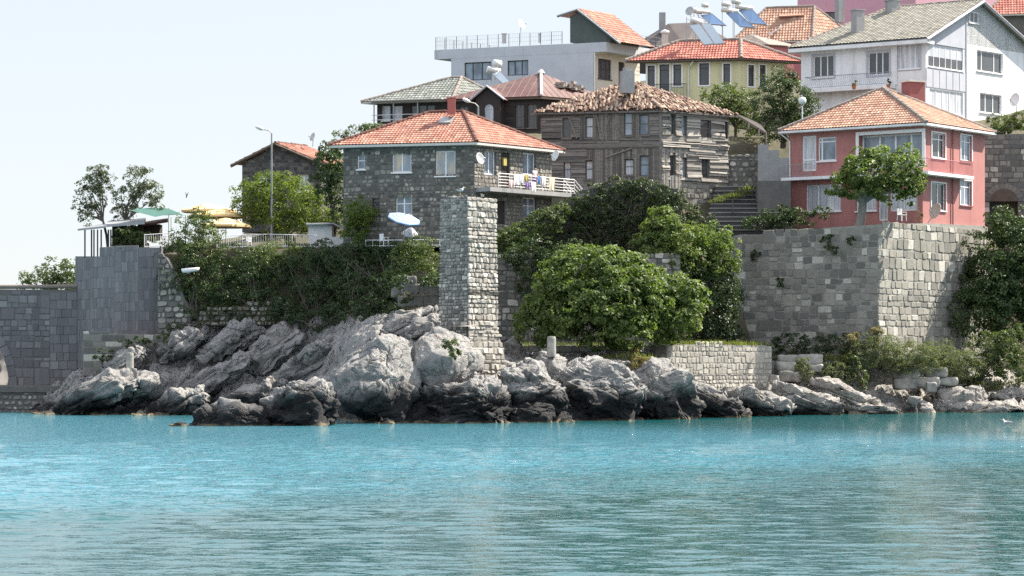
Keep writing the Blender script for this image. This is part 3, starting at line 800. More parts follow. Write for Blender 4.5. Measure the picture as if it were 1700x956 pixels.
# ------------------------------------------------------------------ foliage
def leaf_cloud(name, mat, parent, lumps, n, size=0.2, seed=1, clump=14, spread=0.35, shell=0.55, up=0.35, aspect=0.6, rough=0.3, droop=0.0, kind=None, ragged=0.25, tr=(0.0, 1.0), puff=2.2):
    """lumps: (centre, (rx, ry, rz)). leaves sit in clumps spread through the lumps"""
    g = np.random.default_rng(seed)
    C = np.array([tuple(c) for c, r in lumps]); Rr = np.array([r for c, r in lumps])
    wgt = (Rr[:,0]*Rr[:,2])*(0.5+0.5*Rr[:,1]/Rr.max()); wgt = wgt/wgt.sum()
    nc = max(5, int(n/(clump*puff)))
    li = g.choice(len(lumps), nc, p=wgt)
    d = g.normal(size=(nc, 3)); d /= np.linalg.norm(d, axis=1)[:,None]
    rad = shell + (1-shell)*g.random(nc)**0.6
    rad *= 1 + ragged*vnoise(d*2.6 + C[li]*0.37, seed) + 0.07*g.normal(size=nc)
    cp = C[li] + d*Rr[li]*rad[:,None]
    ct = 0.38 + 0.34*g.random(nc) + 0.2*vnoise(cp*0.8, seed+3)
    pr = spread*g.uniform(0.7, 1.7, nc)*np.minimum(1, 0.35+Rr[li].min(1)*0.6)       # every clump is a little dome of leaves
    pd = d*0.6 + g.normal(size=(nc, 3))*0.35 + np.array([0, 0, 0.35])
    pd /= np.linalg.norm(pd, axis=1)[:,None]
    k = g.integers(0, nc, n)
    e = g.normal(size=(n, 3)); e /= np.linalg.norm(e, axis=1)[:,None]
    e = e + pd[k]*0.9; e /= np.linalg.norm(e, axis=1)[:,None]
    P = cp[k] + e*(pr[k]*g.uniform(0.75, 1.12, n))[:,None]*np.array([1.15, 1.15, 0.85]) + g.normal(size=(n, 3))*0.03
    nr = e*0.9 + g.normal(size=(n, 3))*0.42 + np.array([0, 0, up])
    nr /= np.linalg.norm(nr, axis=1)[:,None]
    a = np.cross(nr, g.normal(size=(n, 3))); a[:,2] -= droop; a -= nr*np.sum(a*nr, 1)[:,None]
    a /= np.linalg.norm(a, axis=1)[:,None]+1e-9
    b = np.cross(nr, a)
    s = size*g.uniform(0.6, 1.35, n)[:,None]
    fold = nr*s*0.12
    v0 = P - a*s*0.5; v1 = P + b*s*aspect*0.5 + fold - a*s*0.05; v2 = P + a*s*0.5; v3 = P - b*s*aspect*0.5 + fold - a*s*0.05
    V = np.stack([v0, v1, v2, v3], 1).reshape(-1, 3)
    I = np.arange(n)*4
    Fc = np.stack([np.stack([I, I+1, I+2], 1), np.stack([I, I+2, I+3], 1)], 1).reshape(-1, 3)
    t = np.clip(ct[k] + g.normal(size=n)*0.14, 0, 1)
    t = tr[0] + (tr[1]-tr[0])*t
    o = np_mesh(name, V, Fc, MAT[mat], parent, False, tone=np.repeat(t, 2))
    if kind: o["kind"] = kind
    return o

def limbs(mb, base, tips, r0=0.14, seed=1, bend=0.25):
    r = random.Random(seed); base = Vector(base)
    for tip in tips:
        tip = Vector(tip); L = (tip-base).length
        pts = [base]
        for k in range(1, 5):
            f = k/4
            pts.append(base.lerp(tip, f) + Vector((r.uniform(-1, 1), r.uniform(-1, 1), r.uniform(0, 1)))*bend*L*0.22*(1 if k < 4 else 0))
        mb.tube(pts, [r0*(1-0.8*k/4) for k in range(5)], 6)

def tree(name, label, cat, base, lumps, n, mat, size=0.2, seed=1, bark='bark', r0=0.14, ntips=7, group=None, crown='crown', stems=1, **kw):
    """base: foot of the trunk; lumps: list of (px, py, D, rx, ry, rz) in photo pixels + metres"""
    base = Vector(base)
    L = [(at(a, b, D), (rx, ry, rz)) for a, b, D, rx, ry, rz in lumps]
    root = thing(name, label, cat, base, group)
    r = random.Random(seed)
    mb = MB()
    tops = [c for c, _ in L]
    fork = base.lerp(sum(tops, Vector())/len(tops), 0.35); fork.z = base.z + 0.35*(max(c.z for c in tops)-base.z)
    fork += Vector((r.uniform(-.15, .15), 0, 0))
    for s in range(stems):
        bb = base + Vector((0.25*s, 0.1*s, 0))
        mb.tube([bb-Vector((0, 0, 0.3)), bb.lerp(fork, 0.5)+Vector((r.uniform(-.1, .1), 0, 0)), fork], [r0*1.25, r0*1.05, r0*0.9], 8)
    tips = []
    for k in range(ntips):
        c, rr = L[k % len(L)]
        tips.append(c + Vector((r.uniform(-.6, .6)*rr[0], r.uniform(-.6, .6)*rr[1], r.uniform(-.3, .7)*rr[2])))
    limbs(mb, fork, tips, r0*0.75, seed)
    mb.build('trunk', MAT[bark], root)
    leaf_cloud(crown, mat, root, L, n, size, seed, **kw)
    return root

def shrub(name, label, cat, lumps, n, mat, size=0.16, seed=1, group=None, base=None, **kw):
    L = [(at(a, b, D), (rx, ry, rz)) for a, b, D, rx, ry, rz in lumps]
    lo = min(L, key=lambda q: q[0].z-q[1][2])
    b = Vector(base) if base is not None else Vector((lo[0].x, lo[0].y, lo[0].z-lo[1][2]))
    root = thing(name, label, cat, b, group)
    mb = MB()
    r = random.Random(seed)
    limbs(mb, b, [c + Vector((r.uniform(-.5, .5)*q[0], r.uniform(-.4, .4)*q[1], r.uniform(-.2, .6)*q[2])) for c, q in L for _ in range(3)], 0.05, seed)
    mb.build('stem', MAT['bark'], root)
    leaf_cloud('foliage', mat, root, L, n, size, seed, **kw)
    return root

def blades(name, label, pts, h, mat, seed, n_each=30, spread=0.5, group=None, kind='stuff', parent=None):
    """tufts of upright blades round the given ground points, one object"""
    g = np.random.default_rng(seed)
    P = np.repeat(np.array([tuple(p) for p in pts]), n_each, 0)
    n = len(P)
    P = P + np.stack([g.normal(size=n)*spread, g.normal(size=n)*spread*0.5, np.zeros(n)], 1)
    hh = h*g.uniform(0.4, 1.2, n)
    lean = g.normal(size=(n, 3))*0.35; lean[:,2] = 1
    side = g.normal(size=(n, 3)); side[:,2] = 0; side /= np.linalg.norm(side, axis=1)[:,None]+1e-9
    w = (0.02+0.03*g.random(n))[:,None]
    V = np.stack([P-side*w, P+side*w, P+lean*hh[:,None]], 1).reshape(-1, 3)
    Fc = np.arange(n*3).reshape(-1, 3)
    o = np_mesh(name, V, Fc, MAT[mat], parent, tone=g.random(n))
    if kind: o["kind"] = kind
    if label: o["label"] = label
    return o

# ------------------------------------------------------------------ rocks
_ico = {}
def ico(sub):
    if sub not in _ico:
        bm = bmesh.new(); bmesh.ops.create_icosphere(bm, subdivisions=sub, radius=1.0)
        V = np.array([v.co[:] for v in bm.verts]); Fc = np.array([[v.index for v in f.verts] for f in bm.faces]); bm.free()
        _ico[sub] = (V, Fc)
    return _ico[sub]

def ss(x): x = np.clip(x, 0, 1); return x*x*(3-2*x)
def strata(p, seed, tilt, amp_chunk, amp_ledge, scale, lam=0.0):
    """displacement for bedded, jointed limestone. tilt: dip of the beds in radians (rising to the right)"""
    ca, sa = np.cos(tilt), np.sin(tilt)
    q = np.stack([p[:,0]*ca + p[:,2]*sa, p[:,1], -p[:,0]*sa + p[:,2]*ca], 1)
    w = q + 0.7*(1-0.65*lam)*scale*np.stack([fbm(q/scale*0.6, 4, seed+1), fbm(q/scale*0.6+7, 4, seed+2), fbm(q/scale*0.6+13, 4, seed+3)], 1)
    f1, f2, cid, ft = worley(w/np.array([2.6, 1.8, 1.1])/scale, seed, True)
    e = f2-f1
    joint = (1-ss(e/0.08))*ss(fbm(q/scale*0.5+5, 2, seed+9)*2+0.8)
    g1, g2, gid, gt = worley(w/np.array([0.95, 0.7, 0.42])/scale**0.6+3.3, seed+40, True)
    k1, k2, kid, kt = worley(w/np.array([0.42, 0.36, 0.22])/scale**0.4+8.1, seed+70, True)
    msk = ss(fbm(q/scale*0.7+9, 3, seed+44)*2.2+0.8)
    small = amp_chunk*msk*(0.55*(gid-0.5) + 0.50*gt - 0.30*(1-ss((g2-g1)/0.12))) + 0.42*amp_chunk*(0.5*(kid-0.5) + 0.45*kt - 0.2*(1-ss((k2-k1)/0.12)))*(0.35+0.65*msk)
    r1 = 1-np.abs(fbm(w/scale*np.array([0.35, 0.6, 1.5]), 4, seed+20))*2.2
    r2 = 1-np.abs(fbm(w/scale*np.array([0.9, 1.2, 3.4]), 4, seed+24))*2.2
    if lam:      # thin parallel beds standing proud of one another
        wl_ = q + 0.22*scale*np.stack([fbm(q/scale*0.5, 3, seed+81), 0*q[:,0], fbm(q/scale*np.array([0.25, 0.4, 0.9])+7, 4, seed+82)], 1)
        s1 = wl_[:,2]/(0.62*scale) + 0.25*fbm(q*np.array([0.3, 0.3, 1.2]), 3, seed+83); k1_ = np.floor(s1); fr = s1-k1_
        h1 = _h(k1_, np.floor(wl_[:,0]/(3.2*scale)+_h(k1_, k1_*0, k1_*0, 5)*3), k1_*0, seed+84)
        small = small + lam*amp_ledge*(1.5*(h1-0.5) + 0.5*(fr-0.5) - 0.7*(1-ss(np.minimum(fr, 1-fr)/0.12)))
    return (amp_chunk*(1.5*(cid-0.5) + 1.1*ft)*ss(e/0.10) - 0.8*amp_chunk*joint + amp_ledge*1.2*(r1-0.6) + amp_ledge*0.6*(r2-0.6) + small
            + 0.12*scale**0.5*fbm(p/scale*1.6, 5, seed+8, 0.62))

def chisel(q, rad, seed, n=16, lo=0.58, hi=0.92, keep=0.12):
    """plane-cut an ellipsoid into an angular block"""
    g = np.random.default_rng(seed)
    for k in range(n):
        nv = g.normal(size=3)*np.array([1, 1, 0.9]); nv /= np.linalg.norm(nv)
        sup = np.linalg.norm(nv*rad)
        d = q @ nv - sup*g.uniform(lo, hi)
        q = q - np.clip(d, 0, None)[:,None]*nv*(1-keep)
    return q

def rock(label, px0, pyt, px1, pyb, D, dy=2.0, seed=1, sub=6, tilt=0.5, power=0.6, chunk=0.26, ledge=0.12, scale=1.0, sink=0.5, lean=0.0, cuts=18, cut_lo=0.6, lam=0.0, group=None, name='boulder'):
    """a boulder filling this pixel box at this depth"""
    a, b = at(px0, pyb, D), at(px1, pyt, D)
    rx = (b.x-a.x)/2; z1 = b.z; z0 = a.z - sink; rz = (z1-z0)/2
    c = np.array([(a.x+b.x)/2, D+dy*0.35, (z0+z1)/2])
    V, Fc = ico(sub)
    p = np.sign(V)*np.abs(V)**power
    p = p/np.maximum(1e-6, np.max(np.abs(p)**3, axis=1)[:,None]**(1/3)*0.35 + 0.65*np.linalg.norm(p, axis=1)[:,None])
    q = chisel(p*np.array([rx, dy, rz]), np.array([rx, dy, rz]), seed+900, cuts, cut_lo)
    q[:,0] += lean*q[:,2]
    dsp = strata(q + c*1.0 + seed*3.7, seed, tilt, chunk, ledge, scale, lam)
    big = fbm(q/(1.5*scale) + seed, 3, seed+50)*0.38*min(rx, rz)
    nrm = p/np.array([rx, dy, rz]); nrm /= np.linalg.norm(nrm, axis=1)[:,None]
    W = c + q + nrm*(dsp+big)[:,None]
    o = np_mesh(name, W, Fc, MAT['rock'], None, True)
    return tag(o, label, 'rock', group)

def bed(label, x0, y0, x1, y1, thick, D, dy=1.5, seed=1, sub=6, chunk=0.3, ledge=0.26, scale=1.0, power=0.5, group=None):
    """a long tilted rock bed running between two photo points"""
    a, b = at(x0, y0, D), at(x1, y1, D)
    L = (b-a).length; ang = math.atan2(b.z-a.z, b.x-a.x); h = thick/F*D
    V, Fc = ico(sub)
    p = np.sign(V)*np.abs(V)**power
    p = p/np.maximum(1e-6, np.max(np.abs(p)**3, axis=1)[:,None]**(1/3)*0.4 + 0.6*np.linalg.norm(p, axis=1)[:,None])
    rad = np.array([L/2, dy, h/2])
    q = chisel(p*rad, rad, seed+900, 14, 0.7, 0.95)
    nrm = p/rad; nrm /= np.linalg.norm(nrm, axis=1)[:,None]
    c = np.array([(a.x+b.x)/2, D+dy*0.35, (a.z+b.z)/2])
    dsp = strata(q + seed*5.3, seed, 0.0, chunk, ledge, scale, 1.0) + fbm(q/np.array([2.2, 1.6, 1.2]) + seed, 3, seed+50)*0.55*h/2
    q = q + nrm*dsp[:,None]
    ca, sa = math.cos(ang), math.sin(ang)
    W = c + np.stack([q[:,0]*ca - q[:,2]*sa, q[:,1], q[:,0]*sa + q[:,2]*ca], 1)
    return tag(np_mesh('rock_bed', W, Fc, MAT['rock'], None, True), label, 'rock', group)

# ------------------------------------------------------------------ sea
def water_mat():
    m, nt, b = _nt("sea_water")
    geo = nt.nodes.new("ShaderNodeNewGeometry"); co = geo.outputs["Position"]
    sep = nt.nodes.new("ShaderNodeSeparateXYZ"); nt.links.new(co, sep.inputs[0])
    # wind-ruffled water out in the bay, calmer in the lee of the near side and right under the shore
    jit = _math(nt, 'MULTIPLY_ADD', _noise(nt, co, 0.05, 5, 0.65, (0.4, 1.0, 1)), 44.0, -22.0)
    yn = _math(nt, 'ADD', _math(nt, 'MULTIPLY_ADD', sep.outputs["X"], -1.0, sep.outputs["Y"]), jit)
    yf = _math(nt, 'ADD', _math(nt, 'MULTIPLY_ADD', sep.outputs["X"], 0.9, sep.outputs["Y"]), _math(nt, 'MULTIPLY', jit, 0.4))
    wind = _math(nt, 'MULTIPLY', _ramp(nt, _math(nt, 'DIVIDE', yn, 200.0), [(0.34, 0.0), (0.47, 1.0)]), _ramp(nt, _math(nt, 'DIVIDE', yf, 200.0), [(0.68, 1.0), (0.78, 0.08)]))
    col = _mix(nt, wind, (0.003, 0.062, 0.067), (0.042, 0.165, 0.215))  # ruffled band's brighter teal puts sky reflection into the body colour
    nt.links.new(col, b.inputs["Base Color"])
    b.inputs["Roughness"].default_value = 0.04
    b.inputs["IOR"].default_value = 1.28
    b.inputs["Specular Tint"].default_value = (0.66, 0.91, 0.98, 1)
    # ripples too small or too far for the mesh
    n2 = _noise(nt, co, 2.0, 3, 0.6, (0.7, 1.0, 1.0), 0.3)
    n3 = _noise(nt, co, 3.2, 3, 0.6, (0.75, 1.0, 1.0), 0.3)
    far = _ramp(nt, _math(nt, 'DIVIDE', sep.outputs["Y"], 200.0), [(0.30, 0.0), (0.55, 1.0)])
    h = _math(nt, 'ADD', _math(nt, 'MULTIPLY', _math(nt, 'MULTIPLY', n2, 0.24), far), _math(nt, 'MULTIPLY', n3, _math(nt, 'MULTIPLY_ADD', wind, 0.17, 0.03)))
    n = nt.nodes.new("ShaderNodeBump"); n.inputs["Strength"].default_value = 1.0; n.inputs["Distance"].default_value = 1.0
    nt.links.new(h, n.inputs["Height"]); nt.links.new(n.outputs[0], b.inputs["Normal"])
    return m
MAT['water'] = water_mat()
def sea_mesh():
    nu, nv = 820, 860
    D0, D1 = 34.0, 215.0
    # rows get closer together towards the near edge
    inv = np.linspace(1/D0, 1/D1, nv); D = 1/inv
    f = np.linspace(-1, 1, nu)*0.285
    X = f[None, :]*D[:, None]; Y = np.repeat(D[:, None], nu, 1)
    g = np.random.default_rng(5); Z = np.zeros_like(X)
    dyc = np.abs(np.gradient(D))[:, None]*1.0
    gust = 1 + 0.55*fbm(np.stack([X.ravel()*0.035, Y.ravel()*0.09, 0*X.ravel()], 1), 3, 11).reshape(X.shape)*1.6
    gust = np.clip(gust, 0.25, 1.9)
    for k in range(46):
        lam = 0.30*(6.5**g.random()); th = g.normal()*0.34; kk = 2*math.pi/lam
        amp = 0.0145*lam/(2*math.pi)*(1.25 if lam > 0.8 else 1.0)
        fade = np.clip((lam/dyc-3.5)/2.5, 0, 1)
        ph = kk*(math.sin(th)*X + math.cos(th)*Y) + g.uniform(0, 6.28)
        Z += amp*fade*(np.sin(ph) + 0.22*np.sin(2*ph+1.2))
    jit = 44*fbm(np.stack([X.ravel()*0.02, Y.ravel()*0.05, 0*X.ravel()+3], 1), 4, 15).reshape(X.shape)*0.5
    lee = ss((Y - X + jit - 66)/26)
    Z *= gust*(0.8 + 0.9*lee)
    edge = np.clip((0.285-np.abs(f))/0.01, 0, 1)[None, :]*np.clip((D-D0)/1.5, 0, 1)[:, None]*np.clip((D1-D)/10, 0, 1)[:, None]
    Z *= edge
    V = np.stack([X, Y, Z], 2).reshape(-1, 3)
    idx = np.arange(nu*nv).reshape(nv, nu)
    Fc = np.stack([idx[:-1, :-1].ravel(), idx[:-1, 1:].ravel(), idx[1:, 1:].ravel(), idx[1:, :-1].ravel()], 1)
    # flat water out to the horizon
    n0 = len(V); E = 9000.0; a, b = 0.285*D0, 0.285*D1
    O = np.array([(-E, -200, 0), (E, -200, 0), (E, 16000, 0), (-E, 16000, 0), (-a, D0, 0), (a, D0, 0), (b, D1, 0), (-b, D1, 0)], dtype=float)
    Q = np.array([(0, 1, 5, 4), (1, 2, 6, 5), (2, 3, 7, 6), (3, 0, 4, 7)]) + n0
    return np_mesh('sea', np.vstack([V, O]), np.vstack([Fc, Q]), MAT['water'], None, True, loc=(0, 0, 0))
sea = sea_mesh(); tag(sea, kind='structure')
bb_ = MB(); bb_.poly([(-9000, -200, -6), (9000, -200, -6), (9000, 16000, -6), (-9000, 16000, -6)])
tag(bb_.build('sea_bed', MAT['earth']), kind='structure')

# ------------------------------------------------------------------ rocky shore and hillside sheets from stations (photo column: depth, row ...)
def station_sheet(name, st, nu, nv, mat, disp, kind='structure', dirv=(0, -0.6, 0.8), px_lo=None, px_hi=None):
    xs = [s[0] for s in st]
    K = len(st[0][1])
    px = np.linspace(xs[0], xs[-1], nu)
    Dk = np.array([np.interp(px, xs, [s[1][k][0] for s in st]) for k in range(K)])
    Yk = np.array([np.interp(px, xs, [s[1][k][1] for s in st]) for k in range(K)])
    v = np.linspace(0, K-1, nv)
    D = np.array([[np.interp(t, range(K), Dk[:, i]) for t in v] for i in range(nu)])
    Y = np.array([[np.interp(t, range(K), Yk[:, i]) for t in v] for i in range(nu)])
    X = (px[:, None]-850)/F*D; Z = CZ+(HZ-Y)/F*D
    V = np.stack([X, D, Z], 2).reshape(-1, 3)
    V = V + disp(V)[:, None]*np.array(dirv)
    idx = np.arange(nu*nv).reshape(nu, nv)
    Fc = np.stack([idx[:-1, :-1].ravel(), idx[1:, :-1].ravel(), idx[1:, 1:].ravel(), idx[:-1, 1:].ravel()], 1)
    o = np_mesh(name, V, Fc, mat, None, True)
    return tag(o, kind=kind)

SH = [
 (20,   [(171, 715), (172, 700), (175, 698), (179, 696), (184, 694)]),
 (62,   [(168, 700), (171, 688), (174, 682), (178, 676), (184, 672)]),
 (130,  [(168, 705), (171, 688), (174, 655), (177, 632), (181, 604)]),
 (210,  [(168, 705), (171, 688), (173.5, 645), (176, 615), (180, 590)]),
 (270,  [(168, 705), (171, 688), (174, 650), (177, 612), (180, 560)]),
 (350,  [(168, 705), (171, 687), (174, 640), (177, 590), (179, 535)]),
 (430,  [(168, 705), (171, 687), (173, 650), (176, 598), (179, 528)]),
 (500,  [(165, 708), (168, 690), (171, 650), (174.5, 598), (178, 525)]),
 (560,  [(156, 715), (160, 696), (163, 645), (168, 590), (175, 525)]),
 (620,  [(147, 722), (149, 703), (152, 640), (158, 575), (170, 520)]),
 (700,  [(147, 722), (149, 703), (151, 655), (157, 590), (168, 520)]),
 (780,  [(148, 720), (150, 703), (152, 668), (157, 622), (165, 560)]),
 (850,  [(149, 718), (151.5, 701), (153.5, 668), (158, 618), (166, 575)]),
 (930,  [(151, 716), (153, 700), (155, 650), (159, 610), (165, 585)]),
 (1000, [(154, 714), (156, 698), (157.5, 645), (161, 605), (166, 585)]),
 (1080, [(157, 712), (159, 696), (161, 642), (164, 613), (169, 590)]),
 (1130, [(160, 708), (162, 694), (164, 660), (167, 640), (172, 600)]),
 (1200, [(163, 706), (165, 692), (168, 665), (170.5, 645), (176, 590)]),
 (1300, [(168, 702), (170, 689), (172.5, 662), (175, 640), (186, 582)]),
 (1400, [(171, 700), (173.5, 687), (176, 660), (178, 638), (186, 575)]),
 (1480, [(173, 699), (175.5, 686), (178, 668), (180, 642), (188, 580)]),
 (1560, [(176, 698), (179, 684), (181, 664), (183, 642), (190, 600)]),
 (1640, [(178, 697), (181, 683), (183, 662), (185, 642), (192, 610)]),
 (1720, [(182, 695), (185, 681), (187, 660), (189, 642), (195, 615)]),
 (1880, [(184, 695), (187, 681), (189, 660), (191, 642), (197, 615)]),
]
def shore_disp(V):
    px = 850 + V[:, 0]/V[:, 1]*F
    tilt = np.interp(px, [0, 500, 620, 800, 1000, 1200, 1900], [0.62, 0.62, 0.35, 0.08, -0.05, -0.12, -0.1])
    return _tilted(V, tilt) + 0.5*strata(V, 63, tilt, 0.2, 0.25, 0.7)
def _tilted(V, tilt): return strata(V, 21, tilt, 0.34, 0.30, 1.4, 1.0)
station_sheet('rocky_shore', SH, 820, 150, MAT['rock'], shore_disp)

HS = [
 (118,  [(190, 612), (191, 480), (195, 475), (205, 480), (225, 490), (300, 520)]),
 (150,  [(187, 600), (188, 440), (191, 432), (205, 430), (225, 432), (300, 480)]),
 (268,  [(181.3, 620), (184, 425), (190, 412), (205, 412), (225, 415), (300, 440)]),
 (300,  [(179.5, 600), (182, 420), (190, 410), (205, 408), (225, 410), (300, 430)]),
 (400,  [(178.5, 590), (181, 412), (190, 404), (205, 398), (225, 392), (300, 400)]),
 (560,  [(176, 580), (180, 414), (188, 404), (200, 335), (215, 270), (300, 260)]),
 (700,  [(168.5, 560), (178, 414), (184, 402), (202, 255), (222, 195), (300, 210)]),
 (780,  [(174, 590), (177, 425), (184, 400), (202, 235), (226, 190), (300, 190)]),
 (850,  [(174, 590), (177, 440), (182, 385), (200, 230), (226, 185), (300, 170)]),
 (960,  [(174, 590), (178, 450), (183, 375), (198, 235), (226, 165), (300, 150)]),
 (1100, [(175, 595), (178, 460), (184, 398), (200, 235), (226, 165), (300, 130)]),
 (1220, [(178, 600), (183, 480), (185, 412), (198, 245), (222, 160), (300, 110)]),
 (1300, [(186, 586), (188, 380), (193, 372), (204, 225), (222, 150), (300, 100)]),
 (1460, [(188, 586), (190, 378), (196, 374), (205, 222), (226, 150), (300, 80)]),
 (1600, [(190.5, 615), (193, 400), (198, 376), (204, 224), (228, 130), (300, 60)]),
 (1720, [(194, 620), (197, 420), (202, 380), (206, 226), (230, 120), (300, 40)]),
 (1900, [(196, 620), (199, 420), (204, 380), (209, 226), (232, 120), (300, 40)]),
]
station_sheet('hillside', HS, 260, 90, MAT['earth'], lambda V: 0.35*fbm(V*0.5, 4, 3) + 0.12*fbm(V*2.0, 3, 5), dirv=(0, -0.4, 0.6))

# far shore seen through the bridge arch and behind it
FS = [(-420, [(318, 648), (320, 640), (330, 612), (345, 560), (380, 545)]), (-100, [(318, 648), (320, 640), (330, 600), (345, 540), (380, 520)]),
      (30, [(318, 648), (320, 640), (330, 600), (345, 530), (380, 500)]), (110, [(318, 648), (320, 640), (330, 605), (345, 530), (380, 500)]), (200, [(318, 648), (320, 641), (330, 625), (345, 570), (380, 550)])]
station_sheet('far_shore', FS, 160, 40, MAT['far_rock'], lambda V: _tilted(V*0.7, 0.3*np.ones(len(V)))*1.6)

# ------------------------------------------------------------------ stone walls
def prof(w, pts):
    ts = [w.t_of(p[0]) for p in pts]; zs = [w.z(p[0], p[1]) for p in pts]
    o = np.argsort(ts)
    return lambda t: float(np.interp(t, np.array(ts)[o], np.array(zs)[o]))

def core_sheet(mb, w, top, z0, n=24, back=0.9, cap=True, off=0.0):
    for k in range(n):
        a, b = w.L*k/n, w.L*(k+1)/n
        mb.poly([w.P(a, z0, off), w.P(b, z0, off), w.P(b, top(b)-0.06, off), w.P(a, top(a)-0.06, off)])
        if cap: mb.poly([w.P(a, top(a)-0.06, off), w.P(b, top(b)-0.06, off), w.P(b, top(b)-0.06, -back), w.P(a, top(a)-0.06, -back)])

# castle wall below the red house
rt = thing('castle_wall', 'tall ancient grey stone wall with a sharp sunlit corner, below the red house', 'stone wall', at(1458, 575, 178))
cl = Wall(1458, 178, 22, 'L', 1209, zb=zat(590, 178)); cr = Wall(1458, 178, 53, 'R', 1640, zb=zat(590, 178))
tl = prof(cl, [(1209, 396), (1222, 388), (1262, 388), (1300, 384), (1380, 376), (1458, 371)]); trr = prof(cr, [(1458, 371), (1540, 369), (1600, 372), (1640, 374)])
cm = MB(); core_sheet(cm, cl, tl, zat(595, 178)); core_sheet(cm, cr, trr, zat(595, 178))
e = cl.P(cl.L, 0); cm.poly([cl.P(cl.L, cl.zb), cl.P(cl.L, cl.zb, -6), cl.P(cl.L, tl(cl.L)-.06, -6), cl.P(cl.L, tl(cl.L)-.06)])
cm.build('wall_core', MAT['mortar'], rt)
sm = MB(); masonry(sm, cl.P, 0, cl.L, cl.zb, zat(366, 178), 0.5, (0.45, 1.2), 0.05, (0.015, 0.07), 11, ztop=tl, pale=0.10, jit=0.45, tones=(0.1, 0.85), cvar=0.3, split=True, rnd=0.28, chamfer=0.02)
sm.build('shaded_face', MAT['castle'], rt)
sm = MB(); masonry(sm, cr.P, 0, cr.L, cr.zb, zat(366, 178), 0.62, (0.45, 1.1), 0.05, (0.02, 0.09), 12, ztop=trr, pale=0.10, jit=0.5, tones=(0.35, 0.9), chamfer=0.03, cvar=0.35, rnd=0.35)  # paler stone tones than the other face; sunlight put into their colour
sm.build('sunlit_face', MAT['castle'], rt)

# stone pillar on the headland
rt = thing('ruined_pillar', 'tall square ruined stone pillar standing alone on the rocky point', 'pillar', at(780, 610, 156))
pl = Wall(776, 156, 36, 'L', 730, zb=zat(590, 156)); pr_ = Wall(776, 156, 54, 'R', 824, zb=zat(615, 156))
ptl = prof(pl, [(730, 331), (740, 325), (760, 322), (776, 324)]); ptr = prof(pr_, [(776, 324), (790, 327), (800, 322), (812, 331), (824, 327)])
cm = MB()
A, B_, C_ = pl.P(pl.L-0.06, 0, -0.02), pl.P(0.03, 0, -0.04), pr_.P(pr_.L-0.06, 0, -0.02)
K_ = A + C_ - B_
cm.prism([Vector((p.x, p.y, zat(615, 156)-0.5)) for p in (A, B_, C_, K_)], (0, 0, zat(328, 156)-zat(615, 156)+0.5))
cm.build('pillar_core', MAT['mortar_pale'], rt)
bands = [(zat(424, 156), zat(419, 156)), (zat(495, 156), zat(484, 156))]
def lean(w, k):   # slightly wider towards the foot
    z0, z1 = zat(610, 156), zat(330, 156)
    return lambda t, z, o: w.P(t*(1+0.03*(z1-z)/(z1-z0)) , z, o + 0.10*(z1-z)/(z1-z0)*k)
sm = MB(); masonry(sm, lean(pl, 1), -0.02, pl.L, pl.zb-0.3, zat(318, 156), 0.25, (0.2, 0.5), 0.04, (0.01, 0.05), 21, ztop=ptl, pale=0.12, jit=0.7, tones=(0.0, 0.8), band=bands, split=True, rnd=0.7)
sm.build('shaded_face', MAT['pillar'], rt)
sm = MB(); masonry(sm, lean(pr_, 1), -0.02, pr_.L, pr_.zb-0.3, zat(318, 156), 0.29, (0.2, 0.6), 0.03, (0.03, 0.15), 22, ztop=ptr, pale=0.10, jit=0.8, tones=(0.45, 1.0), band=bands, chamfer=0.04, cvar=0.4, rnd=0.6)  # stone tones raised so the colour carries part of the sunlight
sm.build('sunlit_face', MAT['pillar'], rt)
fw = Wall(778, 155.2, 54, 'R', 838, zb=zat(622, 155)); ft = prof(fw, [(778, 540), (800, 536), (822, 532), (824, 536), (829, 560), (836, 580), (838, 600)])
sm = MB(); core_sheet(sm, fw, ft, fw.zb-0.8, back=1.6, off=0.02); masonry(sm, fw.P, 0, fw.L, fw.zb-0.8, zat(530, 155), 0.32, (0.25, 0.7), 0.03, (0.03, 0.17), 23, ztop=ft, jit=0.8, tones=(0.3, 0.95), chamfer=0.05, cvar=0.4)
sm.build('foot', MAT['pillar'], rt)
sm = MB()
for k in range(26):
    f = R.random(); g = R.random()
    p = B_.lerp(A, f*0.95+0.02) + (C_-B_)*(g*0.92+0.03)
    s_ = R.uniform(0.12, 0.3)
    sm.box((p.x, p.y, zat(330, 156)-0.05+R.uniform(-.02, .10)), s_*1.3, s_, s_*0.8, R.uniform(0, 3), R.uniform(0.3, 1))
sm.build('broken_top', MAT['pillar'], rt)

# low sunlit wall by the water (with its shaded return)
rt = thing('low_wall', 'low sunlit stone block wall on the rocks in front of the big fig tree', 'stone wall', at(1150, 640, 168))
lw = Wall(1107, 166.5, 47, 'R', 1281, zb=zat(650, 167)); lt = prof(lw, [(1107, 571), (1180, 570), (1250, 572), (1268, 571), (1281, 575)])
lb = prof(lw, [(1107, 640), (1180, 640), (1262, 642), (1281, 634)])
ll = Wall(1107, 166.5, 30, 'L', 1068, zb=zat(640, 167)); llt = prof(ll, [(1107, 571), (1068, 573)])
cm = MB(); core_sheet(cm, lw, lt, lw.zb); core_sheet(cm, ll, llt, ll.zb); cm.build('wall_core', MAT['mortar'], rt)
sm = MB(); masonry(sm, lw.P, 0, lw.L, zat(622, 167), zat(566, 167), 0.5, (0.3, 0.7), 0.045, (0.02, 0.06), 31, ztop=lt, jit=0.5, tones=(0.3, 0.9), pale=0.05, split=True, rnd=0.35, cvar=0.15)
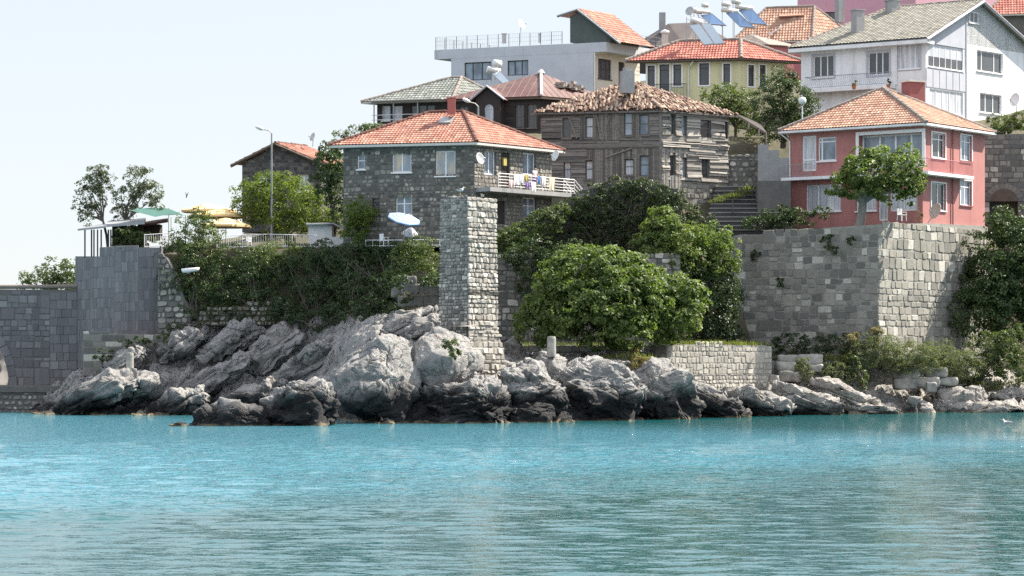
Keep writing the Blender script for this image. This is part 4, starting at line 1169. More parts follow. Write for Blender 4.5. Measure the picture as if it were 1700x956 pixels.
masonry(sm, lw.P, 0, lw.L-0.6, zat(650, 167), zat(622, 167), 0.26, (0.2, 0.5), 0.05, (0.02, 0.10), 32, jit=0.8, tones=(0.4, 0.95), rnd=0.7)
sm.build('sunlit_face', MAT['pale_rubble'], rt)  # stone paled so some of the sun's brightness sits in its colour
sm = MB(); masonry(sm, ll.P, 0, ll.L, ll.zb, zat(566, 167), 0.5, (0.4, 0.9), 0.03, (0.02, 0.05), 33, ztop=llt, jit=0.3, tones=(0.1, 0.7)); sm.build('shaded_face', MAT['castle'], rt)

# terrace wall behind it, in the shade of the fig tree
rt = thing('terrace_wall', 'long low dark terrace wall in the shade under the big fig tree', 'stone wall', at(960, 600, 168))
tw = Wall(1070, 168.6, 3, 'L', 842, zb=zat(612, 168)); tt_ = prof(tw, [(1070, 574), (842, 574)])
cm = MB(); core_sheet(cm, tw, tt_, tw.zb, back=7); cm.build('wall_core', MAT['mortar_dark'], rt)
sm = MB(); masonry(sm, tw.P, 0, tw.L, tw.zb, zat(570, 168), 0.5, (0.5, 1.2), 0.03, (0.02, 0.05), 35, ztop=tt_, jit=0.3, tones=(0.1, 0.7)); sm.build('face', MAT['castle'], rt)

# old wall behind pillar and fig tree
rt = thing('rubble_bank_wall', 'old dark rubble wall between the pillar and the big fig tree, half hidden by ivy', 'stone wall', at(860, 580, 171))
bw = Wall(1130, 172, 4, 'L', 812, zb=zat(600, 172)); bt = prof(bw, [(812, 420), (1130, 420)])
cm = MB(); core_sheet(cm, bw, bt, bw.zb); cm.build('wall_core', MAT['mortar_dark'], rt)
sm = MB(); masonry(sm, bw.P, 0, bw.L, bw.zb, zat(420, 172), 0.42, (0.3, 0.9), 0.05, (0.02, 0.10), 36, jit=0.6, tones=(0.0, 0.85), pale=0.12, split=True, rnd=0.5); sm.build('face', MAT['castle'], rt)

# cut blocks left in the bank left of the pillar
# dry-stone rubble at the bastion's right edge
rt = thing('rubble_wall', 'rough dry stone wall filling the gap at the right edge of the big bastion', 'stone wall', at(290, 560, 179))
rw = Wall(318, 178.8, 6, 'L', 262, zb=zat(565, 179)); rtp = prof(rw, [(262, 420), (275, 425), (290, 450), (305, 490), (318, 520)])
cm = MB(); core_sheet(cm, rw, rtp, rw.zb); cm.build('wall_core', MAT['mortar_dark'], rt)
sm = MB(); masonry(sm, rw.P, 0, rw.L, rw.zb, zat(415, 179), 0.42, (0.25, 0.8), 0.06, (0.03, 0.16), 38, ztop=rtp, jit=0.8, tones=(0.0, 0.85), rnd=0.8); sm.build('face', MAT['castle'], rt)

rt = thing('dry_stone_remnant', 'scattered pale dry stones showing between the dark bushes and the slanted rocks', 'stone wall', at(405, 535, 178.4))
dw = Wall(480, 177.6, 3, 'L', 330, zb=zat(540, 178)); dtp = prof(dw, [(330, 520), (350, 505), (380, 512), (410, 500), (440, 505), (470, 492), (480, 510)])
cm = MB(); core_sheet(cm, dw, lambda t: dtp(t)-0.15, dw.zb); cm.build('wall_core', MAT['earth'], rt)
sm = MB(); masonry(sm, dw.P, 0, dw.L, dw.zb, zat(490, 178), 0.34, (0.2, 0.6), 0.10, (0.03, 0.16), 39, ztop=dtp, jit=0.9, tones=(0.2, 1.0), rnd=0.8); sm.build('face', MAT['castle'], rt)

# ------------------------------------------------------------------ bastion and bridge
rt = thing('bastion', 'tall smooth grey bastion of tall narrow blocks beside the bridge', 'bastion', at(195, 600, 181))
pts = [(125, 186.5), (150, 183), (190, 181), (230, 180.2), (266, 180.4), (272, 187)]
cm = MB(); sm = MB(); zb = zat(612, 182)
for i in range(len(pts)-1):
    (xa, Da), (xb, Db) = pts[i], pts[i+1]
    a, b = Vector((xat(xa, Da), Da)), Vector((xat(xb, Db), Db))
    w = Wall(0, 0, 0, 'R', L=(b-a).length, C=a); w.d = (b-a).normalized(); w.n = Vector((w.d.y, -w.d.x))
    if w.n.dot(-a) < 0 and i < 4: w.n = -w.n
    if i == 4: w.n = Vector((abs(w.d.y), -abs(w.d.x)))
    top = prof(w, [(xa, 424), (xb, 424)]) if xb <= 150 else ((lambda w: lambda t: w.z(165, 424) if (850+w.P(t, 0).x/w.P(t, 0).y*F) < 168 else zat(410, 181))(w))
    core_sheet(cm, w, top, zb, 16, back=3)
    masonry(sm, w.P, 0, w.L, zat(600, 182), zat(408, 181), 0.74, (0.22, 0.6), 0.014, (0.005, 0.035), 41+i, ztop=top, jit=0.03, tones=(0.25, 0.8), cvar=0.12, pale=0.01, chamfer=0.01)
cm.build('wall_core', MAT['ashlar'], rt); sm.build('ashlar_facing', MAT['ashlar'], rt)
rt2 = thing('footing_wall', 'low mossy stone footing running along the base of the bastion', 'stone wall', at(190, 600, 180))
fw2 = Wall(275, 177.6, 4, 'L', 138, zb=zat(612, 178)); fo = MB()
ftp = prof(fw2, [(138, 566), (140, 552), (160, 551), (262, 555), (275, 556)])
core_sheet(fo, fw2, ftp, fw2.zb-0.5, back=3); masonry(fo, fw2.P, 0, fw2.L, fw2.zb-0.5, zat(550, 178), 0.45, (0.6, 1.4), 0.02, (0.01, 0.04), 52, ztop=ftp, jit=0.2, tones=(0.0, 0.5)); fo.build('face', MAT['castle'], rt2)

rt = thing('stone_bridge', 'old grey stone bridge with one arch at the left edge', 'bridge', at(60, 640, 188))
bwall = Wall(128, 186, 3, 'L', -300, zb=zat(640, 188)); top = prof(bwall, [(128, 481), (-300, 478)])
acx, acz = bwall.t_of(-120), zat(640, 192); ar = bwall.t_of(-120) - bwall.t_of(15)
cm = MB(); N = 60
def arch_z(t):
    return acz + math.sqrt(max(0, ar*ar-(t-acx)**2)) if abs(t-acx) < ar else None
for k in range(N):
    a, b = bwall.L*k/N, bwall.L*(k+1)/N
    if abs(a-acx) < ar < abs(b-acx) or abs(b-acx) < ar < abs(a-acx):
        edge = acx-ar if a < acx else acx+ar
        segs = [(a, edge), (edge, b)]
    else: segs = [(a, b)]
    for a, b in segs:
        m = (a+b)/2
        za = arch_z(a) or acz; zb_ = arch_z(b) or acz
        if abs(m-acx) >= ar: za = zb_ = zat(645, 188)
        cm.poly([bwall.P(a, za), bwall.P(b, zb_), bwall.P(b, top(b)), bwall.P(a, top(a))])
        cm.poly([bwall.P(a, za, -5), bwall.P(b, zb_, -5), bwall.P(b, top(b), -5), bwall.P(a, top(a), -5)])
        if abs(m-acx) < ar: cm.poly([bwall.P(a, za), bwall.P(b, zb_), bwall.P(b, zb_, -5), bwall.P(a, za, -5)])
        cm.poly([bwall.P(a, top(a)), bwall.P(b, top(b)), bwall.P(b, top(b), -5), bwall.P(a, top(a), -5)])
te = acx-ar; cm.poly([bwall.P(te, zat(645, 188)), bwall.P(te, acz), bwall.P(te, acz, -5), bwall.P(te, zat(645, 188), -5)])
cm.build('wall_core', MAT['mortar_dark'], rt)
sm = MB()
zbt = lambda t: (arch_z(t)+0.55 if arch_z(t) else -9) if abs(t-acx) < ar+0.3 else -9
masonry(sm, bwall.P, 0, 2.0, zat(640, 188), zat(474, 188), 0.62, (0.35, 0.8), 0.012, (0.03, 0.06), 61, ztop=top, jit=0.03, tones=(0.2, 0.8), cvar=0.12, chamfer=0.01)
masonry(sm, bwall.P, 2.0, bwall.L, zat(640, 188), zat(474, 188), 0.6, (0.5, 1.3), 0.035, (0.01, 0.06), 62, ztop=top, zbot=zbt, jit=0.3, tones=(0.0, 0.8), cvar=0.3, pale=0.10, split=True, rnd=0.2)
sm.build('facing', MAT['ashlar'], rt)
sm = MB(); na = 26
for k in range(na):
    a0, a1 = math.pi*k/na, math.pi*(k+1)/na*0.998
    q = [bwall.P(acx-math.cos(a)*r_, acz+math.sin(a)*r_, 0.07) for a, r_ in ((a0+.004, ar), (a1-.004, ar), (a1-.004, ar+0.6), (a0+.004, ar+0.6))]
    sm.prism(q, -bwall.n3()*0.12, R.uniform(.1, .6))
sm.build('arch_ring', MAT['ashlar'], rt)
pm = MB(); pm.tube([bwall.P(0.0, bwall.z(125, 475), -0.1), bwall.P(bwall.t_of(60), bwall.z(60, 476), -0.1), bwall.P(bwall.L, bwall.z(-200, 477), -0.1)], 0.16, 10)
pm.build('pipe', M('pipe_brown', (0.22, 0.19, 0.16), (0.15, 0.13, 0.11), 2, 0.6), rt)
rt = thing('pebble_footing', 'low footing of round pale stones along the water under the bridge', 'stone wall', at(50, 680, 184))
pf = Wall(112, 180.5, 4, 'L', -300, zb=-1.0); ptop = prof(pf, [(112, 645), (-300, 645)])
cm = MB(); core_sheet(cm, pf, ptop, -1.0, back=8); cm.build('wall_core', MAT['mortar_dark'], rt)
sm = MB(); masonry(sm, pf.P, 0, pf.L, -0.2, zat(652, 181), 0.36, (0.3, 0.6), 0.08, (0.05, 0.12), 66, jit=0.8, tones=(0.1, 0.85), chamfer=0.1, rnd=1.0); sm.build('pebble_face', MAT['castle'], rt)
sm = MB(); pf.panel(sm, 0, pf.L, zat(651, 181), zat(641, 181), -8, 0.15); sm.build('top_slab', MAT['mortar_dark'], rt)

# ------------------------------------------------------------------ boulders and islets
ROCKS = [
 ('knobbly pale rock carrying the small stone post, by the water', 200, 604, 264, 672, 172.0, 1.6, 2, 5, 0.62, {}),
 ('dark craggy islet with a pale top in the water', 430, 632, 583, 716, 144.5, 2.2, 10, 6, 0.3, dict(chunk=0.32)),
 ('low black islet left of the pale topped one', 314, 668, 450, 724, 144, 1.5, 11, 6, 0.1, dict(chunk=0.3, cut_lo=0.82, cuts=8)),
 ('tiny black rock breaking the water at the left end of the islets', 276, 697, 315, 716, 143, 0.6, 12, 4, 0.1, dict(chunk=0.12, cuts=3)),
 ('massive rounded grey boulder rising straight from the water left of the pillar', 556, 552, 694, 716, 150.3, 3.2, 13, 7, 0.9, dict(chunk=0.2, ledge=0.05, scale=1.9)),
 ('huge smooth pale boulder directly below the pillar', 655, 546, 802, 650, 152.3, 2.4, 14, 7, 0.2, dict(chunk=0.16, ledge=0.04, scale=1.9)),
 ('narrow pinkish boulder wedged between the two great boulders', 636, 556, 690, 640, 151.8, 1.5, 15, 5, 0.7, {}),
 ('stepped dark ledges at the waterline below the pillar', 672, 632, 862, 716, 150.4, 2.6, 16, 7, 0.10, dict(chunk=0.2, ledge=0.32, lam=1.0, cut_lo=0.75, scale=0.7)),
 ('rounded grey boulder right of the pillar foot', 805, 602, 950, 706, 153.3, 2.0, 17, 7, 0.15, dict(cut_lo=0.72)),
 ('black wet boulder at the waterline in front of the rounded grey one', 838, 664, 928, 710, 151.5, 1.2, 18, 6, 0.2, {}),
 ('pale topped sea cliff with a black foot, left of the low wall', 912, 594, 1085, 716, 156.3, 2.4, 19, 7, -0.1, dict(chunk=0.24, cut_lo=0.74)),
 ('broad cliff rock with a white cap under the left end of the low wall', 1036, 606, 1166, 712, 159.5, 2.2, 20, 7, -0.15, dict(cut_lo=0.72)),
 ('small upright rock in the dark gap by the water', 1506, 660, 1532, 696, 176.5, 0.7, 26, 4, 0.2, {}),
 ('dark angular rock beside the small upright one', 1518, 664, 1556, 694, 177, 0.8, 27, 5, -0.5, {}),
 ('squared pale rock on the right shelf, below the green shrub', 1628, 630, 1672, 652, 184.5, 0.8, 30, 5, 0.0, {}),
 ('pale boulder beneath the short column stump', 886, 578, 946, 622, 157.5, 1.2, 31, 5, 0.0, {}),
 ('white bleached rock in shade between pillar and fig tree', 836, 548, 874, 600, 164, 0.9, 32, 5, 0.5, {}),
 ('flat pale rock below the terrace wall', 960, 592, 1050, 622, 161, 1.2, 34, 5, 0.0, {}),
]
for lab, x0, y0, x1, y1, D, dy, sd, sub, tl_, kw in ROCKS:
    rock(lab, x0, y0, x1, y1, D, dy, sd, sub, tl_, **kw)

BEDS = [
 ('dark ribbed rock bed sloping down to the right below the low wall', 1112, 645, 1250, 700, 56, 163.6),
 ('sunlit cream slab sloping right below the middle of the low wall', 1180, 650, 1325, 696, 46, 166.8),
 ('jagged black and white bed right of the low wall', 1270, 645, 1410, 700, 50, 170.8),
 ('smooth sunlit slab sloping down below the ruined blocks', 1330, 634, 1465, 682, 44, 173.6),
 ('low dark ledge at the waterline, right of the sunlit slab', 1390, 676, 1505, 694, 30, 173.2),
 ('long sunlit shelf bed rising from the dark gap to the right shore', 1530, 690, 1655, 648, 36, 179),
 ('lower pale shelf bed along the water on the right shore', 1545, 694, 1720, 674, 30, 178),
 ('sunlit bed running out of the right edge of the shore', 1635, 668, 1760, 652, 34, 181),
 ('dark wet rock sloping down to the left corner of the headland', 78, 694, 250, 618, 52, 170.5),
 ('narrow slanted slab just under the bastion footing', 170, 622, 250, 572, 34, 176),
 ('slanted grey block bed right of the bastion footing, highest on the left', 255, 600, 335, 548, 40, 177),
 ('blotchy sunlit rock at the water right of the stone post rock', 250, 700, 340, 640, 44, 170),
 ('long cracked bed running up from the sunlit blotchy rock', 285, 672, 425, 590, 44, 173.2),
 ('rounded topped bed under the bushes, third from the bastion', 330, 604, 442, 538, 44, 176.5),
 ('tall slanted pale bed with a rounded top in the middle of the slope', 400, 640, 497, 532, 50, 175),
 ('long dark foot bed running to the water behind the islets', 320, 704, 490, 640, 44, 170.2),
 ('smooth shaded slab rising behind the pale topped islet', 430, 668, 580, 566, 60, 171.5),
 ('lower smooth slab between the islet and the massive boulder', 470, 702, 590, 628, 50, 166),
 ('pale ribbed bed beside the pillar foot, under the bank', 610, 572, 742, 512, 40, 163.5),
 ('short pale bed close to the left face of the pillar', 660, 566, 745, 528, 34, 161.5),
]
for k, (lab, x0, y0, x1, y1, th, D) in enumerate(BEDS): bed(lab, x0, y0, x1, y1, th, D, 1.6, 400+k)

def stump(label, x0, y0, x1, y1, D):
    a, b = at(x0, y1, D), at(x1, y0, D); r = (b.x-a.x)/2; h = b.z-a.z
    mb = MB(); c = Vector(((a.x+b.x)/2, D, a.z-0.3))
    mb.lathe(c, (0, 0, 1), [(0.001, 0), (r*1.04, 0), (r, h*0.5), (r*0.98, h+0.15), (r*0.85, h+0.28), (0.001, h+0.3)], 14)
    return tag(mb.build('column_stump', MAT['block'], None), label, 'column')
stump('short round column stump on the pale boulder right of the pillar', 908, 558, 923, 584, 157)
stump('thin stone post on the knobbly rock below the bastion', 209, 585, 222, 612, 171.8)

def blocks(name, label, items, seed, mat='block'):
    r = random.Random(seed); mb = MB()
    for x0, y0, x1, y1, D, dp in items:
        a, b = at(x0, y1, D), at(x1, y0, D)
        n = 5
        # rough-hewn block: subdivided box nudged by noise
        bm = bmesh.new(); bmesh.ops.create_cube(bm, size=1.0); bmesh.ops.subdivide_edges(bm, edges=bm.edges[:], cuts=4, use_grid_fill=True)
        V = np.array([v.co[:] for v in bm.verts]); Fc = [tuple(v.index for v in f.verts) for f in bm.faces]; bm.free()
        Vc = np.sign(V)*np.abs(V*2)**0.97/2
        rad = np.linalg.norm(V, axis=1)[:, None]; Vc = Vc*(1-0.07*np.clip(rad-0.66, 0, 1)/0.2)
        W = np.array([(a.x+b.x)/2, D+dp/2, (a.z+b.z)/2]) + Vc*np.array([b.x-a.x, dp, b.z-a.z])
        W += 0.13*np.stack([fbm(W*1.8, 3, seed), fbm(W*1.8+5, 3, seed), fbm(W*1.8+9, 3, seed)], 1)
        mb.add(W.tolist(), Fc, r.uniform(.2, 1))
    o = mb.build(name, MAT[mat], None, True)
    return tag(o, label, 'ruin')
blocks('ruined_wall', 'broken stack of pale cut blocks just right of the low wall', [
    (1292, 590, 1330, 602, 176, 1.6), (1290, 601, 1322, 616, 175.5, 1.8), (1294, 616, 1318, 634, 175, 1.6), (1316, 617, 1330, 634, 175.3, 1.4),
    (1326, 588, 1366, 606, 176.5, 1.8), (1344, 605, 1368, 617, 176, 1.2), (1366, 588, 1412, 604, 177.5, 1.4), (1332, 581, 1352, 588, 177.5, 0.9), (1328, 622, 1366, 640, 176.5, 1.6), (1278, 622, 1294, 636, 174.5, 1.0)], 71)
blocks('ruined_platform', 'broken platform of large blocks with rubble on top, at the right shore', [
    (1486, 628, 1522, 646, 178, 1.8), (1520, 626, 1562, 644, 178.4, 1.8), (1560, 626, 1590, 640, 179, 1.4), (1538, 610, 1574, 626, 178.8, 1.5),
    (1484, 611, 1526, 628, 178.4, 1.5), (1490, 604, 1508, 612, 178.8, 0.9), (1506, 606, 1530, 614, 178.8, 0.9), (1540, 634, 1556, 650, 177.5, 0.8)], 72)
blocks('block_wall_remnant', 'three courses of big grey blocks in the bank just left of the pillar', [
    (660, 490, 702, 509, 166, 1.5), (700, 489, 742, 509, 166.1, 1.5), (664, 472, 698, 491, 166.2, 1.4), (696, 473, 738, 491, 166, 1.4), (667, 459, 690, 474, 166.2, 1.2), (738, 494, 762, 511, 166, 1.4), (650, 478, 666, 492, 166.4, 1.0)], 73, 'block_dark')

# ------------------------------------------------------------------ stone house (main)
H = House('stone_house', 'grey stone house with orange tiled hip roof and laundry balcony, behind the ruined pillar', 'house', 787, 176, 15, 50, 570, 916, 410, 237)
H.win('L', 593, 255, 606, 281, cols=1, trans=(0.55,), glass='glass_blue', fw=0.08)
H.win('L', 651, 253, 683, 286, cols=2, glass='glass_warm', fw=0.09)
H.win('L', 723, 250, 756, 292, cols=2, glass='glass_warm', fw=0.09)
H.win('L', 657, 327, 684, 356, cols=2, trans=(0.62,), glass='glass_blue', fw=0.08)
H.win('L', 618, 329, 630, 356, cols=1, glass='glass', frame='dark_metal')
H.win('R', 804, 250, 823, 290, cols=2, glass='glass_blue', fw=0.09, sill=False)
H.door('R', 832, 252, 846, 314)
H.win('R', 868, 254, 889, 290, cols=2, glass='glass_blue', fw=0.08, sill=False)
H.win('R', 868, 328, 890, 362, cols=2, trans=(0.6,), glass='glass_blue', fw=0.08, sill=False)
H.door('R', 826, 330, 838, 372)
H.finish('mortar_dark')
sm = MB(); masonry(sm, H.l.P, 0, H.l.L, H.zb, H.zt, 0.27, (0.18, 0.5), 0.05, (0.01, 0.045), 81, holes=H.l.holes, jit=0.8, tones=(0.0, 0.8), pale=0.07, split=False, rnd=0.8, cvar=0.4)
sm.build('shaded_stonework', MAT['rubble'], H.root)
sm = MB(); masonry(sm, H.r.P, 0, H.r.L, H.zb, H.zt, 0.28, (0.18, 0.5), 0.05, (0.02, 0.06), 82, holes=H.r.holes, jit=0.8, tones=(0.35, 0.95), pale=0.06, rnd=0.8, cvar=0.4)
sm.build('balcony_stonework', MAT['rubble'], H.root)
Dc = H.cen.y
A = at(769, 186, Dc); kk = Wall(0, 0, 15, 'L', L=1, C=(A.x, A.y)); B = A + kk.d3()*kk.t_of(712)
ro, q = hipped(H.root, H.corners, H.zt, 0.55, A, B, 'tile_orange', 'ridge_dark', 0.25, 0.36, eave_h=0.17, seed=5)
mb = MB(); a = at(744, 190, Dc-2); mb.box((at(749.5, 190, Dc-1).x, Dc-1.0, zat(192, Dc)), 0.55, 0.55, zat(166, Dc)-zat(192, Dc)); mb.box((at(749.5, 190, Dc-1).x, Dc-1.0, zat(166, Dc)), 0.62, 0.62, 0.07)
mb.build('chimney', MAT['chimney_red'], ro)
def on_plane(p0, p1, p2, px, py):
    """point of a roof plane seen at this pixel"""
    p0, p1, p2 = Vector(p0), Vector(p1), Vector(p2); n = (p1-p0).cross(p2-p0)
    o = Vector((0, 0, CZ)); d = Vector(((px-850)/F, 1, (HZ-py)/F)); return o + d*((p0-o).dot(n)/d.dot(n)), n.normalized()
zc = lambda p: Vector((p.x, p.y, H.zt))
mb = MB(); P_, n_ = on_plane(zc(q[3]), zc(q[0]), A, 741, 202)
if n_.z < 0: n_ = -n_
u_ = Vector((H.l.d.x, H.l.d.y, 0)); v_ = n_.cross(u_)
if v_.z < 0: v_ = -v_
mb.obox(P_-u_*0.45-v_*0.5+n_*0.02, u_*0.9, v_*1.0, n_*0.16); mb.build('skylight', MAT['grey_metal'], ro)
# balcony
bs = MB(); H.r.panel(bs, 0.15, H.r.L+1.0, H.r.z(850, 323), H.r.z(850, 316), 0.01, 1.35); bs.build('balcony_slab', MAT['concrete'], H.root)
rb = MB(); zf = H.r.z(850, 316); ta, tb = 1.1, H.r.L+1.0
for k in range(5):
    z = zf+0.15+k*0.21; rb.tube([H.r.P(ta, z, 1.28), H.r.P(tb, z, 1.28), H.r.P(tb, z, 0.5)], 0.018 if k < 4 else 0.028, 5)
n = 7
for k in range(n+1):
    t = ta+(tb-ta)*k/n; rb.tube([H.r.P(t, zf, 1.28), H.r.P(t, zf+1.0, 1.28)], 0.022, 5)
rb.build('balcony_railing', MAT['white_metal'], H.root)
st = MB(); ns = 9
for k in range(ns):
    st.obox(H.r.P(tb+0.02+k*0.26, zf-0.18*(k+1)-0.1, 0.3), H.r.d3()*0.26, H.r.n3()*1.0, (0, 0, 0.2))
st.build('stair', MAT['concrete'], H.root)
rs = MB()
for o in (0.32, 1.28):
    for hh in (0.35, 0.68, 1.0): rs.tube([H.r.P(tb, zf+hh, o), H.r.P(tb+ns*0.26, zf+hh-0.18*ns, o)], 0.03, 5)
    for k in (3, 6, 9): rs.tube([H.r.P(tb+k*0.26, zf-0.18*k, o), H.r.P(tb+k*0.26, zf-0.18*k+1.0, o)], 0.03, 5)
pe = H.r.P(tb+ns*0.26, zf-0.18*ns+1.0, 1.28); rs.tube([pe, at(890, 347, pe.y-1)], 0.04, 5); rs.tube([pe-Vector((0, 0, 0.5)), at(893, 352, pe.y-1)], 0.035, 5)
rs.build('stair_railing', MAT['white_metal'], H.root)
mb = MB(); H.r.panel(mb, H.r.t_of(832.5), H.r.t_of(837.5), H.r.z(835, 275), H.r.z(835, 262), 0.09, 0.22); mb.build('meter_box', MAT['mustard_cloth'], H.root)
BAL = H.r; BALZ = zf

# ------------------------------------------------------------------ small gable house
G = House('gable_house', 'small dark stone house with red tiled gable roof behind the bright green tree', 'house', 533, 196, 8, 58, 402, 572, 385, 270)
G.win('L', 428, 292, 444, 320, cols=2, glass='glass_pale'); G.win('L', 497, 290, 512, 318, cols=2, glass='glass_pale')
G.finish('mortar_dark')
sm = MB(); apx = G.l.P(G.l.t_of(463), G.l.z(463, 240)); tap = G.l.t_of(463)
gz = lambda t: G.zt + (apx.z-G.zt)*(1-abs(t-tap)/(tap if t < tap else G.l.L-tap))
masonry(sm, G.l.P, 0, G.l.L, G.zb, apx.z, 0.3, (0.25, 0.6), 0.03, (0.01, 0.05), 91, holes=G.l.holes, ztop=lambda t: gz(t)+0.1, jit=0.5, tones=(0.0, 0.8), pale=0.03)
sm.poly([G.l.P(0, G.zt), G.l.P(tap, apx.z), G.l.P(G.l.L, G.zt)])
sm.build('stonework', MAT['darkrubble'], G.root)
rd = G.r.d3(); ov = -G.r.d3()*0.5
e0 = G.l.P(-0.55, G.zt-0.12) + ov; e1 = e0 + rd*(G.r.L+1); a0 = apx + ov + Vector((0, 0, 0.12)); a1 = a0 + rd*(G.r.L+1); l0 = G.l.P(G.l.L+0.6, G.zt-0.14) + ov; l1 = l0+rd*(G.r.L+1)
mb = MB(); tile_plane(mb, [e0, e1, a1, a0], rd, 0.26, 0.36, seed=9); tile_plane(mb, [l1, l0, a0, a1], rd, 0.26, 0.36, seed=10)
ro = mb.build('roof', MAT['tile_orange'], G.root)
mb = MB(); ridge(mb, a0, a1, 0.13); mb.build('ridge_tiles', MAT['ridge_dark'], ro)
mb = MB(); mb.tube([l0-Vector((0, 0, .10)), a0-Vector((0, 0, .10)), e0-Vector((0, 0, .10))], 0.12, 4); mb.build('verge_board', MAT['soffit_dark'], ro)

# ------------------------------------------------------------------ derelict timber house
W = House('derelict_timber_house', 'derelict unpainted timber house with broken tile roof and dark window holes', 'house', 1098, 188, 12, 36, 899, 1208, 345, 182)
for x0, y0, x1, y1, gl, sl in ((934, 196, 947, 229, 'glass', False), (972, 194, 985, 229, 'curtain', True), (1036, 187, 1050, 225, 'glass_pale', True), (1061, 190, 1077, 224, 'glass_blue', True),
                               (936, 267, 948, 298, 'curtain', True), (972, 266, 985, 298, 'curtain', True), (1037, 264, 1052, 291, 'curtain', True), (1062, 258, 1078, 292, 'glass_blue', False)):
    W.win('L', x0, y0, x1, y1, cols=1, trans=(0.55,), frame='wood', glass=gl, sill=sl, fw=0.08, surround='wood', sw=0.12)
for x0, y0, x1, y1, gl in ((1112, 189, 1121, 223, 'glass'), (1131, 192, 1140, 225, 'glass_blue'), (1162, 197, 1180, 230, 'glass'), (1203, 200, 1207.5, 230, 'glass'),
                           (1111, 258, 1121, 292, 'glass'), (1132, 262, 1140, 294, 'glass_blue'), (1164, 262, 1177, 295, 'glass')):
    W.win('R', x0, y0, x1, y1, cols=1, trans=(0.5,), frame='wood', glass=gl, sill=False, fw=0.07, surround='wood', sw=0.1)
W.finish('darkwood', 'wood', inset=0.02)
z_mid = W.l.z(1000, 243)
mb = MB(); planks(mb, W.l, W.zb, z_mid-0.2, 0, W.l.L*0.62, 0.17, 101, True); planks(mb, W.l, W.zb, z_mid-0.2, W.l.L*0.62, None, 0.2, 102, False)
planks(mb, W.l, z_mid-0.2, z_mid+0.5, 0, None, 0.2, 103, False, 1.4); planks(mb, W.l, z_mid+0.5, W.zt, 0, W.l.L*0.16, 0.19, 104, False); planks(mb, W.l, z_mid+0.5, W.zt, W.l.L*0.16, W.l.L*0.68, 0.17, 105, True)
planks(mb, W.l, z_mid+0.5, W.zt, W.l.L*0.68, None, 0.19, 106, False)
for x0, y0, x1, y1 in ((944, 193, 958, 230), (1000, 235, 1012, 193), (1018, 193, 1030, 233), (1005, 262, 1050, 246), (990, 190, 998, 232)):
    a, b = W.l.P(W.l.t_of(x0), W.l.z(x0, y0), 0.10), W.l.P(W.l.t_of(x1), W.l.z(x1, y1), 0.10); mb.bar(a, b, 0.09, tone=0.8)
W.l.panel(mb, -0.04, 0.14, W.zb, W.zt, 0.02, 0.12, 0.7); W.l.panel(mb, 0, W.l.L, z_mid-0.1, z_mid+0.06, 0.06, 0.13, 0.5)
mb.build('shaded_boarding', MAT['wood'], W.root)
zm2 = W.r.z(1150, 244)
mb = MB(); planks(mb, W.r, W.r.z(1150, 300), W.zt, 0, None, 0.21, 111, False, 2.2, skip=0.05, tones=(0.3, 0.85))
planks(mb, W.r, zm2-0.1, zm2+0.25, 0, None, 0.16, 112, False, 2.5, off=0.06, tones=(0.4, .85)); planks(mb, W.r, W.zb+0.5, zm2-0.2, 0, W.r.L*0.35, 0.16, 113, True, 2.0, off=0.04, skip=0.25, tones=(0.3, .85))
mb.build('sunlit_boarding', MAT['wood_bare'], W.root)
mb = MB(); masonry(mb, W.r.P, 0, W.r.L, W.zb-3, W.r.z(1150, 302), 0.34, (0.25, 0.6), 0.05, (0.0, 0.10), 114, jit=0.6, tones=(0.1, 0.8)); core_sheet(mb, W.r, lambda t: W.r.z(1150, 302), W.zb-3)
mb.build('stone_base', MAT['castle'], W.root)
A = at(1046, 134, W.cen.y)
def loose_tiles(mb, poly, u, seed, dens=34.0, messy=0.28):
    r = random.Random(seed); p = [Vector(x) for x in poly]
    n = Vector((0, 0, 0))
    for i in range(1, len(p)-1): n += (p[i]-p[0]).cross(p[i+1]-p[0])
    area = n.length/2; n.normalize()
    if n.z < 0: n = -n
    u = Vector(u).normalized(); v = n.cross(u)
    if v.z < 0: v = -v
    mb.poly([q-n*0.06 for q in p], 0.05)
    q2 = [((x-p[0]).dot(u), (x-p[0]).dot(v)) for x in p]
    def inside(a, b):
        c = False
        for i in range(len(q2)):
            (x0, y0), (x1, y1) = q2[i], q2[i-1]
            if (y0 > b) != (y1 > b) and a < (x1-x0)*(b-y0)/(y1-y0)+x0: c = not c
        return c
    a0, a1, b0, b1 = min(x[0] for x in q2), max(x[0] for x in q2), min(x[1] for x in q2), max(x[1] for x in q2)
    sx, sy = 0.165, 0.25
    for i in range(int((a1-a0)/sx)+1):
        for j in range(int((b1-b0)/sy)+1):
            x, y = a0+i*sx+r.uniform(-.05, .05), b0+j*sy+r.uniform(-.06, .06)
            if not inside(x, y) or r.random() < 0.06: continue
            ang = r.gauss(0, messy); L_, wd = 0.32, 0.095
            uu = u*math.cos(ang)+v*math.sin(ang); vv = v*math.cos(ang)-u*math.sin(ang)
            vv = (vv + n*r.uniform(-.05, .12)).normalized()
            up = 1 if (i % 2 or r.random() < 0.4) else -0.6
            c = p[0]+u*x+v*y+n*r.uniform(0.02, 0.08)
            vs = []
            for e in (-0.5, 0.5):
                for k in range(5):
                    th = math.pi*k/4; vs.append(c+vv*(L_*e)-uu*math.cos(th)*wd*(1-0.15*e)+n*math.sin(th)*wd*0.8*up)
            mb.add(vs, [(k, k+1, k+6, k+5) for k in range(4)], min(1, max(0, r.gauss(0.58, 0.27))))
def roof_quad(H, over):
    C, Rr, K, L = H.corners; cen = H.cen
    ld, rd_ = H.l.d, H.r.d
    return (C-ld*over-rd_*over, Rr-ld*over+rd_*over, K+ld*over+rd_*over, L+ld*over-rd_*over)
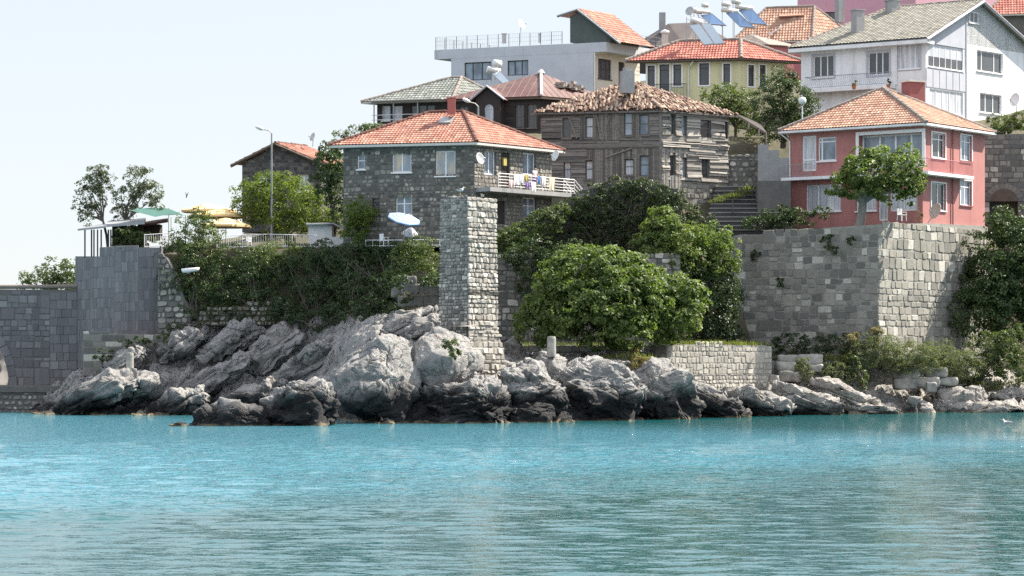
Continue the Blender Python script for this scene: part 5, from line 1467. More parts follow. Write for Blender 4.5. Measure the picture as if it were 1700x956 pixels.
c2, r2, k2, l2 = roof_quad(W, 0.45)
P3 = lambda p, z: Vector((p.x, p.y, z))
mb = MB(); z = W.zt
loose_tiles(mb, [P3(l2, z), P3(c2, z), A], c2.to_3d()-l2.to_3d(), 121); loose_tiles(mb, [P3(c2, z), P3(r2, z), A], r2.to_3d()-c2.to_3d(), 122)
mb.poly([P3(r2, z), P3(k2, z), A]); mb.poly([P3(k2, z), P3(l2, z), A])
ro = mb.build('roof', MAT['tile_broken'], W.root)
mb = MB(); ridge(mb, P3(c2, z), A, 0.12, 0.42, 5, 0.08); mb.build('ridge_tiles', MAT['tile_broken'], ro)
mb = MB(); mb.prism([P3(p, z-0.2) for p in (c2, r2, k2, l2)], (0, 0, 0.12)); mb.build('eaves', MAT['wood'], ro)
mb = MB(); cx = at(1041, 150, W.cen.y-1.8); mb.box((cx.x, cx.y, zat(155, cx.y)), 0.85, 0.85, zat(118, cx.y)-zat(155, cx.y), 0.4); mb.box((cx.x, cx.y, zat(118, cx.y)), 0.5, 0.5, 0.25, 0.4)
mb.build('chimney', MAT['concrete'], ro)
# sagging lean-to roof at the back right
mb = MB(); s0, s1 = P3(r2, z-0.02), at(1274, 221, 194); s2 = at(1262, 205, 198); s3 = P3(r2, z-0.02)+W.l.d3()*-0.0+Vector((0.2, 4, 0.5))
mb.prism([s0, s1, s2, s3], (0, 0, -0.18)); mb.build('lean_to_roof', MAT['darkwood'], W.root)
mb = MB()
for f in (0.35, 0.7, 0.95):
    a = s0.lerp(s1, f); mb.tube([a, a-Vector((0, 0, 2.6 if f > .9 else 0.6))], 0.08, 5)
mb.build('lean_to_post', MAT['wood'], W.root)

# ------------------------------------------------------------------ dark timber house with brown metal roof
B3 = House('dark_timber_house', 'dark brown timber house with brown metal roof and an arched gable window', 'house', 897, 204, 18, 38, 752, 1010, 250, 160)
for x0, x1 in ((856, 870), (876, 891)): B3.win('L', x0, 172, x1, 212, cols=2, trans=(0.5,), frame='wood', glass='glass', fw=0.08, surround='darkwood')
B3.win('L', 762, 176, 777, 205, cols=2, glass='glass', frame='wood')
B3.finish('darkwood')
mb = MB(); planks(mb, B3.l, B3.zb, B3.zt, bh=0.2, seed=131, rough=0.3, skip=0); planks(mb, B3.r, B3.zb, B3.zt, bh=0.2, seed=132, rough=0.3, skip=0); mb.build('boarding', MAT['darkwood'], B3.root)
A = at(898, 121, B3.cen.y)
c2, r2, k2, l2 = roof_quad(B3, 0.5); z = B3.zt
mb = MB()
def slab_roof(mb, pts, th=0.06):
    p = [Vector(x) for x in pts]; n = (p[1]-p[0]).cross(p[2]-p[0]).normalized()
    if n.z < 0: n = -n
    mb.prism(p, -n*th)
def seamed(mb, pts, u, step=0.6):
    """sheet roof with standing seams running up the slope"""
    slab_roof(mb, pts)
    p = [Vector(x) for x in pts]; a, b = p[0], p[1]; top = p[2:]; n = int((b-a).length/step)
    nn = (b-a).cross(top[0]-a).normalized()
    if nn.z < 0: nn = -nn
    for k in range(1, n):
        f = k/n; q = a.lerp(b, f)
        t = top[-1].lerp(top[0], f) if len(top) == 2 else top[0]
        if len(top) == 1:      # triangle: seams run straight up until they meet the hip
            d = nn.cross(b-a).normalized(); d = d if d.z > 0 else -d
            h = (top[0]-a).dot(d); fx = (top[0]-a).dot((b-a).normalized())/(b-a).length
            ln = h*(f/fx if f < fx else (1-f)/(1-fx)); t = q+d*ln
        mb.tube([q+nn*0.01, t+nn*0.01], 0.012, 4, 0.4)
seamed(mb, [P3(l2, z), P3(c2, z), A], None); seamed(mb, [P3(c2, z), P3(r2, z), A], None); slab_roof(mb, [P3(r2, z), P3(k2, z), A]); slab_roof(mb, [P3(k2, z), P3(l2, z), A])
ro = mb.build('roof', MAT['brownroof'], B3.root)
mb = MB(); mb.tube([P3(c2, z)+Vector((0, 0, .06)), A+Vector((0, 0, .06))], 0.12, 6); mb.tube([A+Vector((0, 0, .0)), A+Vector((0, 0, .3))], [0.35, 0.1], 8); mb.build('hip_cap', MAT['fascia'], ro)
mb = MB(); mb.prism([P3(p, z-0.22) for p in (c2, r2, k2, l2)], (0, 0, 0.14)); mb.build('eaves', MAT['soffit_dark'], ro)
# projecting gable bay
bt0, bt1 = B3.l.t_of(838), B3.l.t_of(797); btc = (bt0+bt1)/2
mb = MB(); B3.l.panel(mb, bt0, bt1, B3.zb, B3.zt-0.1, 0.02, 1.1)
mb.prism([B3.l.P(bt0, B3.zt-0.1, 1.1), B3.l.P(bt1, B3.zt-0.1, 1.1), B3.l.P(btc, B3.zt+0.72, 1.1)], -B3.l.n3()*2)
mb.build('bay', MAT['darkwood'], B3.root)
mb = MB()
pa, pb, pc = B3.l.P(bt0-0.45, B3.zt-0.3, 1.45), B3.l.P(bt1+0.45, B3.zt-0.3, 1.45), B3.l.P(btc, B3.zt+0.85, 1.45)
bk = -B3.l.n3()*2.6
slab_roof(mb, [pa, pa+bk, pc+bk, pc]); slab_roof(mb, [pb, pb+bk, pc+bk, pc]); mb.build('bay_roof', MAT['brownroof'], B3.root)
mb = MB(); mb.tube([pa, pc, pb], 0.09, 4); mb.build('bay_verge', MAT['lilac'], B3.root)
# arched window on the bay
fr = MB(); ax = (bt0+bt1)/2-0.1; az0, az1 = B3.zt-2.3, B3.zt-1.0
arc = [(ax-0.32, az0)] + [(ax-0.32*math.cos(math.pi*k/8), az1+0.32*math.sin(math.pi*k/8)) for k in range(9)] + [(ax+0.32, az0)]
fr.tube([B3.l.P(t, zz, 1.13) for t, zz in arc] + [B3.l.P(ax-0.32, az0, 1.13)], 0.05, 5); fr.tube([B3.l.P(ax, az0, 1.13), B3.l.P(ax, az1+0.32, 1.13)], 0.03, 4); fr.tube([B3.l.P(ax-.32, az1, 1.13), B3.l.P(ax+.32, az1, 1.13)], 0.03, 4)
fo = fr.build('arched_window', MAT['lilac'], B3.root)
pn = MB(); pn.prism([B3.l.P(t, zz, 1.105) for t, zz in arc], B3.l.n3()*0.015); pn.build('pane', MAT['glass_pale'], fo)
# heap of salvaged rubble on its right slope
rt = thing('rubble_heap', 'heap of loose stones and tiles lying on the right slope of the brown metal roof', 'rubble', at(948, 146, 204))
mb = MB()
P0, n0 = on_plane(P3(c2, z), P3(r2, z), A, 948, 146)
for k in range(34):
    f = R.uniform(-1, 1); Q, _ = on_plane(P3(c2, z), P3(r2, z), A, 946+f*20, 146+f*4+R.uniform(-3, 4))
    mb.box(Q + Vector((0, 0, R.uniform(-0.05, 0.45)*(1-abs(f)))), R.uniform(.2, .7), R.uniform(.2, .5), R.uniform(.08, .25), R.uniform(0, 3), R.uniform(0, 1))
mb.build('stones', MAT['ridge_grey'], rt)

# ------------------------------------------------------------------ grey tiled house with veranda
B4 = House('grey_tiled_house', 'low house with grey-green tiled roof and curtained veranda at the upper left', 'house', 748, 214, 18, 42, 626, 830, 240, 166)
B4.win('L', 634, 176, 648, 200, cols=1, glass='curtain'); B4.win('L', 652, 176, 668, 203, cols=2, glass='curtain')
B4.win('L', 682, 174, 722, 200, cols=3, glass='glass', frame='dark_metal', sill=False)
B4.finish('darkwood')
A = at(766, 129, B4.cen.y); kk = Wall(0, 0, 18, 'L', L=1, C=(A.x, A.y)); B = A + kk.d3()*kk.t_of(748)
hipped(B4.root, B4.corners, B4.zt, 0.7, A, B, 'tile_slate', 'ridge_grey', 0.30, 0.42, eave_h=0.14, seed=15, amp=0.06)
mb = MB()
for px in (628, 660, 700): mb.tube([B4.l.P(B4.l.t_of(px), B4.zb+1, 1.0), B4.l.P(B4.l.t_of(px), B4.zt-0.1, 1.0)], 0.06, 5)
mb.build('veranda_post', MAT['grey_metal'], B4.root)
mb = MB(); B4.l.panel(mb, B4.l.t_of(742), B4.l.L+0.3, B4.zt-0.02, B4.zt+0.06, 0.3, 1.35); mb.build('veranda_roof', MAT['fascia'], B4.root)
mb = MB(); zr = B4.l.z(650, 208)
for k in (0, .5, 1): mb.tube([B4.l.P(B4.l.t_of(742), zr+k*0.8, 1.0), B4.l.P(B4.l.L+.1, zr+k*0.8, 1.0)], 0.03, 4)
mb.build('veranda_railing', MAT['white_metal'], B4.root)

# ------------------------------------------------------------------ pale flat-roofed building
B5 = House('flat_roofed_building', 'pale grey flat-roofed building with a fenced roof terrace and green roof hut', 'building', 985, 232, 21, 50, 749, 1062, 200, 86)
B5.win('L', 771, 103, 816, 133, cols=3, frame='dark_metal', glass='glass_blue', mull=[0.36, 0.70], fw=0.09, sill=False)
B5.win('L', 842.5, 100, 877, 125, cols=3, frame='dark_metal', glass='glass_blue', mull=[0.32, 0.66], fw=0.09, sill=False)
B5.win('R', 993, 98, 1015, 131, cols=3, trans=(0.5,), frame='dark_metal', glass='glass', fw=0.07)
B5.door('R', 1027, 103, 1037, 142)
B5.finish('grey_wall', 'cream_wall')
mb = MB(); zt = B5.l.z(985, 70)
C, Rr, K, L = B5.corners; ld, rd_ = B5.l.d, B5.r.d
o = [C-ld*1.25+rd_*0.0, Rr-ld*1.25, K+ld*1.7, L+ld*1.7]
o[0] = o[0] + B5.l.n*0.012; o[3] = o[3] + B5.l.n*0.012
mb.prism([P3(p, B5.zt-0.03) for p in o], (0, 0, zt-B5.zt)); mb.build('roof_slab', [MAT['grey_wall']], B5.root)
mb = MB(); mb.tube([B5.r.P(0.08, B5.zt-0.02, 0.08), B5.r.P(0.08, B5.zb, 0.08)], 0.06, 6); mb.tube([B5.r.P(0.08, B5.zt-0.1, 0.08), B5.r.P(1.2, B5.zt-0.02, 0.6)], 0.06, 6); mb.build('drainpipe', MAT['white_metal'], B5.root)
# roof hut
hl = Wall(0, 0, 21, 'L', L=1, C=(C-ld*1.0).to_tuple()); hz = zt
pt = lambda px, py: hl.P(hl.t_of(px), hl.z(px, py), -0.4)
mb = MB(); out = [pt(944, 70), pt(1011, 70), pt(1011, 62), pt(961, 19), pt(944, 26)]
mb.prism(out, B5.r.d3()*4.5)
hut = mb.build('roof_hut', MAT['green_hut'], B5.root)
mb = MB(); fb = -B5.r.d3()*0.4; fl = B5.r.d3()*5.2
p0, p1, p2 = pt(927, 25)+fb, pt(961, 13.5)+fb, pt(1032, 70)+fb
tile_plane(mb, [p2, p2+fl, p1+fl, p1], B5.r.d3(), 0.26, 0.4, seed=17); slab_roof(mb, [p0, p0+fl, p1+fl, p1], 0.1)
mb.build('hut_roof', MAT['tile_orange'], hut)
mb = MB(); mb.tube([p0-Vector((0, 0, .1)), p1-Vector((0, 0, .1)), p2-Vector((0, 0, .1))], 0.13, 4); mb.build('hut_verge', MAT['grey_metal'], hut)
# roof fence
rt = thing('roof_fence', 'thin wire mesh fence round the roof terrace of the pale flat-roofed building', 'fence', P3(o[3], zt))
mb = MB(); wr = MB()
def fence_run(a, b, h, n, post=0.03, wires=9, mesh=6):
    a, b = Vector(a), Vector(b)
    for k in range(n+1):
        p = a.lerp(b, k/n); mb = MB(); mb.tube([p, p+Vector((0, 0, h))], post, 4); mb.build('post', MAT['dark_metal'], rt)
    for k in range(3): wr.tube([a+Vector((0, 0, h*(k+1)/3)), b+Vector((0, 0, h*(k+1)/3))], 0.012, 3)
    m = n*mesh
    for k in range(m+1):
        p = a.lerp(b, k/m); wr.tube([p, p+Vector((0, 0, h))], 0.007, 3)
fl_ = P3(o[3], zt)+Vector((ld.x*-0.15, ld.y*-0.15, 0)); 
fence_run(fl_, fl_-Vector((ld.x, ld.y, 0))*12.6, 1.15, 12); fence_run(fl_, fl_+B5.r.d3()*9, 1.15, 7); fence_run(P3(o[0], zt)+B5.r.d3()*0.2, P3(o[0], zt)+B5.r.d3()*9, 1.1, 6)
wr.build('mesh', MAT['grey_metal'], rt)
def vent(label, px, py0, py1, D, w, mat):
    mb = MB(); a = at(px, py1, D); h = zat(py0, D)-zat(py1, D)
    mb.box(a, w, w, h); mb.box((a.x, a.y, a.z+h), w*1.3, w*1.3, 0.08)
    return tag(mb.build('vent_stack', MAT[mat], None), label, 'chimney')
vent('square chimney stack at the edge of the roof terrace, left of the dish', 837, 57, 72, 239, 0.4, 'concrete')
vent('thin vent stack near the middle of the roof terrace', 896, 57, 71, 238, 0.25, 'grey_metal')

# ------------------------------------------------------------------ yellow house
Y = House('yellow_house', 'pale yellow house with red tiled hip roof and white window surrounds', 'house', 1228, 218, 12, 27, 1072, 1302, 200, 98)
for x0, y0, x1, y1 in ((1075, 109, 1087, 144), (1118, 107, 1131, 142), (1161, 105, 1177, 141), (1201, 106, 1212, 141)):
    Y.win('L', x0, y0, x1, y1, cols=1, trans=(0.78,), frame='dark_metal', glass='glass', surround='white_paint', sw=0.13, sill=False)
fo = Y.win('L', 1095, 107, 1111, 152, cols=1, trans=(0.8,), frame='dark_metal', glass='glass', surround='white_paint', sw=0.13, sill=False, name='balcony_door')
for x0, x1 in ((1242, 1252), (1261, 1271)): Y.win('R', x0, 108, x1, 143, cols=1, trans=(0.78,), frame='dark_metal', glass='glass', surround='white_paint', sw=0.12, sill=False)
Y.finish('yellow_wall')
A = at(1230, 66, Y.cen.y); kk = Wall(0, 0, 12, 'L', L=1, C=(A.x, A.y)); B = A + kk.d3()*kk.t_of(1128)
hipped(Y.root, Y.corners, Y.zt, 0.6, A, B, 'tile_red', 'ridge_grey', 0.26, 0.38, eave_mat='soffit_dark', eave_h=0.14, seed=25, ridge_r=0.16, amp=0.06)
mb = MB(); mb.tube([Y.l.P(Y.l.t_of(1152), Y.zt-0.1, 0.5), Y.l.P(Y.l.t_of(1143), Y.zt-0.75, 0.08), Y.l.P(Y.l.t_of(1143), Y.zb, 0.08)], 0.06, 6); mb.build('drainpipe', MAT['white_metal'], Y.root)
mb = MB(); ta, tb = Y.l.t_of(1142), Y.l.t_of(1090); z0 = Y.l.z(1120, 162); Y.l.panel(mb, ta, tb, z0-0.15, z0, 0.01, 0.9); mb.build('balcony_slab', MAT['concrete'], Y.root)
mb = MB()
for k in range(22):
    t = ta+(tb-ta)*k/21; mb.tube([Y.l.P(t, z0, 0.85), Y.l.P(t, z0+1.1, 0.85)], 0.015, 4)
mb.tube([Y.l.P(ta, z0+1.1, 0.85), Y.l.P(tb, z0+1.1, 0.85)], 0.03, 4); mb.build('balcony_railing', MAT['dark_metal'], Y.root)
mb = MB(); cxp = at(1104, 65, Y.cen.y+3); mb.box((cxp.x, cxp.y, zat(82, cxp.y)), 0.55, 0.55, zat(55, cxp.y)-zat(82, cxp.y)); mb.build('chimney', MAT['cream_wall'], Y.root)
mb = MB(); mb.box((cxp.x, cxp.y, zat(55, cxp.y)), 0.75, 0.75, 0.06); mb.lathe((cxp.x, cxp.y, zat(55, cxp.y)+0.06), (0, 0, 1), [(0.4, 0), (0.36, 0.15), (0.05, 0.25)], 10); mb.build('chimney_cap', MAT['white_metal'], Y.root)

# ------------------------------------------------------------------ roofs further up the hill
B8 = House('dark_roofed_house', 'house with dark brown roof and grey chimney behind the yellow house', 'house', 1135, 252, 15, 30, 1062, 1230, 120, 76)
B8.finish('darkwood'); c2, r2, k2, l2 = roof_quad(B8, 0.5); z = B8.zt; A = at(1158, 37, B8.cen.y); B = at(1110, 39, B8.cen.y)
mb = MB(); slab_roof(mb, [P3(l2, z), P3(c2, z), A, B]); slab_roof(mb, [P3(c2, z), P3(r2, z), A]); slab_roof(mb, [P3(k2, z), P3(l2, z), B]); slab_roof(mb, [P3(r2, z), P3(k2, z), B, A]); ro = mb.build('roof', MAT['darkroof'], B8.root)
mb = MB(); p = at(1099.5, 45, B8.cen.y-1); mb.box((p.x, p.y, zat(55, p.y)), 0.62, 0.62, zat(21, p.y)-zat(55, p.y)); mb.build('chimney', MAT['concrete'], ro)
P_, n_ = on_plane(P3(l2, z), P3(c2, z), A, 1118, 45); mb = MB(); mb.box(P_, 0.9, 0.7, 0.08); mb.build('skylight', MAT['panel_pale'], ro)
B8b = House('brown_roofed_house', 'low house with grey-brown roof just right of the yellow house', 'house', 1275, 236, 14, 30, 1214, 1318, 140, 74)
B8b.finish('pinkred_wall'); c2, r2, k2, l2 = roof_quad(B8b, 0.4); z = B8b.zt; A = at(1245, 56, B8b.cen.y)
mb = MB(); slab_roof(mb, [P3(l2, z), P3(c2, z), A], .1); slab_roof(mb, [P3(c2, z), P3(r2, z), A], .1); slab_roof(mb, [P3(k2, z), P3(l2, z), A]); slab_roof(mb, [P3(r2, z), P3(k2, z), A]); mb.build('roof', MAT['ridge_grey'], B8b.root)

B9 = House('dormer_house', 'rose house with faded red tile roof and a dormer, in front of the pink building', 'house', 1345, 248, 12, 40, 1232, 1420, 150, 68)
B9.finish('pinkred_wall'); A = at(1352, 11, B9.cen.y); kk = Wall(0, 0, 12, 'L', L=1, C=(A.x, A.y)); B = A + kk.d3()*kk.t_of(1272)
ro, q9 = hipped(B9.root, B9.corners, B9.zt, 0.5, A, B, 'tile_old', 'ridge_grey', 0.28, 0.40, eave_h=0.12, seed=35, amp=0.06)
mb = MB(); D9 = B9.l.C.y + 2.2; a, b = at(1297, 44, D9), at(1331, 27, D9); mb.obox(a, (b.x-a.x, 0, 0), (0, 4, 0), (0, 0, b.z-a.z)); dm = mb.build('dormer', MAT['tile_red'], ro)
mb = MB(); a2, b2 = at(1302, 42, D9-0.05), at(1329, 31, D9-0.05); mb.obox(a2, (b2.x-a2.x, 0, 0), (0, 0.04, 0), (0, 0, b2.z-a2.z)); mb.build('dormer_window', MAT['glass'], dm)
mb = MB(); mb.prism([at(1293, 28, D9-.3), at(1335, 26, D9-.3), at(1335, 17, D9+3), at(1298, 19, D9+3)], (0, 0, 0.1)); mb.build('dormer_roof', MAT['tile_old'], dm)
mb = MB(); mb.tube([at(1297, 40, D9-.4), at(1294, 47, D9-1.4), at(1276, 58, D9-2.5)], 0.07, 5); mb.build('drainpipe', MAT['grey_metal'], ro)

B10 = House('pink_building', 'tall pink building at the top of the picture behind the white house', 'building', 1520, 258, 8, 40, 1324, 1800, 120, -60)
B10.win('L', 1334, 20, 1389, 56, cols=5, trans=(0.5,), frame='dark_metal', glass='glass', sill=False)
B10.finish('pink_wall')
B13 = House('upper_tiled_house', 'dark stone house with red tiled roof in the top right corner', 'house', 1790, 246, 10, 40, 1650, 1900, 110, 22)
B13.finish('mortar_dark'); A = at(1800, -45, B13.cen.y); kk = Wall(0, 0, 10, 'L', L=1, C=(A.x, A.y)); B = A + kk.d3()*kk.t_of(1705)
hipped(B13.root, B13.corners, B13.zt, 0.5, A, B, 'tile_red', 'ridge_grey', 0.28, 0.40, eave_h=0.12, seed=36)

# ------------------------------------------------------------------ white house with grey roof
V = House('white_house', 'large white house with grey tiled roof, balcony and glazed bays, top right', 'house', 1537, 205, 33, 47, 1330, 1722, 228, 62)
V.win('L', 1350, 92, 1384, 128, cols=3, mull=[0.33, 0.66], glass='glass', fw=0.08, surround='lilac', sw=0.16)
V.win('L', 1441, 86, 1476, 124, cols=3, mull=[0.33, 0.62], glass='glass', fw=0.08, surround='lilac', sw=0.16, name='balcony_door', sill=False)
V.win('L', 1493, 72, 1527, 114, cols=4, glass='curtain', fw=0.07, curtain=0.45, surround='lilac')
V.win('R', 1541, 73, 1599, 114, cols=6, glass='glass', fw=0.05, curtain=0.42, depth=0.05)
V.win('R', 1543, 151, 1599, 190, cols=5, glass='curtain', fw=0.05, depth=0.05)
V.win('R', 1622, 86, 1665, 120, cols=3, mull=[0.22, 0.70], glass='glass', fw=0.08)
V.win('R', 1627, 156, 1663, 188, cols=3, mull=[0.30, 0.65], glass='glass', fw=0.08)
V.finish('white_wall')
mb = MB(); C = V.l.C
gp = lambda px, py, o=0.0: V.r.P(V.r.t_of(px), V.r.z(px, py), o)
apx = gp(1624, 4); V_tap = V.r.t_of(1624)
mb.poly([gp(1537, 62), V.r.P(V.r.L, V.zt), apx]); mb.poly([V.r.P(0, V.zt), apx, V.r.P(V.r.L, V.zt)])
mb.build('gable', MAT['white_wall'], V.root)
mb = MB(); t0, t1 = 0.02, V.r.t_of(1603)
V.r.panel(mb, t0, t1, V.r.z(1570, 148), V.r.z(1570, 117), 0.005, 0.05)
for k in range(7): V.r.panel(mb, t0+(t1-t0)*k/6-0.02, t0+(t1-t0)*k/6+0.02, V.r.z(1570, 147), V.r.z(1570, 118), 0.05, 0.075)
mb.prism([V.r.P(t0, V.r.z(1540, 71), 0.006), V.r.P(t1, V.r.z(1540, 71), 0.006), V.r.P(t1, V.zt+(apx.z-V.zt)*t1/V_tap-0.1, 0.006), V.r.P(t0, V.zt-0.05, 0.006)], V.r.n3()*0.03)
V.r.panel(mb, t1, t1+0.12, V.zb, V.zt+(apx.z-V.zt)*t1/V_tap-0.25, 0.006, 0.09)
mb.build('grey_panel', MAT['lilac'], V.root)
window(V.root, V.r, 1609, 20, 1623, 38, cols=2, glass='glass', fw=0.07, flush=True)
# roof
fr_, bk_ = V.l.n3()*0.7, V.r.n3()*0.55
A0 = apx + Vector((0, 0, 0.18)) + bk_
e1 = V.r.P(-0.6, V.zt-0.10) + bk_; 
kk = Wall(0, 0, 33, 'L', L=1, C=(e1.x, e1.y)); e0 = e1 + kk.d3()*(V.l.L+1.3)
kb = Wall(0, 0, 33, 'L', L=1, C=(A0.x, A0.y)); B0 = A0 + kb.d3()*kb.t_of(1480)
mb = MB(); tile_plane(mb, [e0, e1, A0, B0], V.l.d3(), 0.30, 0.36, 0.035, seed=45)
g1 = V.r.P(V.r.L+0.6, V.zt-0.10)+bk_; g0 = g1 + kk.d3()*(V.l.L+1.3)
slab_roof(mb, [g0, g1, A0, B0]); slab_roof(mb, [g0, e0, B0])
ro = mb.build('roof', MAT['tile_grey'], V.root)
mb = MB(); ridge(mb, A0, B0, 0.13); ridge(mb, e0, B0, 0.13); mb.build('ridge_tiles', MAT['ridge_grey'], ro)
mb = MB(); dn = Vector((0, 0, -0.16)); mb.tube([e1+dn, A0+dn, g1+dn], 0.15, 4); mb.build('verge_board', MAT['lilac'], ro)
mb = MB(); mb.obox(e1+Vector((0, 0, -0.42)), e0-e1, -V.l.n3()*1.4, (0, 0, 0.3)); mb.build('eaves', MAT['white_wall'], ro)
for px, py0, py1, w_ in ((1424, 18, 58, 0.8), (1482, 2, 24, 0.9), (1394, -8, 34, 0.6)):
    mb = MB(); P_, n_ = on_plane(e0, e1, A0, px, py1-6); h = zat(py0, P_.y)-P_.z; mb.box(P_-Vector((0, 0, 0.5)), w_, w_, h+0.5, 0.5); mb.box(P_+Vector((0, 0, h)), w_*1.15, w_*1.15, 0.1, 0.5)
    mb.build('chimney', MAT['concrete'], ro)
# balcony with wavy white railing
z0 = V.l.z(1410, 146); ta, tb = V.l.t_of(1488), V.l.t_of(1345)
mb = MB(); V.l.panel(mb, ta, tb, z0-0.3, z0, 0.01, 1.0); mb.build('balcony_slab', MAT['white_wall'], V.root)
mb = MB(); mb.tube([V.l.P(ta, z0+1.0, 0.95), V.l.P(tb, z0+1.0, 0.95), V.l.P(tb, z0+1.0, 0.0)], 0.03, 5); mb.tube([V.l.P(ta, z0+0.1, 0.95), V.l.P(tb, z0+0.1, 0.95)], 0.02, 5)
for k in range(46):
    t = ta+(tb-ta)*k/45; mb.tube([V.l.P(t, z0+0.1, 0.95), V.l.P(t+0.06, z0+0.38, 1.05), V.l.P(t-0.06, z0+0.7, 0.9), V.l.P(t, z0+1.0, 0.95)], 0.016, 4)
mb.build('balcony_railing', MAT['grey_metal'], V.root)
mb = MB(); mb.tube([V.l.P(V.l.t_of(1489), V.zt-0.3, 0.1), V.l.P(V.l.t_of(1489), z0, 0.1)], 0.06, 6); mb.build('drainpipe', MAT['white_metal'], V.root)

# ------------------------------------------------------------------ red house
Q = House('red_house', 'two storey red house with clay tile roof and white trim, above the castle wall', 'house', 1532, 184, 36, 52, 1311, 1635, 376, 205)
Q.win('L', 1331, 225, 1355, 284, cols=1, trans=(0.32,), glass='curtain', fw=0.14, name='balcony_door', sill=False); Q.win('L', 1357.5, 227, 1388, 267, cols=2, mull=[0.8], trans=(0.8,), glass='glass_blue', fw=0.11)
Q.win('L', 1338, 306, 1396, 351, cols=3, glass='curtain', fw=0.08)
Q.win('L', 1421, 318, 1455, 350, cols=1, glass='curtain', fw=0.08); Q.win('L', 1477, 318, 1523, 350, cols=2, glass='curtain', fw=0.08, sill=False)
Q.win('L', 1458, 318, 1474, 366, cols=1, glass='curtain', fw=0.1, name='garden_door', sill=False)
Q.win('L', 1426, 222, 1531, 274, cols=4, mull=[0.22, 0.47, 0.72], glass='glass_blue', depth=0.55, fw=0.13, surround='white_paint', sw=0.25, sill=False, name='loggia_window')
Q.win('R', 1547, 221, 1569, 262, cols=2, mull=[0.62], trans=(0.75,), glass='glass', fw=0.08, surround='white_paint', sw=0.1)
Q.win('R', 1595, 225, 1613, 267, cols=2, mull=[0.5], trans=(0.75,), glass='glass_blue', fw=0.08, surround='white_paint', sw=0.1, sillmat='brick_red')
Q.win('R', 1546, 304, 1570, 349, cols=2, mull=[0.55], glass='glass', fw=0.08, surround='white_paint', sw=0.1)
Q.win('R', 1594, 300, 1613, 341, cols=2, mull=[0.5], trans=(0.75,), glass='glass_blue', fw=0.08, surround='white_paint', sw=0.1, sillmat='brick_red')
Q.finish('red_wall')
A = at(1466, 147, Q.cen.y-0.5)
ro, qq = hipped(Q.root, Q.corners, Q.zt, 0.62, A, A+Vector((-0.05, 0.05, 0)), 'tile_old', 'ridge_grey', 0.26, 0.36, eave_mat='white_wall', eave_h=0.16, seed=55, amp=0.055, ridge_r=0.14)
mb = MB(); P_ = at(1516, 170, Q.cen.y+0.6); mb.box((P_.x, P_.y, zat(178, P_.y)), 1.45, 1.0, zat(137, P_.y)-zat(178, P_.y), 0.5); ch = mb.build('chimney', MAT['brick_red'], ro)
mb = MB(); mb.box((P_.x, P_.y, zat(137, P_.y)), 1.65, 1.2, 0.14, 0.5); mb.build('chimney_cap', MAT['fascia'], ch)
zs = Q.l.z(1532, 287)
mb = MB(); Q.l.panel(mb, -0.85, Q.l.t_of(1306), zs-0.16, zs+0.06, 0.01, 0.85); Q.r.panel(mb, 0.012, Q.r.t_of(1600), zs-0.16, zs+0.06, 0.01, 0.85)
mb.build('balcony_slab', MAT['white_wall'], Q.root)
def rail(mb, w, ta, tb, z0, o, h=0.95, step=0.13, endcap=True, r=0.014):
    n = max(2, int(abs(tb-ta)/step))
    for k in range(n+1):
        t = ta+(tb-ta)*k/n; mb.tube([w.P(t, z0, o), w.P(t, z0+h, o)], r, 4)
    mb.tube([w.P(ta, z0+h, o), w.P(tb, z0+h, o)], 0.03, 5); mb.tube([w.P(ta, z0+0.08, o), w.P(tb, z0+0.08, o)], 0.02, 5)
mb = MB(); rail(mb, Q.r, -0.7, Q.r.t_of(1599), zs+0.06, 0.8); mb.build('balcony_railing', MAT['pinkred_wall'], Q.root)
mb = MB(); rail(mb, Q.l, Q.l.t_of(1356), Q.l.t_of(1311), zs+0.06, 0.8); rail(mb, Q.l, -0.8, Q.l.t_of(1420), zs+0.06, 0.8); mb.build('balcony_railing', MAT['grey_metal'], Q.root)
mb = MB(); mb.tube([Q.l.P(Q.l.L+0.6, Q.zt-0.1, 0.55), Q.l.P(Q.l.L-0.05, Q.zt-0.75, 0.08), Q.l.P(Q.l.L-0.05, Q.zb, 0.08)], 0.06, 6); mb.build('drainpipe', MAT['white_metal'], Q.root)
mb = MB(); tp = Q.r.t_of(1580); mb.tube([Q.r.P(tp, Q.zt-0.1, 0.1), Q.r.P(tp, Q.zb, 0.1)], 0.05, 6); mb.build('drainpipe', MAT['brick_red'], Q.root)

# ------------------------------------------------------------------ retaining walls, steps
rt = thing('retaining_wall', 'dark stone retaining wall with an arched recess right of the red house', 'stone wall', at(1690, 400, 199))
w = Wall(1790, 199, 3, 'L', 1560, zb=zat(410, 199)); tp = prof(w, [(1790, 222), (1560, 222)])
w.zt = zat(222, 199); hx0, hx1 = w.t_of(1690), w.t_of(1643); hz = w.z(1666, 330)
w.hole(hx0, hx1, w.zb+0.4, hz, 1.2)
cm = MB(); w.face(cm); cm.poly([w.P(hx0, w.zb, -1.2), w.P(hx1, w.zb, -1.2), w.P(hx1, hz+2, -1.2), w.P(hx0, hz+2, -1.2)]); cm.build('wall_core', MAT['mortar_dark'], rt)
sm = MB(); masonry(sm, w.P, 0, w.L, w.zb, w.zt, 0.4, (0.3, 0.9), 0.04, (0.01, 0.06), 141, holes=w.holes, jit=0.4, tones=(0.0, 0.7)); sm.build('face', MAT['castle'], rt)
sm = MB(); hc = (hx0+hx1)/2; hr = (hx1-hx0)/2
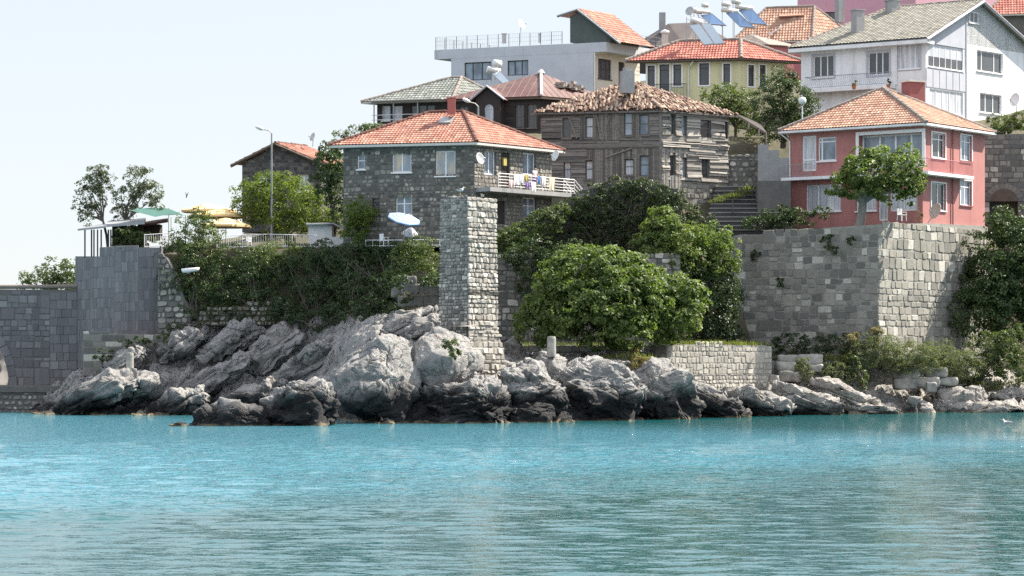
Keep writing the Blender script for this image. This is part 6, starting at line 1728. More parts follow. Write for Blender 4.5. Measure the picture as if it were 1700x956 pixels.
for k in range(12):
    a0, a1 = math.pi*k/12, math.pi*(k+1)/12-.02
    sm.prism([w.P(hc-math.cos(a)*r_, hz-0.2+math.sin(a)*r_*0.9, 0.07) for a, r_ in ((a0, hr), (a1, hr), (a1, hr+0.45), (a0, hr+0.45))], -w.n3()*0.1, R.uniform(0, .5))
tym = [w.P(hc-math.cos(math.pi*k/12)*hr, hz-0.2+math.sin(math.pi*k/12)*hr*0.9, 0.075) for k in range(13)]
sm.build('arch_ring', MAT['castle'], rt)
tm = MB(); tm.poly(tym); tm.build('arch_shade', MAT['soffit_dark'], rt)  # dark sheet painted as the shaded top of the recess

rt = thing('stone_stairs', 'wide dark stone steps climbing between the timber house and the red house', 'stairs', at(1230, 385, 184))
mb = MB(); ns = 11
for k in range(ns):
    D = 185+k*0.55; y1 = 388-k*7.2; a = at(1168+k*2.0, y1, D); b = at(1300, y1-7.2, D)
    sb = MB(); sb.obox(a-Vector((0, 0, .6)), (b.x-a.x, 0, 0), (0, 1.0, 0), (0, 0, b.z-a.z+.52), R.uniform(.0, .3)); so_ = sb.build('step', MAT['darkrubble'], rt)
    sb = MB(); sb.obox(Vector((a.x, a.y-0.07, b.z-.078)), (b.x-a.x, 0, 0), (0, 1.05, 0), (0, 0, .08)); sb.build('tread', MAT['paving'], so_)  # lighter tread colour stands in for light on the step tops
mb = MB()
for px, py, D in ((1216, 352, 187), (1250, 330, 189), (1186, 368, 185.5)):
    mb = MB(); mb.tube([at(px, py+20, D), at(px, py-22, D)], 0.05, 5); mb.build('rail_post', MAT['dark_metal'], rt)
rt = thing('rubble_field_wall', 'rough dark rubble wall right of the timber house, above the steps', 'stone wall', at(1232, 330, 193))
w = Wall(1262, 192, 5, 'L', 1204, zb=zat(352, 192)); tp = prof(w, [(1262, 252), (1204, 258)])
mb = MB(); core_sheet(mb, w, tp, w.zb); mb.build('wall_core', MAT['mortar_dark'], rt)
mb = MB(); masonry(mb, w.P, 0, w.L, w.zb, zat(250, 192), 0.36, (0.25, 0.6), 0.07, (0.02, 0.14), 145, ztop=tp, jit=0.9, tones=(0.1, 0.9), chamfer=0.06, rnd=1.0, cvar=0.4); mb.build('face', MAT['castle'], rt)
mb = MB()
for x0, x1, y0 in ((1259, 1276, 240), (1276, 1294, 249), (1294, 1312, 262)):
    a, b = at(x0, 345, 190.5), at(x1, y0, 190.5); mb.obox(a, (b.x-a.x-.004, 0, 0), (0, 0.5, 0), (0, 0, b.z-a.z))
tag(mb.build('concrete_wall', MAT['concrete'], None), 'stepped grey concrete wall left of the red house', 'wall')
# grey wall base left of the red house
mb = MB(); a, b = at(1258, 392, 187.5), at(1313, 300, 187.5); mb.obox(a, (b.x-a.x, 0, 0), (0, 2, 0), (0, 0, b.z-a.z))
tag(mb.build('terrace_block', MAT['mortar_dark'], None), 'dark plain wall block at the foot of the red house, left side', 'wall')

# ------------------------------------------------------------------ trees and shrubs
tree('fig_tree', 'huge round fig tree on the low terrace right of the pillar', 'tree', at(1018, 590, 165),
     [(985, 470, 164, 3.6, 2.6, 2.3), (925, 500, 163.5, 2.0, 2.2, 1.8), (1030, 500, 163.5, 2.6, 2.4, 2.2), (905, 535, 163, 1.8, 1.8, 1.3), (975, 520, 162.5, 3.2, 2.2, 2.0), (1045, 545, 162.8, 1.6, 1.8, 1.4), (1020, 455, 164.5, 2.2, 2.0, 1.6), (975, 440, 164.5, 2.3, 2.0, 1.2)],
     33000, 'leaf_fig', 0.27, 201, r0=0.28, ntips=12, spread=0.32, clump=16, shell=0.75, ragged=0.08, stems=2)
tree('fig_tree', 'wide low fig tree at the right side of the huge round one', 'tree', at(1085, 590, 166.5),
     [(1110, 495, 166, 1.9, 2.0, 1.5), (1140, 500, 166, 1.3, 1.6, 1.2), (1100, 530, 165.3, 1.6, 1.6, 1.5), (1135, 528, 165.5, 1.1, 1.4, 1.0), (1085, 485, 166.5, 1.5, 1.6, 1.4), (1155, 482, 166.5, 0.7, 1.0, 0.6)],
     12000, 'leaf_fig', 0.27, 202, r0=0.16, spread=0.32, clump=16, shell=0.65, ragged=0.2)
tree('fig_tree', 'broad leafy fig tree with a thick pale trunk in front of the red house', 'tree', at(1426, 374, 180),
     [(1440, 285, 179.5, 1.9, 1.7, 1.5), (1500, 282, 179.5, 1.5, 1.5, 1.4), (1410, 310, 179, 1.4, 1.3, 0.9), (1475, 315, 179, 1.8, 1.4, 0.9), (1515, 305, 179.5, 0.9, 1.2, 1.0), (1385, 316, 179, 0.8, 0.8, 0.45), (1450, 265, 180, 1.3, 1.2, 0.8)],
     9500, 'leaf_fig', 0.25, 203, bark='bark_pale', r0=0.30, ntips=9, shell=0.5, spread=0.28, ragged=0.4)
tree('leafy_tree', 'rounded bright green tree in front of the small gable house', 'tree', at(478, 400, 187),
     [(470, 335, 187, 2.6, 2.2, 2.0), (430, 330, 187, 1.7, 1.8, 1.7), (515, 350, 186.5, 1.8, 1.7, 1.5), (455, 305, 187.5, 1.7, 1.6, 1.0), (410, 350, 187, 1.0, 1.3, 1.0), (540, 365, 186.5, 0.9, 1.2, 0.9), (470, 370, 186, 2.2, 1.5, 1.0)],
     17000, 'leaf_bright', 0.17, 204, r0=0.16, spread=0.3, clump=18, shell=0.45, ragged=0.3, stems=3)
tree('slim_tree', 'slim airy tree at the far left of the terrace', 'tree', at(180, 412, 187),
     [(158, 300, 187, 0.95, 0.9, 1.0), (148, 325, 187, 0.9, 0.9, 1.2), (143, 355, 187, 0.75, 0.8, 0.8), (168, 320, 187, 0.7, 0.8, 1.2), (165, 285, 187, 0.6, 0.6, 0.6)],
     3800, 'leaf_olive', 0.16, 205, r0=0.09, spread=0.3, clump=18, shell=0.3, ragged=0.5, ntips=8)
tree('slim_tree', 'taller airy tree with see-through crown just left of the green awning', 'tree', at(205, 412, 188),
     [(228, 300, 188, 1.3, 1.0, 1.2), (210, 330, 188, 1.0, 0.9, 1.2), (245, 320, 188, 1.0, 0.9, 1.0), (232, 285, 188, 1.0, 0.8, 0.6), (200, 355, 188, 0.8, 0.8, 1.0), (258, 338, 188, 0.7, 0.6, 0.6), (196, 385, 188, 0.7, 0.7, 0.9)],
     4800, 'leaf_olive', 0.16, 206, r0=0.10, spread=0.32, clump=18, shell=0.3, ragged=0.5, ntips=9, stems=2)
tree('small_tree', 'small yellow-green tree at the left corner of the stone house', 'tree', at(594, 404, 178),
     [(597, 352, 177, 1.1, 1.0, 0.9), (580, 365, 177, 0.9, 0.9, 0.7), (612, 362, 177, 0.8, 0.8, 0.7), (592, 385, 176.8, 1.0, 0.9, 0.7)],
     4200, 'leaf_bright', 0.15, 207, r0=0.08, spread=0.26, shell=0.4, ragged=0.3)
tree('dark_fig_tree', 'dark tree squeezed between the gable house and the stone house', 'tree', at(556, 400, 184),
     [(550, 272, 184, 1.2, 1.2, 1.2), (540, 300, 184, 1.0, 1.2, 1.2), (560, 310, 184, 0.9, 1.2, 1.6), (563, 350, 184, 0.7, 1.0, 1.4), (545, 255, 184.5, 0.8, 0.8, 0.6)],
     5000, 'leaf_dark', 0.2, 208, r0=0.12, spread=0.3, shell=0.5, ragged=0.3)
tree('leafy_tree', 'tree whose top just shows above the left end of the stone house roof', 'tree', at(590, 330, 196),
     [(590, 222, 196, 1.2, 1.0, 0.5), (612, 214, 196, 0.9, 0.8, 0.35), (560, 240, 196, 0.6, 0.7, 0.5)], 1500, 'leaf_mid', 0.18, 209, r0=0.08, spread=0.35, shell=0.3, ragged=0.5)
tree('dark_tree', 'big dark evergreen tree between the yellow house and the white house', 'tree', at(1300, 240, 200),
     [(1310, 160, 200, 1.9, 1.7, 1.6), (1290, 150, 200, 1.4, 1.5, 1.5), (1335, 175, 199.5, 1.2, 1.4, 1.3), (1270, 180, 200, 1.4, 1.5, 1.6), (1305, 130, 200.5, 1.0, 1.0, 1.0), (1330, 205, 199, 1.3, 1.4, 1.2), (1290, 210, 199.5, 1.6, 1.5, 1.4), (1318, 132, 200.5, 0.5, 0.5, 1.0)],
     13000, 'leaf_dark', 0.17, 210, r0=0.2, spread=0.3, shell=0.5, ragged=0.3)
tree('leafy_tree', 'light green bushy tree in front of the yellow house', 'tree', at(1220, 240, 203),
     [(1205, 160, 203, 1.5, 1.3, 1.0), (1230, 175, 203, 1.3, 1.3, 1.1), (1185, 170, 203, 1.0, 1.0, 0.7), (1240, 200, 202.5, 1.1, 1.2, 1.2), (1255, 225, 202, 1.1, 1.0, 1.0), (1215, 185, 202.5, 1.0, 1, 0.9)],
     7500, 'leaf_mid', 0.17, 211, r0=0.14, spread=0.3, shell=0.45, ragged=0.3, tr=(0.25, 1.0))
tree('leafy_tree', 'tall dense glossy tree at the right edge below the red house', 'tree', at(1650, 600, 188),
     [(1660, 425, 188, 2.4, 2.4, 2.4), (1700, 405, 188, 2.2, 2.2, 2.2), (1655, 475, 187.5, 2.7, 2.4, 2.4), (1700, 470, 187, 2.6, 2.4, 2.4), (1620, 520, 187, 2.4, 2.2, 1.8), (1680, 520, 186.5, 2.6, 2.2, 2.0), (1660, 375, 188.5, 1.5, 1.4, 1.2), (1745, 430, 188, 2.4, 2.2, 2.6), (1745, 520, 187, 2.4, 2.2, 2.4)],
     36000, 'leaf_dark', 0.24, 212, r0=0.25, ntips=12, spread=0.34, shell=0.6, ragged=0.2, tr=(0.15, 1.3))
tree('distant_tree', 'distant tree showing above the bridge at the far left', 'tree', at(85, 500, 340),
     [(95, 452, 340, 2.6, 2.0, 1.6), (70, 464, 340, 2.6, 2.0, 1.0), (45, 472, 340, 2.4, 2.0, 0.6), (118, 450, 340, 2.0, 2.0, 1.8), (112, 470, 340, 3.0, 2.0, 1.6)],
     4500, 'leaf_mid', 0.32, 213, r0=0.2, spread=0.5, shell=0.4, ragged=0.3)

rt = thing('garden_wall', 'old dark stone wall almost wholly hidden behind the great mass of ivy', 'stone wall', at(1000, 440, 177))
gw = Wall(1127, 177.2, 2, 'L', 818, zb=zat(480, 177)); gtp = prof(gw, [(818, 385), (870, 372), (925, 350), (955, 322), (985, 308), (1020, 300), (1100, 306), (1127, 314)])
cm = MB(); core_sheet(cm, gw, gtp, gw.zb, 40); cm.build('wall_core', MAT['mortar_dark'], rt)
cm = MB(); masonry(cm, gw.P, 0, gw.L, gw.zb, zat(296, 177), 0.4, (0.3, 0.8), 0.04, (0.01, 0.06), 350, ztop=gtp, jit=0.6, tones=(0.0, 0.6), rnd=0.5); cm.build('face', MAT['darkrubble'], rt)
# foliage that covers the bank
iv = []
for px in range(832, 1126, 17):
    tp_ = np.interp(px, [818, 870, 925, 955, 985, 1020, 1100, 1127], [380, 366, 345, 318, 303, 294, 300, 312])
    bt_ = np.interp(px, [818, 870, 920, 1000, 1127], [425, 425, 430, 425, 430])
    for py in np.arange(tp_+14, bt_, 20): iv.append((px+R.uniform(-6, 6), py+R.uniform(-6, 6), 176.5-(py-tp_)*0.006, 0.55, 0.5, 0.52))
shrub('ivy', 'great dark mass of ivy hanging over the old wall below the timber house', 'ivy', iv, 34000, 'leaf_ivy', 0.15, 221, base=at(1020, 440, 176.4), spread=0.2, clump=10, shell=0.75, ragged=0.15)
shrub('ivy_spray', 'sunlit ivy spilling down from the garden edge right of the pillar', 'ivy', [
    (905, 368, 174.5, 1.3, 0.8, 0.7), (870, 385, 174.3, 1.4, 0.8, 0.6), (840, 396, 174, 0.9, 0.8, 0.6), (925, 352, 175, 0.9, 0.7, 0.5), (850, 410, 173.8, 1.2, 0.7, 0.7)], 6500, 'leaf_mid', 0.16, 222, base=at(870, 430, 174.5), spread=0.24, shell=0.6, ragged=0.3)
shrub('shrub', 'bright leafed shrub spilling over the dark hollow, right of the ivy', 'shrub', [
    (1100, 385, 173.5, 1.5, 1.3, 1.1), (1135, 395, 173.5, 1.5, 1.3, 1.0), (1080, 410, 173.2, 1.2, 1.0, 0.9), (1120, 425, 173, 1.6, 1.2, 1.0), (1095, 360, 174, 0.9, 0.9, 0.6)], 6500, 'leaf_fig', 0.22, 223, base=at(1110, 470, 174.5), spread=0.28, shell=0.55, ragged=0.3, tr=(0.1, 1.1))
shrub('shrub', 'rounded shrub against the left end of the castle wall', 'shrub', [
    (1185, 395, 174.5, 1.5, 1.3, 1.0), (1200, 420, 174.2, 1.0, 1.2, 1.2), (1165, 405, 174.2, 1.4, 1.2, 1.1), (1185, 440, 174, 1.6, 1.2, 1.1), (1155, 435, 173.8, 1.4, 1.2, 1.0)], 7000, 'leaf_fig', 0.2, 224, base=at(1180, 480, 175), spread=0.27, shell=0.6, ragged=0.2, tr=(0.1, 1.0))
shrub('dark_thicket', 'dark thicket filling the shady hollow between fig tree and castle wall', 'thicket', [
    (1185, 480, 174.5, 1.9, 1.4, 1.8), (1180, 530, 174, 1.8, 1.4, 1.8), (1195, 565, 174, 1.3, 1.0, 0.9), (1130, 465, 173.5, 2.0, 1.4, 1.2), (1150, 550, 173.5, 1.6, 1.0, 1.2), (1205, 500, 176.5, 1.1, 1.2, 1.6), (1203, 550, 176.5, 1.1, 1.2, 1.2)], 13000, 'leaf_dark', 0.2, 225, base=at(1180, 590, 175), spread=0.3, shell=0.6, ragged=0.2, tr=(0, 0.5))
shrub('shrub', 'low dark ivy patch at the stone foot of the timber house, left of the steps', 'ivy', [(1140, 352, 183, 1.0, .8, .6), (1160, 366, 182.5, 1.2, .8, .6), (1128, 340, 183.5, .6, .6, .6), (1180, 382, 182, .9, .7, .5)], 4200, 'leaf_ivy', 0.15, 227, base=at(1150, 385, 183), spread=0.22, shell=0.5)
shrub('shrub', 'low leaves half hiding the big grey blocks beside the pillar', 'shrub', [(662, 468, 165.2, .7, .5, .5), (712, 466, 165.4, .8, .5, .45), (745, 480, 165.3, .6, .5, .7), (672, 492, 165, .5, .4, .4)], 2600, 'leaf_dark', 0.15, 228, spread=0.22, shell=0.4)
shrub('hanging_vine', 'bare tangle of vine stems and dark leaves beside the pillar, on the old wall', 'vine', [
    (880, 430, 171.5, 1.2, 0.6, 1.4), (905, 425, 171.5, 1.3, 0.6, 1.2), (850, 425, 171.5, 1.0, 0.5, 0.7), (945, 425, 171.6, 1.2, 0.6, 1.0), (870, 470, 171.5, 0.7, 0.5, 1.0)], 7500, 'leaf_dark', 0.15, 226, base=at(880, 500, 171.8), spread=0.3, shell=0.3, ragged=0.3)

BANK = [  # the low leaf tone ranges put the bank's shade into the colour
 ('yellow-green bush rising above the bank beside the yellow umbrellas', [(325, 385, 181.5, 1.3, 1.2, 1.6), (310, 410, 181, 1.4, 1.2, 1.2), (345, 400, 181.2, 1.1, 1.1, 1.0), (330, 365, 181.8, 0.7, 0.7, 0.8), (330, 425, 180.5, 1.5, 1.2, 1.0)], 7000, 'leaf_mid', (0.1, 1.15)),
 ('dark bush hanging over the bank edge beside the bastion', [(295, 430, 180.3, 1.3, 1.0, 1.3), (290, 465, 179.6, 1.1, 1.0, 1.2), (320, 460, 179.5, 1.5, 1.0, 1.6), (330, 500, 178.8, 1.5, 0.9, 1.4)], 6000, 'leaf_dark', (0, 1)),
 ('bright trailing leaves at the top of the dark bank, under the white fence', [(455, 420, 180, 2.0, 0.9, 0.8), (425, 430, 179.6, 1.4, 0.9, 1.0), (490, 425, 179.8, 1.3, 0.9, 0.9), (470, 445, 179, 0.9, 0.7, 1.0)], 5000, 'leaf_mid', (0.25, 1.2)),
 ('dark green bushes covering the upper left bank', [(385, 440, 179.5, 1.8, 1.1, 1.7), (420, 460, 179, 1.9, 1.1, 1.5), (375, 480, 178.6, 1.7, 1.0, 1.4), (430, 500, 178, 1.8, 1.0, 1.1)], 8500, 'leaf_dark', (0.1, 1.1)),
 ('dense shadowed bushes in the middle of the bank', [(500, 460, 178.5, 1.9, 1.1, 1.8), (545, 450, 178, 1.9, 1.1, 1.7), (520, 500, 177, 2.2, 1.0, 1.4), (560, 490, 176.5, 1.8, 1.0, 1.6)], 9000, 'leaf_dark', (0, 0.8)),
 ('dark undergrowth of long grass and leaves below the garden chairs', [(600, 440, 176, 2.0, 1.1, 1.7), (640, 450, 174.5, 1.9, 1.1, 1.9), (610, 490, 174, 2.1, 1.0, 1.6), (650, 495, 172, 1.5, 1.0, 1.4), (590, 525, 173, 1.6, 0.9, 0.9)], 9500, 'leaf_dark', (0, 0.8)),
 ('low dark bramble at the foot of the bank, over the slanted rocks', [(520, 530, 175.5, 1.7, .9, .8), (570, 522, 174.5, 1.6, .9, .9), (620, 515, 172, 1.5, .9, .9), (475, 515, 176.8, 1.4, .9, 1.0)], 6500, 'leaf_dark', (0, 0.7)),
 ('dark bramble filling the bank between the brushy slope and the big grey blocks', [(640, 420, 176.8, 1.8, 1, 1.0), (585, 425, 178, 1.8, 1, 1.0), (540, 420, 179, 1.5, 1, 0.9), (660, 470, 172.5, 1.2, 0.9, 1.2)], 7000, 'leaf_dark', (0.05, 0.9)),
 ('sunlit shrub crowning the bank just left of the pillar', [(690, 415, 171.5, 1.2, 1.0, 0.9), (672, 430, 171.3, 1.0, 1.0, 0.9), (710, 430, 171, 0.9, 0.9, 1.2), (700, 460, 170, 1.1, 0.9, 1.1)], 5500, 'leaf_mid', (0.1, 1.15)),
]
for k, (lab, L, n, m, t) in enumerate(BANK):
    shrub('shrub', lab, 'shrub', L, n, m, 0.15, 231+k, spread=0.26, shell=0.5, ragged=0.3, tr=t)
shrub('shrub', 'low rounded bush on the bastion top beside the pavilion', 'shrub', [(215, 393, 184.5, 1.2, 1.0, 0.75), (240, 398, 184.5, 0.9, 0.9, 0.55), (205, 400, 184.3, 0.8, .8, .5), (216, 378, 184.5, 0.5, 0.5, 0.4)], 3600, 'leaf_mid', 0.15, 241, spread=0.22, shell=0.5)
shrub('shrub', 'dark spreading shrub at the red house corner, on the castle wall top', 'shrub', [(1290, 358, 182.5, 1.3, 0.9, 0.5), (1330, 356, 182, 1.3, 0.9, 0.45), (1365, 352, 181.5, 0.9, 0.7, 0.35), (1255, 372, 183, 1.2, 0.8, 0.5), (1310, 368, 182, 1.5, 0.8, 0.4)], 5000, 'leaf_dark', 0.16, 242, spread=0.3, shell=0.4, ragged=0.4)
shrub('shrub', 'bushy hedge top beneath the white satellite dish, top right', 'shrub', [(1670, 205, 200.5, 1.6, 1.0, 0.7), (1700, 200, 200.5, 1.3, 1.0, 0.8), (1650, 215, 200.3, 0.9, 0.8, 0.5)], 4200, 'leaf_mid', 0.15, 243, spread=0.22, shell=0.5, tr=(0.2, 1.1))
FRONT = [
 ('grey-green wild shrub below the sunlit corner of the castle wall', [(1440, 585, 177.3, 1.3, 1.0, 1.2), (1465, 580, 177.5, 1.2, 1.0, 1.2), (1425, 595, 177, 1.0, .9, .9)], 3400, 'leaf_grey', 260),
 ('wide grey-green bush in the middle of the shore thicket', [(1505, 590, 178.5, 1.7, 1.1, 1.2), (1535, 595, 178.8, 1.4, 1.1, 1.2), (1490, 600, 178, 1.2, 1.0, 1.0)], 4600, 'leaf_grey', 261),
 ('yellowish dry-tipped bush right of the grey-green ones', [(1570, 600, 180, 1.3, 1.1, 1.3), (1600, 605, 180.3, 1.3, 1.1, 1.1), (1555, 585, 180, 0.8, .8, .8)], 3800, 'leaf_grey', 262),
 ('leafy green shrub at the water by the right edge', [(1650, 575, 182, 1.7, 1.2, 1.4), (1680, 570, 182, 1.4, 1.2, 1.3), (1665, 605, 181.6, 1.9, 1.2, 1.2), (1635, 610, 181.6, 1.1, 1, 1.0), (1700, 605, 182, 1.4, 1.2, 1.3), (1615, 622, 181.8, 0.9, .9, .6)], 11000, 'leaf_mid', 263),
 ('low dry bush along the shelf between the broken platform and the leafy shrub', [(1590, 622, 182, 1.1, .8, .6), (1560, 612, 181, .9, .8, .7), (1610, 632, 182, .8, .6, .4)], 2200, 'leaf_grey', 280),
 ('olive bush behind the ruined blocks under the dark castle wall', [(1345, 592, 178.2, 1.5, .8, .7), (1390, 590, 178.2, 1.4, .8, .8), (1300, 590, 178, .9, .7, .6)], 3200, 'leaf_olive', 281),
 ('dark green creeper running down beside the ruined blocks', [(1415, 605, 176, 0.6, .6, .6), (1425, 622, 175.6, 0.55, .5, .7), (1435, 636, 175.3, 0.4, .4, .5)], 1600, 'leaf_mid', 264),
 ('small silvery bush growing among the ruined blocks', [(1332, 605, 175.3, 0.4, .4, .7), (1340, 622, 175, 0.4, .4, .6)], 700, 'leaf_grey', 265),
 ('low green bush between ruined blocks and creeper', [(1385, 614, 176, 0.9, .6, .6), (1400, 628, 175.5, 0.6, .5, .6), (1378, 622, 175.5, .5, .5, .5)], 1700, 'leaf_grey', 266),
 ('dark low bushes in the shade under the castle wall', [(1310, 572, 177.5, 1.6, .9, .8), (1350, 570, 177.5, 1.5, .9, .8), (1390, 572, 177.5, 1.3, .9, .8)], 3600, 'leaf_dark', 267),
 ('dry brown sprig bush at the foot of the castle corner', [(1412, 565, 177.3, .7, .6, .7), (1455, 556, 177.6, .8, .6, .5)], 900, 'leaf_dry', 268),
 ('small green plant growing in a crack of the great boulder', [(748, 572, 149.7, .35, .3, .4), (756, 588, 149.6, .3, .3, .35)], 650, 'leaf_mid', 269),
 ('dry yellow-green plant at the foot of the fig trunk', [(1062, 604, 160.5, .5, .4, .5), (1048, 585, 162, .5, .4, .7), (1080, 612, 160.3, .5, .4, .3)], 1100, 'leaf_dry', 270),
 ('small green plant at the left foot of the low wall', [(1096, 610, 160.8, .4, .3, .35), (1110, 618, 160.8, .3, .3, .3)], 600, 'leaf_grey', 271),
 ('dark plant growing out of the castle wall near its top', [(1375, 402, 178.8, .5, .25, .5), (1382, 415, 178.6, .35, .2, .3)], 700, 'leaf_dark', 272),
 ('small dark tuft on the left part of the castle wall', [(1254, 424, 181.2, .35, .2, .3)], 350, 'leaf_dark', 273),
 ('scraggy sprig halfway up the castle wall', [(1296, 468, 180.2, .3, .2, .3)], 220, 'leaf_dark', 274),
 ('dark tuft near the castle wall corner', [(1412, 398, 178.2, .25, .2, .3)], 260, 'leaf_dark', 275),
 ('weeds hanging at the bastion footing by the slanted rocks', [(175, 590, 176.8, .9, .5, .5), (225, 568, 177, 1.1, .4, .35), (270, 565, 177, .7, .4, .5)], 1500, 'leaf_dark', 276),
 ('dull bushes at the foot of the bank above the slanted rocks', [(310, 545, 178, 1.3, .8, .6), (360, 520, 178, 1.6, .8, .6), (395, 522, 178, 1.2, .8, .5), (280, 560, 178, .7, .6, .6)], 3200, 'leaf_olive', 277),
]
for lab, L, n, m, sd in FRONT:
    shrub('shrub', lab, 'shrub', L, int(n*2.2) if m == 'leaf_grey' else n, m, 0.11 if m == 'leaf_grey' else 0.15, sd, spread=0.2, shell=0.45, ragged=0.3, up=0.5, tr=(0, 0.6) if 'shade' in lab or 'dull' in lab else (0, 1))  # bushes labelled shade get darker leaf tones, shade put into colour; dull ones too

# grass along wall tops and terraces (nobody could count it)
gp_ = [lw.P(t, lt(t)-0.05, -0.3) for t in np.linspace(0.1, lw.L-0.1, 26)] + [tw.P(t, tt_(t)-0.05, -0.2) for t in np.linspace(0.1, tw.L, 30)]
gp_ += [at(1030+R.uniform(-30, 60), 596+R.uniform(-4, 10), 161.3) for _ in range(16)]
gp_ += [at(px, 597+R.uniform(-6, 4), 177.0) for px in np.linspace(1300, 1420, 20)]
gp_ += [at(px, 640+R.uniform(-6, 6), 181.5+R.uniform(0, 2)) for px in np.linspace(1560, 1700, 20)]
gp_ += [at(px, 338+R.uniform(-4, 4)-0.35*(px-1185), 188+R.uniform(0, 1.5)) for px in np.linspace(1188, 1250, 16)]
blades('grass', None, gp_, 0.32, 'grass', 301, 40, 0.28)

# ------------------------------------------------------------------ cafe terrace
rt = thing('pavilion', 'open flat-roofed pavilion on thin posts at the left end of the terrace', 'pavilion', at(165, 425, 185))
mb = MB()
for px, D in ((141, 184.2), (152, 187), (156, 189), (162, 190), (168, 184), (180, 184.5), (184, 186)):
    mb = MB(); mb.tube([at(px, 428, D), at(px, 381, D)], 0.06, 6); mb.build('post', MAT['dark_metal'], rt)
mb = MB(); mb.prism([at(129, 383, 183.3), at(176, 378, 183.3), at(186, 372, 189), at(150, 378, 190)], (0, 0, 0.14)); mb.prism([at(174, 377, 184), at(240, 372, 184), at(242, 366, 188), at(180, 371, 188)], (0, 0, 0.2))
mb.build('roof', MAT['grey_metal'], rt)
mb = MB(); mb.prism([at(228, 377, 186), at(279, 369, 186), at(279, 365, 189), at(230, 372, 189)], (0, 0, 0.14)); mb.build('side_roof', MAT['ridge_dark'], rt)
mb = MB(); a, b = at(186, 412, 186), at(236, 375, 186); mb.obox(a, (b.x-a.x, 0, 0), (0, 2, 0), (0, 0, b.z-a.z)); a, b = at(236, 398, 187.5), at(265, 372, 187.5); mb.obox(a, (b.x-a.x, 0, 0), (0, 1.5, 0), (0, 0, b.z-a.z)); mb.build('wall', MAT['darkwood'], rt)

def parasol(label, px, py_rim, py_top, D, r, mat, pole_py, ribs=8, tilt=(0, 0), name='parasol', group=None, valance=0.16, mat2=None):
    top, rim = zat(py_top, D), zat(py_rim, D)
    c = Vector((xat(px, D), D, rim))
    rt = thing(name, label, 'parasol', (c.x, c.y, zat(pole_py, D)), group)
    ax = Vector((tilt[0], tilt[1], 1)).normalized()
    u = Vector((1, 0, 0)) - ax*ax.x; u.normalize(); v = ax.cross(u)
    mb = MB(); n = ribs*3; h = top-rim
    def ringpt(f, k):
        th = 2*math.pi*k/n + 0.35; sc = 1 - 0.06*(0 if k % 3 == 0 else 1)
        return c + (u*math.cos(th) + v*math.sin(th))*r*f*sc + ax*h*(1-f**1.25)
    R5 = [0.04, 0.3, 0.6, 0.85, 1.0]
    vs = [ringpt(f, k) for f in R5 for k in range(n)] + [ringpt(1.0, k)-ax*valance for k in range(n)]
    m = len(R5)+1
    fs = [(i*n+k, i*n+(k+1) % n, (i+1)*n+(k+1) % n, (i+1)*n+k) for i in range(m-1) for k in range(n)]
    base = len(mb.v); mb.add(vs, [fs[0]], 0.5); mb.f = []; mb.t = []; mb.m = []
    for i in range(m-1):
        for k in range(n):
            mb.f.append((i*n+k, i*n+(k+1) % n, (i+1)*n+(k+1) % n, (i+1)*n+k)); mb.t.append(0.5); mb.m.append(1 if mat2 and i % 2 else 0)
    if mat2:
        # concentric printed stripes
        mb = MB(); steps = 9
        for i in range(steps):
            f0, f1 = 0.04+0.96*i/steps, 0.04+0.96*(i+1)/steps
            for k in range(n): mb.add([ringpt(f0, k), ringpt(f0, k+1), ringpt(f1, k+1), ringpt(f1, k)], [(0, 1, 2, 3)], 0.5, i % 2)
        for k in range(n): mb.add([ringpt(1, k), ringpt(1, k+1), ringpt(1, k+1)-ax*valance, ringpt(1, k)-ax*valance], [(0, 1, 2, 3)], 0.5, 0)
        mb.build('canopy', [MAT[mat], MAT[mat2]], rt)
    else: mb.build('canopy', [MAT[mat]], rt)
    pb = MB(); pb.tube([Vector((c.x, c.y, zat(pole_py, D))), c + ax*h*0.9], 0.035, 6); pb.build('pole', MAT['grey_metal'], rt)
    rb = MB()
    for k in range(0, n, 3): rb.tube([c+ax*h*0.85, ringpt(1.0, k)-ax*0.02], 0.015, 4)
    rb.build('rib', MAT['grey_metal'], rt)
    return rt
G_ = 'yellow parasols on the cafe terrace'
parasol('uppermost yellow parasol, behind the other two', 347, 349, 338, 189, 2.1, 'yellow_cloth', 410, group=G_)
parasol('middle yellow parasol, nearest the bright green tree', 362, 358, 347, 187.5, 2.2, 'yellow_cloth', 410, group=G_)
parasol('lowest and brightest yellow parasol, right above the white fence', 375, 374, 361, 185, 1.9, 'yellow_cloth', 412, group=G_)
parasol('tilted blue and white striped parasol by the wall of the stone house', 671, 363, 355, 171.5, 1.16, 'stripe_blue', 404, tilt=(0.26, -0.38), mat2='lilac', valance=0.06)
parasol('folded grey-blue garden parasol lower down behind the striped one', 681, 388, 376, 173.2, 0.55, 'lilac', 404, tilt=(0.2, -0.5), valance=0.05)

